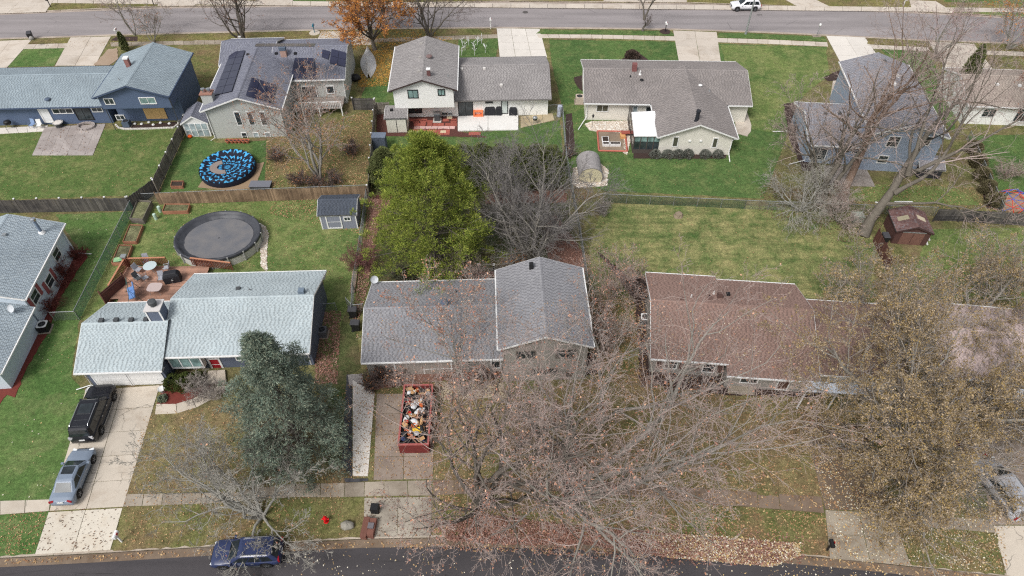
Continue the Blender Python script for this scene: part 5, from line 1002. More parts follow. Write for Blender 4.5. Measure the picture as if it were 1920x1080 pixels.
    for sgn in (0, 1):
        A, B, C_, D = (lf[1], lf[2], uf[2], uf[1]) if sgn == 0 else (lf[6], lf[5], uf[5], uf[6]); cuts = (0, .46, 1) if kind == 'sedan' else (0, .30, .64, 1)
        for s0, s1 in zip(cuts[:-1], cuts[1:]):
            f = lambda s_, lo_, hi_: lo_ * (1 - s_) + hi_ * s_
            glassq('side_window', f(s0, A, B), f(s1, A, B), f(s1, D, C_), f(s0, D, C_), (.04, .04, .12, .1))
    rim = rim or M('alloy_rim', lin(128, 130, 134), .1, rough=.35, metal=.6)
    wsrc = None
    for xc in (xf, xr):
        for sy in (-1, 1):
            if wsrc is None:
                wsrc = MB().tube([(0, -.12, 0), (0, .12, 0)], R, 24).build('wheel', rubber, r, loc=(xc, sy * (hw - .13), R)); q = MB().tube([(0, .121, 0), (0, .128, 0)], R * .66, 20).build('rim', M('dark_rim', lin(40, 40, 42), .1), wsrc); m = MB()
                for kk in range(5): m.box((math.sin(kk * 1.2566) * R * .33, .13, math.cos(kk * 1.2566) * R * .33), (.07, .014, R * .64), ry=kk * 1.2566)
                m.tube([(0, .125, 0), (0, .14, 0)], R * .16, 10); m.build('spokes', rim, wsrc)
            else:
                o = inst('wheel', wsrc, r, (xc, sy * (hw - .13), R)); 
                for chd in list(wsrc.children): inst(chd.name.split('.')[0], chd, o)
                if sy < 0: o.rotation_euler = (0, 0, math.pi)
            if sy < 0 and wsrc.location.y < 0: wsrc.rotation_euler = (0, 0, math.pi)
    tl = tail or M('tail_red', lin(150, 22, 36), .1, rough=.25); hl = M('head_lamp', lin(222, 226, 228), .05, rough=.15)
    for sy in (-1, 1):
        zt = .80 if kind == 'sedan' else belt * .86; MB().box((-L * .485, sy * hw * .72, zt), (.1, hw * .36, .16 if kind == 'sedan' else .3), rz=sy * .25).build('tail_lamp', tl, r); MB().box((L * .462, sy * hw * .70, .66 if kind == 'sedan' else belt * .74), (.16, hw * .36, .14), rz=-sy * .35).build('head_lamp', hl, r)
        MB().box((a3 - L * .055, sy * (hw + .06), belt + .02), (.14, .2, .13)).build('wing_mirror', paint, r)
        for xx in ((-.12 * L, .07 * L)): MB().box((xx, sy * hw * .995, belt - .14), (.18, .04, .035)).build('door_handle', chrome, r)
        if rails: MB().tube([(a1 + L * .05, sy * wr * .86, zr - .02), (a1 + L * .07, sy * wr * .86, zr + .06), (a2 - L * .07, sy * wr * .86, zr + .06), (a2 - L * .05, sy * wr * .86, zr - .02)], .028, 6).build('roof_rail', chrome, r)
        MB().box((0, sy * (hw - .01), zb + .06), (L * .42, .07, .1)).build('sill_step', chrome if rails and kind == 'suv' else darkgrey, r)
    MB().box((-L * .5 - .004, 0, .78 if kind == 'sedan' else belt * .66), (.03, .42, .13)).build('licence_plate', white, r); MB().box((L * .497, 0, .5 if kind == 'sedan' else .62), (.05, hw * 1.1, .16)).build('grille', black, r)
    MB().box((-L * .487, 0, .44), (.1, Wd * .88, .16)).build('bumper', darkgrey if kind != 'sedan' else paint, r)
    if sunroof: MB().box(((a1 + a2) / 2 + .25, 0, zr + .018), (.62, .86, .02)).build('sunroof', glassc, r)
    if kind == 'suv' and rails:
        MB().box(((a1 + a2) / 2 + L * .1, 0, zr + .02), (.9, wr * 1.25, .016)).build('sunroof', glassc, r)
        for i in range(3): MB().box(((a1 + a2) / 2 - .9 + i * .55 - .2, 0, zr + .018), (.03, wr * 1.3, .012)).build('roof_groove', darkgrey, r)
    return r
pt = lambda n, c, cc=.35: M(n, c, .04, 3, rough=.4, spec=.35, coat=cc)
a, b = G(151, 933), G(177, 869); d = b - a; hd = math.degrees(math.atan2(d[1], d[0])); cc = (a + b) / 2 + np.array([-d[1], d[0], 0]) / np.linalg.norm(d) * .8 + d / np.linalg.norm(d) * .1
car('sedan', 'silver blue sedan with sunroof parked behind the black one', 'car', (cc[0], cc[1], .04), hd, 4.55, 1.78, 1.45, pt('silver_blue_paint', lin(122, 134, 150)), 'sedan', sunroof=True, glass=GLASS('sedan_glass', (.03, .04, .045), .12))
a, b = G(194, 811), G(216, 752); d = b - a; hd2 = math.degrees(math.atan2(d[1], d[0])); cc = (a + b) / 2 + np.array([-d[1], d[0], 0]) / np.linalg.norm(d) * .92 + d / np.linalg.norm(d) * .0
car('large_suv', 'black sport utility vehicle with chrome roof rails by the garage doors', 'car', (cc[0], cc[1], .04), hd2, 5.2, 2.03, 1.88, pt('black_paint', lin(26, 27, 34)), 'suv', rails=True, tail=M('clear_tail', lin(190, 190, 194), .1, rough=.2))
p = G(466, 1052, -.1); car('estate_car', 'dark blue estate car parked on the near street under bare twigs', 'car', (p[0], p[1] + .35, -.1), 183, 4.75, 1.86, 1.6, pt('navy_paint', lin(44, 54, 88)), 'suv2', rails=True)
p = G(1396, 17, -.1); car('crossover', 'white crossover parked at the far kerb by the lamp post', 'car', (p[0], p[1], -.1), 181, 4.35, 1.8, 1.6, pt('white_paint_car', (.72, .72, .74)), 'suv2')
p = G(1882, 930); car('minivan', 'silver grey van on the leafy driveway at the right edge', 'car', (p[0] - .3, p[1] + .3, .04), 100, 4.9, 1.95, 1.72, pt('silver_paint', lin(166, 168, 174)), 'van', rails=True)
p = G(1792, 822); car('hatchback', 'red car almost hidden under the tan oak', 'car', (p[0], p[1], .04), 100, 4.2, 1.75, 1.5, pt('red_paint', lin(96, 28, 28)), 'sedan')
# ---------------------------------------------------------------- skip of rubbish
dq = [G(757, 842), G(806, 842), G(813, 748), G(757, 748)]; dc = sum(dq) / 4
dp = thing('dumpster', 'open red dumpster heaped with household rubbish on the stained driveway', 'dumpster', dc, R_(1)); rr = M('red_steel', lin(114, 48, 46), .4); w2, l2 = 1.15, 2.75
for nm, bx in (('side_panel', (-w2, -w2 + .06, -l2, l2)), ('side_panel', (w2 - .06, w2, -l2, l2)), ('end_panel', (-w2 + .062, w2 - .062, -l2, -l2 + .06)), ('end_panel', (-w2 + .062, w2 - .062, l2 - .06, l2))): MB().bx(*bx, .15, 1.35).build(nm, rr, dp)
MB().bx(-w2 + .06, w2 - .06, -l2 + .06, l2 - .06, .15, .25).build('floor_panel', rr, dp)
rim_ = M('pink_red_rim', lin(164, 92, 88), .3)
MB().bx(-w2 - .05, -w2 + .09, -l2 - .05, l2 + .05, 1.35, 1.45).build('rim', rim_, dp); MB().bx(w2 - .09, w2 + .05, -l2 - .05, l2 + .05, 1.35, 1.45).build('rim', rim_, dp); MB().bx(-w2 + .091, w2 - .091, -l2 - .05, -l2 + .09, 1.352, 1.448).build('rim', rim_, dp); MB().bx(-w2 + .091, w2 - .091, l2 - .09, l2 + .05, 1.352, 1.448).build('rim', rim_, dp)
for i in range(6):
    for sx in (-1, 1): MB().bx(sx * (w2 + .03) - .03, sx * (w2 + .03) + .03, -l2 + .3 + i * .98, -l2 + .4 + i * .98, .15, 1.34).build('rib', rr, dp)
heap = M('rubbish_dark', lin(64, 58, 58), .4, 5); m = MB(); n = 14; vs = [(-w2 + .08 + (2 * w2 - .16) * i / n, -l2 + .08 + (2 * l2 - .16) * j / (2 * n), .95 + random.uniform(-.12, .22)) for j in range(2 * n + 1) for i in range(n + 1)]
m.add(vs, [(j * (n + 1) + i, j * (n + 1) + i + 1, (j + 1) * (n + 1) + i + 1, (j + 1) * (n + 1) + i) for j in range(2 * n) for i in range(n)]); hp = m.build('rubbish_heap', heap); tag(hp, 'dark heap of loose rubbish filling the red dumpster', 'rubbish'); hp.location = tuple(dc); hp['kind'] = 'stuff'
junk = [('cardboard_box', lin(196, 156, 112), 12, 'box', 'tan torn cardboard'), ('rubbish_bag', lin(204, 206, 208), 20, 'bag', 'white rubbish bag'), ('rubbish_bag', lin(40, 42, 46), 14, 'bag', 'black rubbish bag'), ('orange_bin', lin(204, 104, 56), 6, 'tub', 'orange plastic tub'), ('yellow_box', lin(226, 186, 50), 1, 'box', 'yellow box'), ('blue_tub', lin(62, 74, 130), 2, 'tub', 'blue tub'), ('plank', lin(170, 130, 110), 18, 'plank', 'broken plank'), ('red_tub', lin(190, 50, 44), 3, 'tub', 'red tub')]
rg = random.Random(5)
for nm, c_, k, cat, lb in junk:
    mt = M('junk_' + lb.replace(' ', '_'), c_, .2)
    for i in range(k):
        x, y = rg.uniform(-.85, .85), rg.uniform(-2.45, 2.45); m = MB()
        if nm == 'yellow_box': x, y = .35, -1.4
        if cat == 'bag': m.lathe([(.03, -.16), (.24, -.14), (.32, 0), (.2, .16), (.05, .22)], 9, sx=rg.uniform(.8, 1.5)); sm = True
        elif cat == 'plank': m.bx(-.75, .75, -.07, .07, -.02, .02); sm = False
        elif cat == 'tub': m.lathe([(.2, -.2), (.3, .15), (.26, .15), (.18, -.1)], 10, cap=False); m.f.append(tuple(range(30, 40))); sm = False
        else: m.bx(-.32, .32, -.24, .24, -.12, .12).box((.3, 0, .18), (.3, .46, .015), ry=-.6); sm = False
        o = m.build(nm, mt, None, smooth=sm, loc=(dc[0] + x, dc[1] + y, 1.22 + rg.uniform(0, .2))); o.rotation_euler = (rg.uniform(-.5, .5), rg.uniform(-.5, .5), rg.uniform(0, 6.3)); o.scale = (rg.uniform(.4, .85), rg.uniform(.4, .85), rg.uniform(.4, .8)) if nm != 'yellow_box' else (1, 1, 1); tag(o, lb + ' lying in the red dumpster', cat, 'rubbish in the dumpster')
# ---------------------------------------------------------------- bins, boxes, air conditioners, small things
def wheelie(label, u, v, z=0, rz=0, col=None, grp=None, lidm=None):
    b = thing('wheeled_bin', label, 'bin', G(u, v, z), R_(rz), grp); mt = col or black; m = MB(); m.hexa([(-.26, -.3, .08), (.26, -.3, .08), (.26, .3, .08), (-.26, .3, .08)], [(-.31, -.37, 1.0), (.31, -.37, 1.0), (.31, .37, 1.0), (-.31, .37, 1.0)]); m.build('bin_body', mt, b)
    m = MB(); m.hexa([(-.33, -.4, 1.0), (.33, -.4, 1.0), (.33, .42, 1.02), (-.33, .42, 1.02)], [(-.28, -.34, 1.07), (.28, -.34, 1.07), (.28, .4, 1.12), (-.28, .4, 1.12)]); m.build('lid', lidm or M('bin_lid', lin(70, 70, 74), .1), b)
    for sx in (-1, 1): MB().tube([(sx * .27 - .04, .3, .12), (sx * .27 + .04, .3, .12)], .12, 12).build('wheel', rubber, b)
    MB().tube([(-.25, .43, .98), (.25, .43, .98)], .025, 6).build('handle', mt, b); return b
wheelie('black wheeled bin closer to the open chain link gate', 664, 593, 0, 90, grp='bins beside the slate roofed house'); wheelie('black wheeled bin on the driveway side of the pair beside the slate roofed house', 669, 618, 0, 90, grp='bins beside the slate roofed house')
wheelie('black bin with a grey bag on top at the far street kerb', 60, 74, 0, 20); bgm = M('grey_bag', lin(150, 146, 142), .2, 4); o = MB().lathe([(.05, 0), (.3, .05), (.34, .25), (.15, .42), (.04, .5)], 10).build('rubbish_bag', bgm, smooth=True, loc=tuple(G(60, 74, 1.12))); tag(o, 'grey rubbish bag on the black bin at the far kerb', 'bag')
def ac(label, u, v, body, topm, rz=0, s=.8, h=.75):
    a_ = thing('air_conditioner', label, 'air conditioner', G(u, v), R_(rz)); MB().bx(-s * .65, s * .65, -s * .65, s * .65, 0, .08).build('pad', conc_old, a_); MB().bx(-s / 2, s / 2, -s / 2, s / 2, .08, h).build('housing', body, a_)
    m = MB(); R = s * .38
    for i in range(20):
        t0, t1 = 2 * math.pi * i / 20, 2 * math.pi * (i + 1) / 20; P_ = lambda t_, r_: (r_ * math.cos(t_), r_ * math.sin(t_)); sq_ = lambda t_: tuple(s / 2 * x / max(abs(math.cos(t_)), abs(math.sin(t_))) for x in (math.cos(t_), math.sin(t_)))
        a0, a1, b0, b1 = P_(t0, R), P_(t1, R), sq_(t0), sq_(t1); m.add([(*a0, h + .03), (*b0, h + .03), (*b1, h + .03), (*a1, h + .03), (*b0, h), (*b1, h)], [(0, 1, 2, 3), (1, 4, 5, 2)])
    m.build('top_ring', topm, a_); MB().lathe([(R, h + .005), (.01, h + .012)], 20).build('fan_grille', black, a_)
    for k in range(4): MB().box((math.cos(k * 1.571 + .5) * R * .5, math.sin(k * 1.571 + .5) * R * .5, h + .018), (R * .9, .07, .01), rz=k * 1.571 + .5).build('fan_blade', darkgrey, a_)
    return a_
greym = M('ac_grey', lin(104, 104, 108), .1); ac('grey air conditioner on orange leaves beside the pale roofed ranch', 606, 628, greym, greym, 2); ac('black air conditioner with white top beside the light blue wall', 86, 618, black, white, 8, .85); ac('white topped air conditioner in the dark bed beside the brown roofed ranch', 1208, 604, darkgrey, white, -5, .8); ac('beige air conditioner at the end of the cream ranch', 1086, 192, M('ac_beige', lin(186, 172, 160), .06), M('ac_beige'  , (0, 0, 0)), 0, .95, .9); ac('slate air conditioner in the mulch bed of the blue house', 240, 237, M('ac_slate', lin(84, 96, 112), .1), M('ac_slate', (0, 0, 0)), 2)
def mailbox(label, u, v, z, boxm, postm, h=1.05, rz=0, ring=None):
    b = thing('mailbox', label, 'mailbox', G(u, v, z), R_(rz)); MB().bx(-.05, .05, -.05, .05, 0, h).build('post', postm, b); m = MB(); n = 8; pr = [(-.13, 0), (.13, 0)] + [(.13 * math.cos(a), .14 + .13 * math.sin(a)) for a in np.linspace(0, math.pi, n)]; k = len(pr)
    m.add([(x, -.28, h + y) for x, y in pr] + [(x, .28, h + y) for x, y in pr], [tuple(range(k)), tuple(range(2 * k - 1, k - 1, -1))] + [(i, k + i, k + (i + 1) % k, (i + 1) % k) for i in range(k)]); m.build('box', boxm, b); MB().bx(.131, .15, -.05, .1, h + .1, h + .3).build('flag', M('red_flag', lin(180, 40, 40), .1), b)
    if ring: MB().lathe([(.8, .0), (.75, .09), (.1, .1)], 18).build('mulch_ring', ring, b)
    return b
mailbox('white mailbox at the near kerb beside the spotted apron', 229, 1016, 0, white, white); mailbox('black mailbox beside the leaf strewn apron', 1550, 1032, 0, black, black); mailbox('teal mailbox on a white gravel ring by the far street', 590, 62, 0, M('teal_paint', lin(50, 120, 140), .1), M('teal_post', lin(60, 110, 126), .1), ring=MATS['white_gravel_bed']); mailbox('white post mailbox near the white house driveway', 920, 54, 0, white, white, 1.3); mailbox('white mailbox in a black mulch ring near the cream house driveway', 1247, 60, 0, white, black, 1.2, ring=mulch_dark); mailbox('white mailbox by the brown bed beyond the blue house', 222, 69, 0, white, white, 1.0); mailbox('black mailbox on the verge beyond the far street, upper left', 95, 13, 0, black, black); mailbox('black mailbox on the verge beyond the far street, beside a driveway', 289, 10, 0, black, black); mailbox('white mailbox on the verge beyond the far street, right side', 1693, 12, 0, white, white)
lp = thing('street_lamp', 'tall grey steel lamp post at the far street, its top out of view', 'street lamp', G(1398, 64)); MB().lathe([(.2, 0), (.14, .4), (.12, 3), (.07, 9)], 12).build('pole', galv, lp); MB().tube([(0, 0, 8.9), (0, .8, 9.3), (0, 2.0, 9.4)], .045, 8).build('arm', galv, lp); MB().box((0, 2.3, 9.4), (.25, .7, .14)).build('lamp_head', galv, lp)
yl_ = thing('yard_lamp', 'short lamp with a white globe beside the far street', 'lamp', G(1531, 68)); MB().tube([(0, 0, 0), (0, 0, 1.5)], .04, 8).build('pole', galv, yl_); MB().lathe([(.02, 1.5), (.16, 1.6), (.18, 1.75), (.12, 1.88), (.02, 1.92)], 12).build('globe', white, yl_, smooth=True); MB().bx(-.6, .6, -.35, .35, 0, .05).build('base_slab', conc_old, yl_)
# hydrant, boulder, cabinets
hy = thing('fire_hydrant', 'bright red fire hydrant on the near verge', 'hydrant', G(612, 978)); hr = M('hydrant_red', lin(214, 20, 30), .1, rough=.45)
MB().lathe([(.19, 0), (.19, .05), (.13, .06), (.13, .5), (.17, .52), (.17, .56), (.14, .62), (.08, .72), (.03, .78)], 16).build('barrel', hr, hy, smooth=False)
for a, r_ in ((0, .06), (math.pi, .06), (-math.pi / 2, .08)): MB().tube([(math.cos(a) * .1, math.sin(a) * .1, .42), (math.cos(a) * .26, math.sin(a) * .26, .42)], r_, 10).build('nozzle_cap', hr, hy)
MB().lathe([(.045, .78), (.045, .86)], 6).build('bonnet_nut', hr, hy)
bo = MB(); n = 10
prof = [(.05, .0), (.42, .0), (.5, .15), (.42, .34), (.2, .44), (.02, .46)]; bo.lathe(prof, 14, sx=1.05, sy=.7); bo.v = [(x * (1 + random.uniform(-.12, .12)), y * (1 + random.uniform(-.12, .12)), z * (1 + random.uniform(-.1, .1))) for x, y, z in bo.v]
o = bo.build('boulder', M('boulder_grey', lin(146, 142, 132), .25, 4, bump=.5), smooth=True, loc=tuple(G(652, 987))); tag(o, 'grey boulder on the near verge between the hydrant and the cabinets', 'boulder')
br = WOOD('brown_furniture', lin(120, 84, 74), None, .1)
c1 = thing('wooden_cabinet', 'narrow brown cabinet lying at the kerb, left of the discarded pair', 'cabinet', G(684, 1004), R_(-4)); MB().bx(-.22, .22, -.3, 1.15, 0, .55).build('carcass', br, c1); MB().bx(-.19, .19, -.32, -.301, .04, .5).build('door', br, c1)
c2_ = thing('open_cabinet', 'brown cabinet with open black lid spilling rubbish at the kerb, right of the discarded pair', 'cabinet', G(695, 1002), R_(-4)); MB().bx(-.25, .3, -.3, 1.0, 0, .5).build('carcass', br, c2_); MB().bx(-.27, .27, 1.5, 2.0, .0, .75).build('black_crate', black, c2_); MB().bx(-.2, .22, .2, .6, .5, .62).build('drawer', M('grey_bundle', lin(110, 106, 110), .3, 8), c2_); MB().bx(-.22, .27, -.2, .15, .5, .53).build('shelf_board', br, c2_)
for u, v, lb, mt in ((832, 985, 'grey concrete stub beside the leaf pile', conc_old), (1178, 940, 'small pale utility lid in the verge grass', M('pale_lid', lin(176, 178, 172), .1))):
    o = MB().lathe([(.2, 0), (.2, .32 if u < 900 else .04), (.02, .36 if u < 900 else .05)], 14).build('utility_cover', mt, loc=tuple(G(u, v))); tag(o, lb, 'utility cover')
sp_ = MB().lathe([(.3, 0), (.27, .3), (.24, .34), (.02, .35)], 16).build('sawn_stump', M('fresh_cut_wood', lin(214, 180, 120), .12), loc=tuple(G(1120, 885))); tag(sp_, 'pale freshly sawn limb stub beside the big maple', 'stump')
st = MB().lathe([(.55, 0), (.4, .2), (.36, .36), (.02, .38)], 14); st.v = [(x * (1 + random.uniform(-.15, .15)), y * (1 + random.uniform(-.15, .15)), z) for x, y, z in st.v]; o = st.build('tree_stump', M('stump_wood', lin(140, 126, 108), .3, 4), loc=tuple(G(1272, 405))); tag(o, 'old tree stump alone on the striped lawn', 'stump')
# blue house patio things
patio_chair('blue plastic chair on the patio edge by the white door', 63, 239, -10, .05, M('blue_plastic', lin(130, 152, 186), .1), fr=M('blue_plastic', (0, 0, 0)), grp='plastic chairs'); patio_chair('white plastic chair next to the white door of the blue house', 76, 240, 10, .05, white, fr=white, grp='plastic chairs')
def kettle(label, u, v, z, r_=.3, lid_m=None):
    k = thing('kettle_grill', label, 'grill', G(u, v, z)); MB().lathe([(.02, .5), (r_ * .8, .58), (r_, .78)], 16, cap=False).build('bowl', black, k, smooth=True); MB().lathe([(r_, .79), (r_ * .8, .97), (r_ * .2, 1.05), (.02, 1.06)], 16).build('lid', lid_m or black, k, smooth=True)
    for i in range(3): a = i * 2.094; MB().tube([(r_ * .5 * math.cos(a), r_ * .5 * math.sin(a), .6), (r_ * 1.1 * math.cos(a), r_ * 1.1 * math.sin(a), 0)], .018, 5).build('leg', galv, k)
    return k
kettle('black kettle grill at the left end of the blue house wall', 20, 240, .04, .42); kettle('silver lidded kettle grill on the tan slab by the white house', 1003, 232, .04, .32, galv)
f = thing('fire_table', 'round white topped table beside the stamped patio', 'table', G(112, 237, .05)); MB().lathe([(.4, 0), (.42, .45), (.62, .5), (.62, .56), (.55, .58)], 20).build('drum', darkgrey, f); MB().lathe([(.6, .575), (.02, .6)], 20).build('table_top', M('offwhite_top', lin(212, 206, 200), .06), f)
f = thing('fire_ring', 'low round stone fire ring on the stamped patio', 'fire pit', G(162, 238, .05))
for k in range(14):
    a = k * 2 * math.pi / 14; MB().box((0, 0, .12), (.38, .24, .24), rz=a + math.pi / 2).build('stone', stamped, f, loc=(.95 * math.cos(a), .72 * math.sin(a), 0))
eb = None; eg = thing('bed_edging', 'white block edging round the mulch bed of the blue house', 'edging', G(216, 238)); pts = [G(u, v) for u, v in [(217, 234), (222, 240), (234, 243), (280, 242), (326, 240), (334, 234), (336, 226)]]
for a, b in zip(pts[:-1], pts[1:]):
    k = max(1, int(np.linalg.norm(b - a) / .32)); ang = math.atan2((b - a)[1], (b - a)[0])
    for i in range(k):
        p = a + (b - a) * (i + .5) / k - pts[0] + (G(217, 234) - G(216, 238))
        if eb is None: eb = MB().bx(-.15, .15, -.09, .09, 0, .16).build('block', M('white_block', lin(206, 202, 196), .1, orand=.1), eg, loc=tuple(p)); eb.rotation_euler = (0, 0, ang)
        else: inst('block', eb, eg, tuple(p), ang)
rg = random.Random(3)
for i in range(6): o = MB().lathe([(.12, 0), (.2, .1), (.12, .2), (.02, .22)], 8).build('garden_stone', white, loc=tuple(G(255 + i * 12 + rg.uniform(-3, 3), 233 + rg.uniform(-3, 3), .03))); tag(o, 'white stone on the dark mulch bed of the blue house', 'stone', 'white stones in the blue house bed')
for i, u in enumerate((428, 436, 443, 450, 458, 465)):
    pz = (207, 0)[0]; o = thing('terracotta_pot', 'terracotta pot in the row of six under the tall windows', 'flower pot', G(u, 268), 0, 'terracotta pots in a row'); MB().lathe([(.16, 0), (.24, .34), (.28, .34), (.28, .42), (.22, .42), (.18, .3)], 14, cap=False).build('pot', terracotta, o); MB().lathe([(.2, .34), (.01, .35)], 14).build('soil', soil, o)
# white house patio things
tk = thing('play_kitchen', 'orange and blue plastic play kitchen on the white patio', 'toy kitchen', G(897, 216, .12)); og = M('orange_plastic', lin(232, 128, 82), .08); MB().bx(-.6, -.42, -.35, .35, 0, .75).bx(.42, .6, -.35, .35, 0, .75).bx(-.419, .419, -.35, .35, .62, .75).bx(-.419, .419, -.35, .35, 0, .16).bx(-.419, .419, .2, .35, .161, .619).build('cabinet_body', og, tk); MB().bx(-.62, .62, .36, .5, .4, 1.5).build('blue_back', M('navy_plastic', lin(34, 62, 132), .12), tk); MB().bx(-.4, .4, .0, .19, .17, .3).build('shelf', M('rust_plastic', lin(190, 90, 50), .1), tk)
gh = thing('small_grill', 'small grey grill on a white slab among the red pavers', 'grill', G(820, 226, .04)); MB().bx(-.5, .5, -.5, .5, 0, .07).build('slab', conc_w, gh); MB().bx(-.34, .34, -.25, .25, .07, .8).build('cart', darkgrey, gh); MB().bx(-.4, .4, -.02, .34, .8, 1.12).build('hood', galv, gh)
patio_chair('black chair on the paver patio, left of the grey one', 834, 218, 0, .05, black, fr=black, grp='chairs on the paver patio'); patio_chair('grey round backed chair on the paver patio beside the sliding door', 844, 218, 0, .05, M('grey_sling2', lin(120, 120, 122), .1), grp='chairs on the paver patio')
hz = thing('hose_reel', 'coiled white hose on the wall of the white house', 'hose', G(800, 216)); 
for i in range(4): a_ = [(.24 * math.cos(t_), -.02 - i * .03, .75 + .28 * math.sin(t_)) for t_ in np.linspace(0, 2 * math.pi, 20)]; MB().tube(a_, .02, 5, False).build('coil', offwhite, hz)
rl = MB().tube([(0, 0, .1), (.05, .05, 1.5)], .28, 12).build('rolled_tarp', M('silver_tarp', lin(176, 182, 198), .2, 5, rough=.5), loc=tuple(G(1048, 219))); tag(rl, 'silver rolled tarp standing in the fence corner of the white house', 'tarp')
wb = thing('bench', 'maroon bench by the raised beds next to the sunroom', 'bench', G(1176, 254, .05)); MB().bx(-.75, .75, -.3, .3, .4, .5).build('seat', M('maroon_paint', lin(158, 86, 74), .12), wb)
for sx in (-.65, .65): MB().bx(sx - .06, sx + .06, -.28, .28, 0, .4).build('leg', MATS['maroon_paint'], wb)
o = MB().bx(-.3, .3, -.55, .3, 0, .35).build('planter_box', M('ochre_paint', lin(206, 156, 104), .1), loc=tuple(G(1167, 256, .05))); tag(o, 'ochre box beside the maroon bench', 'box')
vb = thing('vegetable_bed', 'red edged vegetable bed with white framed dark soil boxes', 'raised bed', G(1150, 268)); rdw = M('red_edging', lin(182, 104, 90), .12); q = [G(1123, 284) - G(1150, 268), G(1176, 285) - G(1150, 268), G(1172, 248) - G(1150, 268), G(1120, 247) - G(1150, 268)]
for i in range(4): a, b = q[i], q[(i + 1) % 4]; MB().tube([tuple(a + (0, 0, .12)), tuple(b + (0, 0, .12))], .11, 4).build('edging', rdw, vb)
MB().prism([tuple(x[:2] * .97) for x in q], 0, .09).build('bed_floor', CONC('tan_tiles', lin(150, 134, 116), lin(110, 96, 84), .6), vb)
for x0, x1, y0, y1 in ((-1.35, -.55, -.3, .75), (-1.35, -.55, -.85, -.35), (-.5, .75, -.85, -.35)):
    MB().bx(x0, x1, y0, y1, .09, .42).build('planter_frame', white, vb); MB().bx(x0 + .07, x1 - .07, y0 + .07, y1 - .07, .4, .43).build('soil', soil, vb)
bf = thing('bird_feeder', 'thin bird feeder pole on the white gravel', 'bird feeder', G(1110, 240)); MB().tube([(0, 0, 0), (0, 0, 2.0)], .02, 5).build('pole', black, bf); MB().lathe([(.02, 1.5), (.12, 1.52), (.1, 1.75), (.16, 1.78), (.02, 1.9)], 10).build('feeder', black, bf)
# far right
for i, (u, v, mt, lb) in enumerate(((1671, 314, white, 'white drum lying beside the dusk blue house'), (1681, 310, M('cobalt_drum', lin(60, 92, 190), .15), 'blue drum beside the white drum'), (1699, 318, white, 'small white pail by the black tarp'))):
    o = MB().lathe([(.26, 0), (.28, .35), (.26, .7), (.05, .72)] if i < 2 else [(.17, 0), (.2, .4), (.02, .41)], 14).build('drum', mt, loc=tuple(G(u, v))); tag(o, lb, 'drum')
tr = thing('utility_box', 'pale green transformer box by the leaning tree trunk', 'utility box', G(1605, 413)); MB().bx(-.55, .55, -.45, .45, 0, .7).build('cabinet', M('utility_green', lin(136, 144, 132), .1), tr); MB().bx(-.58, .58, -.48, .48, .7, .78).build('lid', M('utility_lid', lin(156, 162, 152), .1), tr)
for u0, u1, v, lb in ((1641, 1655, 380, 'short white board lying along the fence'), (1677, 1711, 379, 'long white board lying along the fence')):
    a, b = G(u0, v), G(u1, v); o = MB().bx(0, float(b[0] - a[0]), -.1, .1, 0, .06).build('white_board', white, loc=tuple(a)); tag(o, lb, 'board')
dm = thing('climbing_dome', 'blue and red climbing dome over wood chips at the right edge', 'climbing frame', G(1897, 384)); dcm = (M('blue_tube', lin(70, 100, 180), .1), M('red_tube', lin(206, 70, 56), .1))
rings_ = [(1.9, 0, 10), (1.65, .75, 10), (1.1, 1.3, 5), (0, 1.6, 1)]; pts_ = [[(r_ * math.cos(2 * math.pi * (j + .5 * i) / n_), r_ * math.sin(2 * math.pi * (j + .5 * i) / n_), z) for j in range(n_)] for i, (r_, z, n_) in enumerate(rings_)]
for i in range(3):
    A, B = pts_[i], pts_[i + 1]
    for j, p in enumerate(A):
        near = sorted(B, key=lambda q: sum((x - y) ** 2 for x, y in zip(p, q)))[:2 if i < 2 else 1]
        for q in near: MB().tube([p, q], .035, 5).build('bar', dcm[(i + j) % 2], dm)
        if i: MB().tube([p, A[(j + 1) % len(A)]], .035, 5).build('bar', dcm[i % 2], dm)
for k, (u, v) in enumerate(((1742, 452), (1738, 460))):
    a = G(u, v); o = MB().tube([(0, 0, .1), (.25, 1.2, .1)], .09, 8).build('white_pipe', white, loc=tuple(a)); tag(o, 'white pipe on the grass against the maroon metal shed', 'pipe', 'white pipes by the metal shed')
bb = wheelie('black wheeled bin squeezed between the tilted fence and the metal shed', 1655, 455, 0, 0)
# white deer decorations, tarp covered bed, black bag
dmat = M('white_wire', (.7, .7, .7), .05); rg = random.Random(9)
for i, (u, v) in enumerate(((867, 86), (872, 95), (879, 84), (889, 92), (895, 84), (903, 82), (890, 104), (910, 99), (866, 104))):
    t_ = thing('wire_tree', 'white wire yard ornament standing on the lawn beyond the white house', 'ornament', G(u, v), rg.uniform(0, 6), 'white wire yard ornaments'); MB().tube([(0, 0, 0), (0, 0, 1.2)], .03, 5).build('stem', dmat, t_)
    for k in range(6): a = rg.uniform(0, 6.28); z = rg.uniform(.3, 1.1); MB().tube([(0, 0, z), (.35 * math.cos(a), .35 * math.sin(a), z + .35)], .025, 4).build('twig', dmat, t_)
m = MB(); n = 9; vs = []
A, B = G(692, 148), G(690, 95)
for i in range(n + 1):
    c_ = A + (B - A) * i / n; w = 1.0 * math.sin(math.pi * (i + .35) / (n + .9)) + .1
    for j in range(7): s_ = (j - 3) / 3; vs.append((c_[0] + s_ * w, c_[1], .06 + .75 * (1 - abs(s_)) + random.uniform(-.06, .06)))
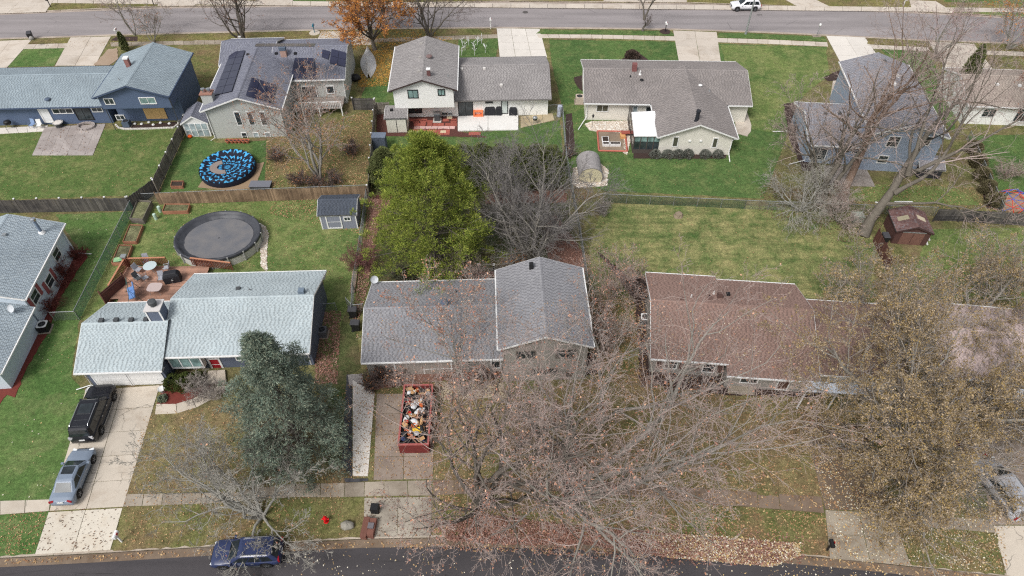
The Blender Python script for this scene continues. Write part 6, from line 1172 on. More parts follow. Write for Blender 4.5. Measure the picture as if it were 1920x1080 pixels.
m.add(vs, [(i * 7 + j, i * 7 + j + 1, (i + 1) * 7 + j + 1, (i + 1) * 7 + j) for i in range(n) for j in range(6)]); o = m.build('plastic_cover', M('white_plastic_sheet', lin(206, 206, 206), .2, 5, rough=.4)); tag(o, 'white plastic sheet over a long garden bed under the orange tree', 'plastic sheet')
o = MB().lathe([(.1, 0), (.5, .05), (.62, .35), (.4, .7), (.08, .85)], 12, sx=1.2).build('rubbish_bag', black, smooth=True, loc=tuple(G(667, 150))); tag(o, 'large black bag beside the solar house corner', 'bag')
o = thing('toy_chair', 'small purple chair beside the grey gable wall', 'chair', G(411, 256)); MB().bx(-.2, .2, -.2, .2, .25, .3).build('seat', M('purple_plastic', lin(84, 76, 140), .1), o); MB().bx(-.2, .2, .17, .2, .3, .65).build('backrest', MATS['purple_plastic'], o); MB().bx(-.18, -.13, -.18, .18, 0, .25).build('leg', MATS['purple_plastic'], o); MB().bx(.13, .18, -.18, .18, 0, .25).build('leg', MATS['purple_plastic'], o)
o = MB().lathe([(.1, 0), (.26, .1), (.26, .25), (.1, .36)], 12).build('pumpkin', M('pumpkin_orange', lin(220, 92, 36), .1), smooth=True, loc=tuple(G(357, 258))); tag(o, 'orange pumpkin by the fence near the lean-to shed', 'pumpkin')
fl = G(664, 505)
for k in range(9):
    a = G(666 - k * .6, 512 + k * 4.5); o = MB().tube([(-.25, 0, .1), (.25, 0, .1)], random.uniform(.1, .15), 8).build('log', WOOD('split_log', lin(170, 150, 130), lin(120, 104, 92), .25), loc=(a[0], a[1], 0)); tag(o, 'cut log in the short row along the chain link fence', 'log', 'logs along the chain link fence')
for k, (u, v) in enumerate(((926, 528 - 18), (898, 528 - 18))):
    pz = thing('post_light', ('white capped post light nearer the tall gable', 'white capped post light nearer the pine')[k], 'lamp', G(u, v)); MB().bx(-.05, .05, -.05, .05, 0, .95).build('post', black, pz); MB().bx(-.09, .09, -.09, .09, .95, 1.1).build('cap', white, pz)
dk2 = thing('small_deck', 'small maroon deck behind the slate roofed house', 'deck', (-3.6, 44.0, 0), R_(2))
for i in range(16): MB().bx(0, 2.6, i * .15, i * .15 + .14, .5, .54).build('deck_board', WOOD('deck_maroon', lin(116, 84, 76)), dk2)
# ---------------------------------------------------------------- trees
def nrm(v): return v / (np.linalg.norm(v, axis=-1, keepdims=True) + 1e-9)
def paths(base, dirs, L, k, wig, up, rg, curl=0):
    P = [base]; d = nrm(dirs); st = (L / (k - 1))[:, None]
    for i in range(k - 1):
        d = nrm(d + rg.normal(0, wig, d.shape) + np.array([0, 0, up]) * (1 + curl * i)); P.append(P[-1] + d * st)
    return np.stack(P, 1)
def children(P, R, Ln, n, t0, t1, ang, ratio, k, wig, up, rg, rr=.55, tip=.3, fall=.5, curl=0, rmin=.006):
    N, K, _ = P.shape; idx = np.repeat(np.arange(N), n); j = np.tile(np.arange(n), N); M_ = N * n
    t = t0 + (t1 - t0) * (j + rg.random(M_)) / n; f = t * (K - 1); i0 = np.minimum(f.astype(int), K - 2); fr = (f - i0)[:, None]
    b = P[idx, i0] * (1 - fr) + P[idx, i0 + 1] * fr; T = nrm(P[idx, i0 + 1] - P[idx, i0]); ra = R[idx, i0] * (1 - fr[:, 0]) + R[idx, i0 + 1] * fr[:, 0]
    u = np.where(np.abs(T[:, 2:3]) < .9, np.array([0, 0, 1.]), np.array([1., 0, 0])); A = nrm(np.cross(T, u)); B = np.cross(T, A); ph = j * 2.4 + rg.random(M_) * 1.2 + idx * 1.7
    a = ang * (.75 + .5 * rg.random(M_)); d = T * np.cos(a)[:, None] + (A * np.cos(ph)[:, None] + B * np.sin(ph)[:, None]) * np.sin(a)[:, None]
    L = Ln[idx] * ratio * (1 - fall * t) * (.65 + .7 * rg.random(M_)); r0 = np.maximum(np.minimum(ra * .85, ra * rr * (.8 + .4 * rg.random(M_))), rmin * 1.3)
    Q = paths(b, d, L, k, wig, up, rg, curl); S_ = r0[:, None] * np.linspace(1, tip, k)[None]; return Q, np.maximum(S_, rmin), L
def merge(parts):
    V, F, o = [], [], 0
    for v, f in parts: V.append(v); F.append(f + o); o += len(v)
    return np.concatenate(V), np.concatenate(F)
def leafquads(c, size, rg, asp=.6, flat=0., up=None):
    n = len(c); a = nrm(rg.normal(0, 1, (n, 3)) * np.array([1, 1, 1 - flat])); b = nrm(np.cross(a, nrm(rg.normal(0, 1, (n, 3)) * np.array([1, 1, 1]) + np.array([0, 0, flat * 6])))); s_ = size * (.45 + 1.1 * rg.random(n) ** 1.4)[:, None]
    a, b = a * s_, b * s_ * asp; V = np.stack([c - a, c + b * .9, c + a, c - b * .9], 1).reshape(-1, 3); return V, np.arange(4 * n).reshape(-1, 4)
def bark(name, c1, c2, orand=0):
    if name in MATS: return MATS[name]
    t = NT(name); col = t.mix(t.noise(3, 6, .7), c1, c2); col = t.mix(1.0, col, t.ramp(t.noise(18, 4, .8), [(.3, .6), (.7, 1.3)]), 'MULTIPLY'); t.bump(t.noise(22, 4), .6, .03); m = t.done(col, .95, 0, .08); MATS[name] = m; return m
bk_grey = bark('bark_grey', lin(122, 116, 108), lin(164, 160, 152)); bk_dark = bark('bark_dark', lin(84, 78, 72), lin(118, 112, 104)); bk_pale = bark('bark_pale', lin(134, 132, 126), lin(172, 170, 162))
tw_grey = M('twigs_grey', lin(160, 152, 146), .22, 1.5, rough=.95, spec=.05); tw_pink = M('twigs_pinkish', lin(170, 154, 147), .22, 1.5, rough=.95, spec=.05); tw_pale = M('twigs_pale', lin(162, 158, 150), .2, 1.5, rough=.95, spec=.05); tw_dark = M('twigs_dark', lin(112, 100, 96), .2, 1.5, rough=.95, spec=.05)
lf_peach = ISL('leaves_peach', [lin(196, 150, 122), lin(160, 110, 90), lin(210, 170, 142), lin(150, 104, 96), lin(184, 132, 108)], mott=.1); lf_tan = ISL('leaves_tan_oak', [lin(140, 122, 98), lin(164, 144, 116), lin(114, 100, 80), lin(152, 132, 96), lin(180, 162, 138), lin(130, 114, 86), lin(158, 134, 80), lin(146, 124, 84)], mott=.25, mscale=.4); lf_orange = ISL('leaves_orange', [lin(190, 128, 66), lin(168, 104, 62), lin(200, 146, 74), lin(156, 96, 64)], mott=.15); lf_brown = ISL('leaves_brown', [lin(150, 104, 76), lin(176, 124, 92), lin(126, 88, 68), lin(164, 112, 70)], mott=.15)
def bare_tree(label, base, h, stems, lv, seed, barkm, twigm, leaf=None, nleaf=0, lsize=.09, name='bare_tree', group=None, leaf_zone=None, sides=(9, 6, 4, 3, 3)):
    """stems: (azimuth deg, tilt from vertical deg, length, base radius[, start offset]); lv: per level n, t0, t1, angle deg, ratio, wiggle, up"""
    rg = np.random.default_rng(seed); r = thing(name, label, 'tree', (base[0], base[1], 0), group=group); W_, TW = [], []
    b = np.zeros((len(stems), 3)); b[:, 2] = -.1; az = np.radians([s_[0] for s_ in stems]); tl = np.radians([s_[1] for s_ in stems]); L = np.array([s_[2] for s_ in stems], float); r0 = np.array([s_[3] for s_ in stems], float)
    for i, s_ in enumerate(stems):
        if len(s_) > 4: b[i] = s_[4]
    d = np.stack([np.sin(az) * np.sin(tl), np.cos(az) * np.sin(tl), np.cos(tl)], 1); P = paths(b, d, L, 12, .15, .03, rg); R = r0[:, None] * np.linspace(1, .1, 12)[None]; R[:, 0] *= 1.35
    W_.append(tubes(P, R, sides[0])); Pl, Rl, Ll = P, R, L; last = []
    for i, (n, t0, t1, an, ra, wi, up) in enumerate(lv):
        k = 7 if i == 0 else 5 if i == 1 else 4 if i == 2 else 3
        Pl, Rl, Ll = children(Pl, Rl, Ll, n, t0, t1, math.radians(an), ra, k, wi, up, rg, rr=.59 if i == 0 else .5, rmin=TWR, curl=.3)
        (W_ if i == 0 else TW).append(tubes(Pl, Rl, sides[min(i + 1, 4)])); last.append(Pl)
    npmesh('trunk', *merge(W_), barkm, r, smooth=True); npmesh('branches', *merge(TW), twigm, r)
    if leaf and nleaf:
        Q = np.concatenate([x[:, 1:].reshape(-1, 3) for x in last[-2:]])
        if leaf_zone is not None: Q = Q[leaf_zone(Q)]
        c = Q[rg.integers(0, len(Q), nleaf)] + rg.normal(0, .09, (nleaf, 3)); o = npmesh('leaves', *leafquads(c, lsize, rg), leaf, r); o['kind'] = 'stuff'
    return r
TWR = .009
LV = lambda a=10, b=7, c=6, d=4, w=1.: [(a, .28, 1, 46, .62, .17 * w, .05), (b, .18, 1, 42, .52, .19 * w, .03), (c, .12, 1, 40, .52, .2 * w, .02), (d, .1, 1, 38, .55, .22 * w, .0)]
ring = lambda n, t, L, r_, a0=0, seed=0: [(a0 + 360 * i / n + random.Random(seed * 31 + i).uniform(-18, 18), t * random.Random(seed * 17 + i).uniform(.75, 1.25), L * random.Random(seed * 13 + i).uniform(.85, 1.1), r_) for i in range(n)]
# big maples of the front yards
bare_tree('big bare maple with several stems and peach leaves beside the red dumpster', G(905, 950), 15, [(-12, 10, 14.5, .26), (14, 8, 15.0, .30), (50, 24, 13, .26), (-70, 34, 11, .18), (200, 36, 9.5, .2), (120, 42, 10.5, .2), (-150, 48, 8.5, .18), (80, 34, 12, .2), (30, 16, 14, .22)], LV(8, 6, 5, 4), 11, bk_dark, tw_pink, lf_peach, 4200, .07)
bare_tree('widest bare maple with long pale limbs sweeping right over the leaf pile', G(1068, 958), 16, [(8, 10, 14.5, .36), (72, 56, 16.5, .3, (.3, .3, 3.4)), (92, 60, 15.5, .26, (.2, .2, 2.6)), (-70, 42, 11, .24, (0, 0, 1.8)), (40, 26, 14.5, .26), (128, 54, 12.5, .22, (0, 0, 2.0)), (185, 50, 11, .22, (0, 0, 2.4)), (-140, 50, 11.5, .22, (0, 0, 1.8)), (-20, 22, 13.5, .24), (160, 62, 10, .17, (0, 0, 3.2)), (56, 40, 15, .24, (0, 0, 2))], LV(9, 7, 5, 3), 12, bk_grey, tw_pink, lf_peach, 2200, .07)
bare_tree('bare maple leaning between the slate and brown roofs', G(1120, 800), 12, [(0, 12, 12, .2), (25, 20, 10.5, .15), (-30, 22, 10.5, .16)], LV(7, 6, 5, 3), 13, bk_grey, tw_grey, lf_peach, 1500, .07)
bare_tree('slim bare tree with orange leaves over the slate roof corner', G(868, 740), 10, [(0, 8, 10.5, .13), (40, 20, 9.5, .1), (-40, 20, 9, .1)], LV(7, 6, 5, 3), 14, bk_grey, tw_grey, lf_peach, 2600, .075)
bare_tree('low bare tree of pale grey twigs spreading over the near verge', G(492, 968), 7, [(-60, 32, 7.4, .17), (-95, 48, 8.2, .15), (-20, 26, 6.6, .15), (-125, 52, 8.0, .14), (-170, 56, 6.2, .12), (55, 36, 5.5, .12), (-80, 62, 9.0, .14), (-45, 52, 8.2, .14), (140, 52, 5.5, .11)], LV(8, 7, 6, 4, 1.35), 15, bk_pale, tw_pale, lf_peach, 120, .07)
# tan oaks
TWR = .009
def oak(label, base, h, stems, seed, nleaf, lsize=.058, lv=None, zone=None): return bare_tree(label, base, h, stems, lv or LV(9, 7, 5, 3), seed, bk_grey, tw_grey, lf_tan, nleaf, lsize, name='oak_tree', leaf_zone=zone)
oak('huge tan leaved oak covering the lower right of the view', (28.6, 25.8), 14, [(0, 10, 13, .42), (58, 34, 12, .28, (0, 0, 1.8)), (75, 52, 8, .2, (0, 0, 2.5)), (-60, 42, 12.5, .3, (0, 0, 1.5)), (205, 42, 10, .24, (0, 0, 1.8)), (-120, 46, 11.5, .28, (0, 0, 1.8)), (188, 38, 10.5, .26, (0, 0, 2)), (30, 26, 12.5, .26, (0, 0, 2)), (-25, 28, 12.5, .26, (0, 0, 2)), (-95, 62, 9, .2, (0, 0, 2)), (215, 62, 9.5, .2, (0, 0, 2)), (-150, 62, 9, .2, (0, 0, 2)), (190, 22, 12, .25), (-165, 50, 10.5, .22, (0, 0, 2))], 21, 135000, zone=lambda Q: ~((Q[:, 0] > -.6) & (Q[:, 1] < -3.4)))
oak('second tan leaved oak beyond the hidden house at the right edge', (42.0, 40.2), 7, ring(7, 46, 7.6, .18, 0, 3) + [(0, 5, 7, .2)], 22, 24000)
oak('tan leaved oak behind the end of the brown roofed ranch', (32.4, 41.0), 5, ring(7, 50, 6.2, .14, 20, 4) + [(0, 5, 5, .16)], 23, 14000)
oak('tan leaved oak before the white awning, above the silver van', (35.6, 30.4), 9, ring(7, 42, 8.2, .18, 10, 5) + [(0, 5, 9, .22)], 24, 30000)
# grey willowy tree of the centre
bare_tree('dense grey bare tree between the big pine and the cream house', G(995, 487), 12, ring(8, 22, 11.5, .2, 0, 6) + ring(6, 46, 6.8, .13, 30, 7) + [(0, 4, 12.5, .22)], [(12, .22, 1, 40, .5, .1, .03), (9, .15, 1, 36, .5, .12, .0), (8, .1, 1, 34, .55, .14, -.03)], 31, bk_grey, M('twigs_silver', lin(126, 122, 120), .2, 1.5, rough=.95, spec=.05))
bk_trunk = bark('bark_leaning', lin(88, 82, 74), lin(128, 122, 112))
# leaning trees at the right
bare_tree('huge bare tree with a thick trunk leaning up to the right over the metal shed', G(1618, 440), 17, [(52, 38, 19, .52), (70, 56, 15.0, .22, (2.2, 1.7, 4.0)), (100, 62, 12, .15, (1.6, 1.3, 3.0)), (20, 30, 14, .22, (3.2, 2.5, 5.6))], LV(8, 7, 5, 3), 41, bk_trunk, tw_pink)
bare_tree('tall bare tree with forked trunk over the left wing of the dusk blue house', G(1535, 378), 15, [(4, 10, 14, .36), (20, 16, 13, .28), (-35, 28, 11.5, .24), (60, 20, 12, .24), (-80, 44, 10, .16, (0, 0, 2.5))], LV(8, 7, 5, 3), 42, bk_trunk, tw_pink)
bare_tree('tall bare tree with reddish stem beside the grey concrete patio', G(1578, 372), 15, [(26, 22, 16.5, .46), (34, 30, 14, .26, (.8, 1.4, 4.2)), (10, 14, 13.5, .24, (.8, 1.4, 4.2))], LV(8, 7, 5, 3), 43, bark('bark_reddish', lin(116, 96, 84), lin(146, 126, 112)), tw_pink)
bare_tree('low bare shrubby tree of drooping pale twigs on the fence line', G(1500, 395), 6, ring(10, 46, 5.6, .09, 0, 8), [(9, .2, 1, 40, .55, .12, -.05), (7, .1, 1, 40, .55, .14, -.06), (5, .1, 1, 40, .6, .16, -.05)], 44, bk_pale, tw_pale)
bare_tree('bare pinkish thicket left of the tilted fence panel', G(1570, 415), 4, ring(9, 40, 3.6, .06, 0, 9), [(9, .2, 1, 40, .6, .12, .0), (7, .1, 1, 40, .6, .14, 0), (4, .1, 1, 40, .6, .16, 0)], 45, bk_grey, tw_pink)
# back yard tree of the solar house
bare_tree('bare tree with brown leaves in the solar house back yard', G(600, 338), 12, [(0, 5, 12, .2), (-35, 18, 11.5, .17), (40, 18, 11, .17), (90, 26, 9.5, .14), (-90, 28, 9.5, .14), (180, 22, 9, .14)], LV(7, 6, 5, 3), 51, bk_grey, tw_pink, lf_brown, 2600, .07)
# far street trees
bare_tree('dark bare street tree with birdhouse beyond the solar house', G(457, 82), 11, ring(5, 30, 10, .17, 0, 10) + [(0, 4, 11, .26)], LV(8, 6, 5, 3), 61, bk_dark, tw_dark, lf_brown, 500, .08)
bh = thing('birdhouse', 'white birdhouse on the trunk of the dark street tree', 'birdhouse', G(452, 72, 1.9)); MB().bx(-.16, .16, -.5, -.2, 0, .42).build('box', white, bh); MB().prism([(-.2, -.56), (.2, -.56), (.2, -.18), (-.2, -.18)], .42, .47).build('roof', white, bh)
bare_tree('thin bare street tree left of the pair by the blue house', G(253, 66), 9, [(0, 6, 9, .13), (-50, 24, 7.5, .09), (60, 24, 7.5, .09)], LV(7, 6, 5, 2), 62, bk_grey, tw_pink); bare_tree('small bare tree with few red leaves just beyond the blue roof', G(288, 80), 5.5, ring(5, 34, 5.2, .07, 0, 11), LV(7, 6, 5, 2), 63, bk_grey, tw_grey, lf_peach, 350, .08)
bare_tree('broad orange leaved tree at the top of the view', G(703, 94), 11, [(a_, t_, l_, r_, (0, 0, 1.6)) for a_, t_, l_, r_ in ring(9, 44, 8.2, .14, 8, 12)] + [(0, 4, 10.5, .26)], LV(8, 7, 5, 3), 64, bk_dark, tw_dark, lf_orange, 36000, .08, name='maple_tree')
bare_tree('dark bare tree just right of the orange tree', G(806, 72), 9.5, ring(5, 28, 8.5, .14, 0, 13) + [(10, 6, 9.5, .22)], LV(8, 6, 5, 3), 65, bk_dark, tw_dark); bare_tree('small dark bare tree with a forked crown by the far kerb', G(1205, 58), 7.0, [(-40, 24, 6.5, .14, (0, 0, 1.7)), (50, 26, 6.5, .14, (0, 0, 1.7)), (0, 2, 2.2, .2)], LV(7, 6, 5, 2), 66, bk_dark, tw_dark)
bare_tree('pale young tree with yellow orange leaves at the top right corner', G(1890, 92), 9, ring(5, 30, 8, .12, 0, 14) + [(10, 8, 9, .17)], LV(7, 6, 5, 3), 67, bk_pale, tw_grey, lf_orange, 3500, .085)
bare_tree('bare pinkish tree behind the mossy roofed house', G(1930, 240), 12, ring(6, 34, 10.5, .18, 0, 15) + [(-30, 10, 12, .24)], LV(8, 6, 5, 3), 68, bk_grey, M('twigs_reddish', lin(156, 126, 118), .2, 1.5, rough=.95, spec=.05), lf_brown, 1200)
bare_tree('bare pinkish tree beside the arborvitae at upper right', G(1752, 110), 9, ring(5, 24, 8.0, .12, 0, 16), LV(6, 5, 4, 2), 69, bk_grey, M('twigs_rosy', lin(166, 138, 136), .2, 1.5, rough=.95, spec=.05))
# conifers ------------------------------------------------------------------
nd_pine = ISL('pine_needles', [lin(82, 100, 44), lin(110, 126, 52), lin(136, 146, 62), lin(164, 168, 84), lin(96, 112, 46), lin(122, 136, 56)], mott=.32, mscale=.9); nd_spruce = ISL('spruce_needles', [lin(94, 110, 98), lin(118, 131, 116), lin(76, 92, 84), lin(146, 150, 130), lin(102, 117, 102)], mott=.3, mscale=.8); nd_cedar = ISL('cedar_sprays', [lin(74, 84, 52), lin(98, 106, 66), lin(114, 120, 76), lin(84, 94, 56), lin(126, 126, 84)], mott=.25, mscale=.6)
def blades(c, d, n, ln, wd, spread, rg):
    """n needles-blades fanned round direction d at each point c"""
    N = len(c); cc = np.repeat(c, n, 0); dd = nrm(np.repeat(nrm(d), n, 0) + rg.normal(0, spread, (N * n, 3))); s_ = nrm(np.cross(dd, rg.normal(0, 1, (N * n, 3)))); l_ = ln * (.6 + .8 * rg.random(N * n))[:, None]; w_ = wd * (.7 + .6 * rg.random(N * n))[:, None]
    V = np.stack([cc - s_ * w_ * .4, cc + dd * l_ * .55 - s_ * w_, cc + dd * l_, cc + dd * l_ * .55 + s_ * w_], 1).reshape(-1, 3); return V, np.arange(4 * N * n).reshape(-1, 4)
def pine(label, base, h, rad, seed, prof, mat, whorl=.55, per=9, puffs=9, nb=16, ln=.34, wd=.03, spread=.75, droop=.0, upturn=.25, name='pine_tree', twig_side=.55, z0=1.0, cl=.4, flat=.7, lift=.3, inner=1):
    rg = np.random.default_rng(seed); r = thing(name, label, 'tree', (base[0], base[1], 0)); T = [tubes(np.array([[[0, 0, 0], [.05, 0, h * .5], [0, 0, h * .97]]]), np.array([[h * .022, h * .013, .03]]), 10)]; bs, ds, Ls = [], [], []
    z = z0; k = 0
    while z < h - .3:
        R_k = rad * prof(z / h) ; n = max(3, int(per * (.4 + .6 * R_k / rad)))
        for j in range(n):
            a = 2 * math.pi * (j + (k % 2) * .5 + rg.uniform(-.3, .3)) / n; el = upturn * (.2 + z / h) - droop; bs.append((0, 0, z + rg.uniform(-.25, .25))); ds.append((math.cos(a), math.sin(a), el)); Ls.append(max(.35, R_k * rg.uniform(.6, 1.16) * (1 + .13 * math.sin(3 * a + z * .9 + seed))))
        z += whorl * (1.0 - .45 * z / h); k += 1
    bs, ds, Ls = np.array(bs), np.array(ds, float), np.array(Ls); P = paths(bs, ds, Ls, 6, .07, .02 if droop == 0 else -.015, rg); Rr = np.maximum(.012, Ls[:, None] * .014 * np.linspace(1, .2, 6)[None]); T.append(tubes(P, Rr, 4))
    Q, S_, L2 = children(P, Rr, Ls, puffs, .3, 1.0, math.radians(46), twig_side * .55, 3, .1, .04 if droop == 0 else -.04, rg, rmin=.006, fall=.35); T.append(tubes(Q, S_, 3)); npmesh('trunk', *merge(T), bk_dark, r)
    tips = np.concatenate([Q[:, -1], P[:, -1]] if inner == 0 else [Q[:, -1], Q[:, 1], P[:, -1], P[:, -2]]); m = len(tips); cr = cl * rg.uniform(.6, 1.25, m); k = np.repeat(np.arange(m), nb)
    o_ = nrm(rg.normal(0, 1, (m * nb, 3)) + np.array([0, 0, .35])); o_[:, 2] *= flat; c = tips[k] + o_ * (cr[k] * rg.random(m * nb) ** .5)[:, None]
    out = nrm(tips * np.array([1, 1, 0])); d = nrm(o_ * 1.1 + out[k] * .5 + np.array([0, 0, lift]))
    V, F = blades(c, d, 1, ln, wd, spread, rg); npmesh('crown', V, F, mat, r)['kind'] = 'stuff'; return r
pine('big bushy yellow green white pine in the middle of the view', G(818, 492), 14.6, 5.9, 71, lambda t: min(1, (1 - t) * 1.35) ** .72 * (.76 + .24 * min(1, t * 4)), nd_pine, whorl=1.08, per=9, puffs=9, nb=84, ln=.28, wd=.022, spread=.3, cl=.45, flat=.6, lift=.75, inner=0, upturn=.38)
pine('blue grey spruce in front of the pale roofed ranch', G(566, 842), 14.0, 5.1, 72, lambda t: (1 - t) ** .72 * (.84 + .16 * min(1, t * 5)), nd_spruce, whorl=.82, per=9, puffs=11, nb=46, ln=.2, wd=.024, spread=.35, droop=.26, upturn=.35, name='spruce_tree', z0=.5, cl=.36, flat=.42, lift=-.1, inner=0)
def cedar(label, base, h, rad, seed, mat=None, n=2600, group=None, name='arborvitae', top=.55, ln=.22, wd=.045):
    rg = np.random.default_rng(seed); r = thing(name, label, 'shrub' if h < 4 else 'tree', (base[0], base[1], 0), group=group); u = rg.random(n) ** .8; a = rg.random(n) * 2 * np.pi; zz = h * (.03 + .97 * u); pr = np.minimum(1, (1 - u) ** top * 1.15 + .04) * (.8 + .2 * np.minimum(1, u * 6)); lump = 1 + .14 * np.sin(a * 3 + zz * 2.3 + seed) + .10 * np.sin(a * 7 - zz * 4); rr_ = rad * pr * lump * (.72 + .3 * rg.random(n)); c = np.stack([rr_ * np.cos(a), rr_ * np.sin(a), zz], 1); d = np.stack([np.cos(a), np.sin(a), np.full(n, .9)], 1)
    V, F = blades(c, d, 5, ln, wd, .6, rg); npmesh('crown', V, F, mat or nd_cedar, r)['kind'] = 'stuff'; MB().tube([(0, 0, 0), (0, 0, h * .85)], [h * .03, .02], 6).build('trunk', bk_dark, r); return r
for i, (u, v, h_) in enumerate(((728, 352, 4.6), (762, 352, 4.3), (800, 350, 4.6), (840, 350, 4.8), (872, 350, 4.8), (905, 350, 5.0), (940, 350, 4.9), (972, 350, 4.8), (1002, 350, 4.9), (1030, 348, 4.6))):
    lb = ['leftmost dark arborvitae of the hedge, by the slate cabinet', 'second arborvitae from the left end of the hedge', 'arborvitae of the hedge behind the top of the pine', 'arborvitae of the hedge behind the right shoulder of the pine', 'arborvitae of the hedge just right of the pine top', 'arborvitae of the hedge below the white patio', 'arborvitae of the hedge below the tan slab', 'third arborvitae from the right end of the hedge', 'second arborvitae from the right end of the hedge', 'rightmost arborvitae of the hedge, beside the chain link fence'][i]; cedar(lb, G(u, v - 4), h_ + .15, 1.75, 80 + i, n=4200, group='arborvitae hedge', top=.42, ln=.2, wd=.04)
cedar('tall pointed arborvitae, taller of the pair near the mossy roof', G(1789, 190), 7.6, 1.15, 95, n=2400, top=.7); cedar('tall pointed arborvitae, shorter of the pair near the mossy roof', G(1797, 186), 6.6, 1.0, 96, n=2000, top=.7); cedar('narrow dark arborvitae beside the blue house roof', G(237, 95), 2.6, .45, 97, n=600, top=.6)
bush_g = ISL('shrub_green', [lin(62, 74, 38), lin(84, 92, 48), lin(72, 82, 42)], mott=.2)
for i, (u, v, h_, r_) in enumerate(((328, 722, 1.0, .8), (350, 722, 1.05, .85), (372, 716, .9, .7))): cedar(('clipped yew under the bay window, next to the garage', 'middle clipped yew under the bay window', 'clipped yew nearest the red door')[i], G(u, v), h_, r_, 100 + i, bush_g, 900, 'clipped yews', 'yew_shrub', .35, .12, .03)
cedar('small pale sage plant in the red mulch', G(306, 750), .45, .35, 104, ISL('sage', [lin(140, 150, 128), lin(112, 124, 104)]), 260, None, 'sage_plant', .4, .12, .03)
for i, (u, v) in enumerate(((1228, 294), (1251, 294), (1271, 294), (1289, 293), (1321, 294), (1345, 294))): cedar(('silvery shrub at the left end under the cream gable', 'second silvery shrub from the sunroom', 'silvery shrub below the left slit window', 'silvery shrub below the wall lamps', 'silvery shrub left of the right slit window', 'silvery shrub at the right end under the cream gable')[i], G(u, v), .8, .62, 110 + i, ISL('silvery_leaves', [lin(96, 100, 92), lin(128, 130, 122), lin(80, 84, 76)]), 420, 'silvery shrubs under the cream gable', 'shrub', .4, .16, .02)
cedar('dark low juniper behind the slate roofed house', G(766, 522), .9, 1.3, 118, ISL('juniper', [lin(66, 72, 56), lin(92, 94, 76), lin(80, 70, 58)]), 900, None, 'juniper_shrub', .3); cedar('dark round shrub in the bed beyond the cream house', G(1185, 110), 1.0, .9, 119, ISL('dark_shrub', [lin(70, 58, 52), lin(92, 78, 70)]), 700, None, 'shrub', .35)
for i, (u, v) in enumerate(((1822, 285), (1830, 310), (1838, 335), (1848, 360), (1862, 384))): cedar(('topmost bush of the dark hedge row at far right', 'second bush down the hedge row at far right', 'middle bush of the hedge row at far right', 'fourth bush down the hedge row at far right', 'lowest bush of the hedge row by the wood chips')[i], G(u, v), 1.3, .8, 120 + i, ISL('hedge_brown_green', [lin(88, 84, 62), lin(112, 106, 78), lin(98, 88, 70)]), 900, 'bushes of the far right hedge', 'hedge_bush', .35)
def twiggy(label, u, v, h_, n, seed, mat, leaf=None, nl=0, group=None): return bare_tree(label, G(u, v), h_, ring(n, 36, h_, .02, seed * 13 % 90, seed), [(8, .1, 1, 36, .55, .1, .02), (6, .1, 1, 36, .6, .12, .02), (4, .1, 1, 36, .6, .12, 0)], seed, mat, mat, leaf, nl, .06, name='bare_shrub', group=group)
TWR = .008
tw_red = M('twigs_red', lin(120, 72, 66), .25, 2, rough=.95, spec=.05)
for i, (u, v, h_, k) in enumerate(((146, 482, 1.5, 12), (122, 520, 1.9, 14), (108, 535, 1.7, 12), (97, 580, 1.6, 12))): twiggy(('dark red bare shrub at the back corner of the light blue house', 'dark red bare shrub against the light blue wall window', 'smaller dark red shrub against the light blue wall', 'dark red bare shrub above the white topped air conditioner')[i], u, v, h_, k, 130 + i, tw_red, group='dark red shrubs along the light blue house')
twiggy('reddish bare shrub leaning on the chain link fence', 678, 500, 2.4, 14, 135, M('twigs_plum', lin(128, 92, 88), .2, 2, rough=.95, spec=.05)); twiggy('bare shrub with peach twigs behind the slate roof', 870, 535, 3.2, 12, 136, tw_pink, lf_peach, 400); twiggy('orange leaved shrub beside the slate roof gable', 965, 500, 1.6, 10, 137, tw_grey, lf_orange, 900); twiggy('peach leaved tall shrub between the slate and brown roofs', 1150, 560, 4.6, 14, 138, tw_pink, lf_peach, 1800); twiggy('dark tangled shrub at the brown roof corner', 1195, 560, 2.6, 12, 139, tw_dark, lf_brown, 200); twiggy('bare peach shrub lower down between the two houses', 1140, 640, 3.6, 12, 140, tw_pink, lf_peach, 900)
for i, (u, v) in enumerate(((560, 345), (590, 348), (625, 345), (520, 300), (660, 290))): twiggy(('dark bare bush along the brown fence, left of the trunk', 'dark bare bush along the brown fence at the trunk foot', 'dark bare bush along the brown fence, right of the trunk', 'brown bare bush beside the grey gable corner', 'brown bare bush below the slatted gate')[i], u, v, 1.5, 12, 141 + i, tw_dark, lf_brown, 350, 'bare bushes in the solar house yard')
for i, (u, v) in enumerate(((720, 705), (745, 712), (700, 725), (850, 705), (905, 712), (1005, 690), (1060, 700), (1215, 720), (1260, 735), (1310, 735))): twiggy('bare twiggy bush in the leafy bed under the ' + ('slate roofed house' if u < 1100 else 'shuttered windows') + ', ' + ('first', 'second', 'third', 'fourth', 'fifth', 'sixth', 'seventh', 'first', 'middle', 'last')[i] + ' from the left', u, v, 1.4 if i < 7 else .8, 10, 150 + i, tw_pink if i % 2 else tw_dark, lf_brown, 260, 'bare bushes along the house fronts')
for i, (u, v) in enumerate(((378, 735), (400, 748))): twiggy(('bare shrub with thin twigs in the red mulch bed', 'bare shrub with thin twigs at the path bend')[i], u, v, 1.9, 8, 165 + i, tw_grey)
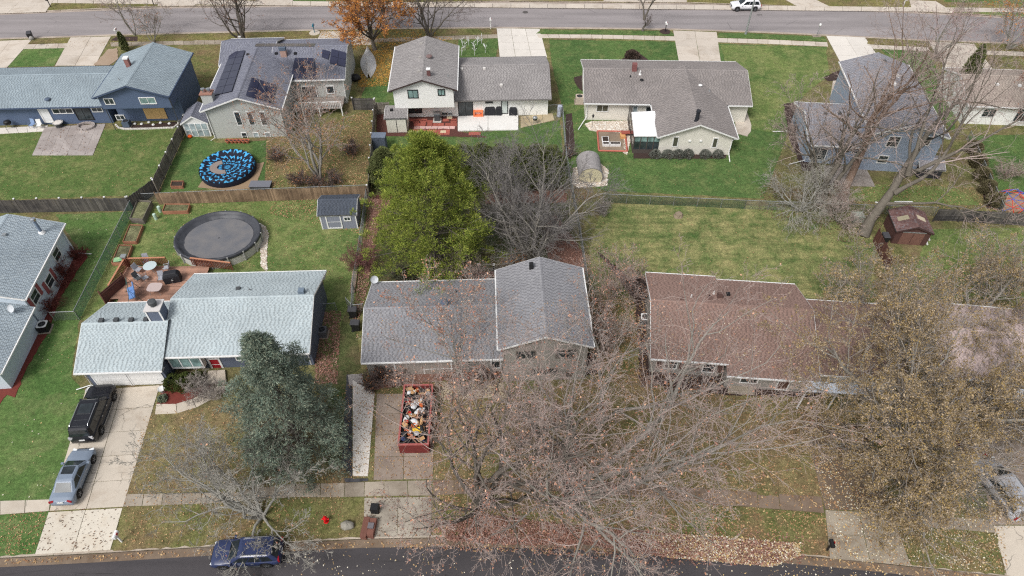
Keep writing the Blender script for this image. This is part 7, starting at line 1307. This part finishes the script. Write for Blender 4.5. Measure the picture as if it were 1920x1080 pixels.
twiggy('bare dark shrub in the strip beside the barrel shed', 1066, 290, 1.3, 10, 168, tw_dark, lf_brown, 100); twiggy('bare shrub at the fence near the white utility pipe', 1128, 398, 1.4, 9, 169, tw_grey); twiggy('dark shrub by the dusk blue house corner', 1488, 250, 1.5, 10, 170, tw_dark); twiggy('small bare shrub in the wood chip yard', 1885, 335, 2.2, 9, 171, tw_pink, lf_brown, 150)
# ---------------------------------------------------------------- fallen leaves
def inpoly(P, poly):
    x, y = P[:, 0], P[:, 1]; c = np.zeros(len(P), bool); n = len(poly)
    for i in range(n):
        x1, y1 = poly[i][:2]; x2, y2 = poly[(i + 1) % n][:2]; c ^= ((y1 > y) != (y2 > y)) & (x < (x2 - x1) * (y - y1) / (y2 - y1 + 1e-12) + x1)
    return c
lit_rust = ISL('litter_rust', [lin(152, 110, 98), lin(122, 88, 80), lin(174, 134, 118), lin(104, 80, 74), lin(192, 158, 142), lin(140, 98, 82), lin(116, 78, 66)], mott=.12); lit_pale = ISL('litter_pale', [lin(206, 196, 170), lin(226, 220, 204), lin(184, 162, 124), lin(170, 138, 104), lin(214, 190, 130)], mott=.05); lit_mix = ISL('litter_mixed', [lin(150, 112, 84), lin(184, 150, 110), lin(120, 88, 66), lin(206, 178, 134), lin(136, 96, 72)], mott=.1); lit_gold = ISL('litter_gold', [lin(186, 140, 66), lin(158, 116, 58), lin(206, 164, 86), lin(140, 104, 62)], mott=.1); lit_dark = ISL('litter_dark', [lin(96, 78, 66), lin(128, 100, 80), lin(80, 66, 58), lin(150, 116, 92)], mott=.1)
def litter(px, n, mat, size=.07, z=.05, seed=1, pile=0, name='fallen_leaves', clump=.5):
    rg = np.random.default_rng(seed); poly = GG(px); a = np.array(poly)[:, :2]; lo, hi = a.min(0), a.max(0); P = lo + (hi - lo) * rg.random((n * 3, 2)); w = np.sin(P[:, 0] * 1.1 + seed) * np.sin(P[:, 1] * 1.3 + 2 * seed) + .6 * np.sin(P[:, 0] * 2.9 + P[:, 1] * 1.7); P = P[inpoly(P, a) & (rg.random(n * 3) < 1 - clump * (w < 0))][:n]
    zz = z + rg.random(len(P)) ** 2 * (.04 + pile); c = np.column_stack([P, zz]); o = npmesh(name, *leafquads(c, size, rg, .7, .75), mat); struct(o, None, 'stuff'); return o
litter([(820, 990), (905, 965), (1060, 985), (1300, 1005), (1490, 1020), (1490, 1045), (1440, 1062), (1240, 1044), (1100, 1022), (950, 1022), (840, 1014)], 22000, lit_rust, .062, .02, 1, .2, clump=.3)
litter([(800, 975), (905, 945), (1100, 960), (1400, 985), (1520, 1010), (1500, 1060), (1250, 1060), (1000, 1040), (830, 1030)], 3000, lit_rust, .07, .02, 71, .02, clump=.6)
litter([(1180, 1000), (1380, 1008), (1500, 1020), (1500, 1042), (1450, 1064), (1250, 1046)], 5000, lit_pale, .06, .03, 2, .22, clump=.4)
litter([(0, 1050), (700, 1014), (1480, 1040), (1900, 1084), (1900, 1096), (1480, 1054), (700, 1026), (0, 1058)], 3500, lit_mix, .07, -.07, 3)
litter([(560, 1030), (1500, 1060), (1900, 1085), (1900, 1130), (500, 1090)], 420, lit_pale, .055, -.085, 4, clump=.3); litter([(1440, 1050), (1900, 1085), (1900, 1130), (1440, 1110)], 380, lit_pale, .06, -.085, 5, clump=.2)
litter([(810, 745), (945, 745), (1215, 690), (1540, 740), (1660, 960), (1340, 945), (1035, 925), (812, 929)], 9000, lit_mix, .065, .05, 6); litter([(810, 930), (1040, 922), (1340, 946), (1546, 964), (1556, 1044), (1490, 1037), (1060, 1010), (810, 1004)], 4500, lit_mix, .06, .05, 7)
litter([(235, 928), (268, 775), (420, 760), (640, 740), (646, 930), (640, 1005), (230, 1025)], 3600, lit_mix, .055, .05, 8); litter([(700, 900), (812, 898), (815, 738), (640, 720), (645, 900)], 1700, lit_mix, .05, .07, 9); litter([(683, 930), (808, 930), (808, 1006), (683, 1006)], 380, lit_dark, .05, .07, 10)
litter([(1500, 770), (1860, 780), (1890, 1075), (1560, 1050), (1547, 955)], 5200, lit_pale, .055, .06, 11, clump=.6); litter([(1500, 770), (1860, 780), (1890, 1075), (1560, 1050), (1547, 955)], 3000, lit_mix, .06, .06, 12); litter([(1540, 560), (1920, 470), (1960, 560), (1700, 640)], 3500, lit_mix, .065, .05, 13)
litter([(500, 262), (700, 205), (692, 348), (496, 352)], 6500, lit_mix, .065, .05, 14); litter([(700, 360), (1060, 360), (1100, 540), (690, 540)], 2600, lit_dark, .06, .06, 15); litter([(690, 372), (720, 372), (708, 430), (690, 540), (668, 620), (660, 600), (684, 440)], 2600, lit_rust, .065, .08, 16, clump=.2)
litter([(596, 580), (640, 585), (632, 720), (590, 720)], 2600, lit_rust, .065, .06, 17); litter([(1040, 400), (1092, 470), (1098, 540), (1030, 500), (1010, 420)], 1800, lit_rust, .065, .09, 18, clump=.2); litter([(690, 95), (745, 95), (740, 160), (670, 165), (680, 120)], 3600, lit_gold, .075, .05, 19, clump=.3); litter([(600, 58), (800, 55), (850, 74), (745, 95), (600, 95)], 3200, lit_gold, .075, .06, 20)
litter([(260, 385), (690, 375), (668, 545), (606, 520), (340, 520)], 1500, lit_mix, .05, .05, 21); litter([(520, 372), (690, 372), (680, 440), (500, 400)], 1500, lit_mix, .06, .05, 22); litter([(0, 966), (92, 958), (65, 1038), (0, 1043)], 420, lit_mix, .05, .05, 23); litter([(92, 958), (231, 950), (208, 1031), (65, 1040)], 260, lit_dark, .05, .07, 24); litter([(104, 402), (256, 396), (150, 830), (96, 945), (0, 938)], 220, lit_pale, .05, .05, 25)
litter([(0, 250), (345, 238), (250, 366), (0, 375)], 700, lit_mix, .045, .05, 26); litter([(1130, 382), (1640, 400), (1640, 560), (1108, 552)], 600, lit_mix, .05, .05, 27); litter([(1430, 345), (1660, 380), (1660, 470), (1560, 450), (1420, 400)], 2200, lit_dark, .06, .06, 28); litter([(1050, 130), (1400, 250), (1400, 370), (1100, 360)], 420, lit_mix, .045, .05, 29); litter([(1090, 560), (1218, 560), (1210, 720), (1110, 720)], 2600, lit_mix, .065, .08, 30)
litter([(345, 88), (420, 84), (400, 240), (345, 250)], 800, lit_mix, .05, .05, 31); litter([(48, 82), (600, 58), (600, 78), (130, 90)], 900, lit_mix, .05, .05, 32); litter([(1640, 345), (1860, 350), (1860, 400), (1560, 385)], 1200, lit_mix, .06, .05, 33)
litter([(44, 292), (185, 292), (198, 232), (84, 238)], 160, lit_dark, .06, .08, 34); litter([(815, 752), (946, 744), (944, 712), (815, 718)], 420, lit_dark, .08, .07, 35); litter([(1000, 380), (1110, 380), (1110, 350), (905, 350)], 700, lit_rust, .06, .09, 36)
# leaves lying on roofs (each heap belongs to its house)
def roof_leaves(h, keys, px, n, mat, size=.06, seed=1):
    rg = np.random.default_rng(seed); out = []; a = np.array(px, float); lo, hi = a.min(0), a.max(0); P = lo + (hi - lo) * rg.random((n * 3, 2)); P = P[inpoly(P, a)][:n]
    for u, v in P:
        q = max((h.on(u, v, k) for k in keys), key=lambda q: -9 if False else -abs(0)); zs = []
        for k in keys: p = h.on(u, v, k); zs.append(p)
        out.append(min(zs, key=lambda p: p[2])) 
    o = npmesh('fallen_leaves', *leafquads(np.array(out) + (0, 0, .05), size, rg, .7, .7), mat, h.e); o['kind'] = 'stuff'
roof_leaves(HD, ['l0', 'l1'], [(1225, 580), (1500, 590), (1535, 705), (1230, 668)], 650, lit_pale, .05, 41); roof_leaves(HC, ['r0', 'r1'], [(940, 560), (1100, 560), (1105, 645), (940, 650)], 260, lit_mix, .05, 42); roof_leaves(HC, ['l0'], [(700, 600), (925, 590), (925, 660), (690, 670)], 160, lit_mix, .05, 43)
# white stones in the beds
st_w = ISL('white_stones', [lin(206, 198, 186), lin(226, 222, 214), lin(184, 172, 156), lin(200, 184, 168), lin(160, 146, 134)], mott=.08)
def pebbles(px, n, seed, size=.09):
    rg = np.random.default_rng(seed); a = np.array(GG(px))[:, :2]; lo, hi = a.min(0), a.max(0); P = lo + (hi - lo) * rg.random((n * 3, 2)); P = P[inpoly(P, a)][:n]; m = len(P); s_ = size * rg.uniform(.6, 1.3, (m, 1)); an = rg.random(m) * 6.28; ca, sa = np.cos(an)[:, None], np.sin(an)[:, None]; tmpl = np.array([(-1, -.8, 0), (1, -.7, 0), (.9, .8, 0), (-.9, .7, 0), (0, 0, .9)]); V = np.stack([np.column_stack([P[:, 0:1] + s_ * (x * ca - y * sa), P[:, 1:2] + s_ * (x * sa + y * ca), .045 + s_ * z]) for x, y, z in tmpl], 1).reshape(-1, 3); F = np.concatenate([np.arange(m)[:, None] * 5 + np.array([[i, (i + 1) % 4, 4]]) for i in range(4)]); o = npmesh('gravel', V, F, st_w); struct(o, None, 'stuff')
pebbles([(1098, 233), (1110, 228), (1182, 227), (1185, 245), (1176, 288), (1169, 284), (1168, 250), (1124, 247), (1106, 243)], 1600, 1); pebbles([(1085, 352), (1138, 348), (1140, 320), (1128, 308), (1075, 315), (1072, 345)], 900, 2, .12); pebbles([(498, 425), (488, 420), (490, 500), (500, 508), (500, 470), (503, 440)], 700, 3, .1)
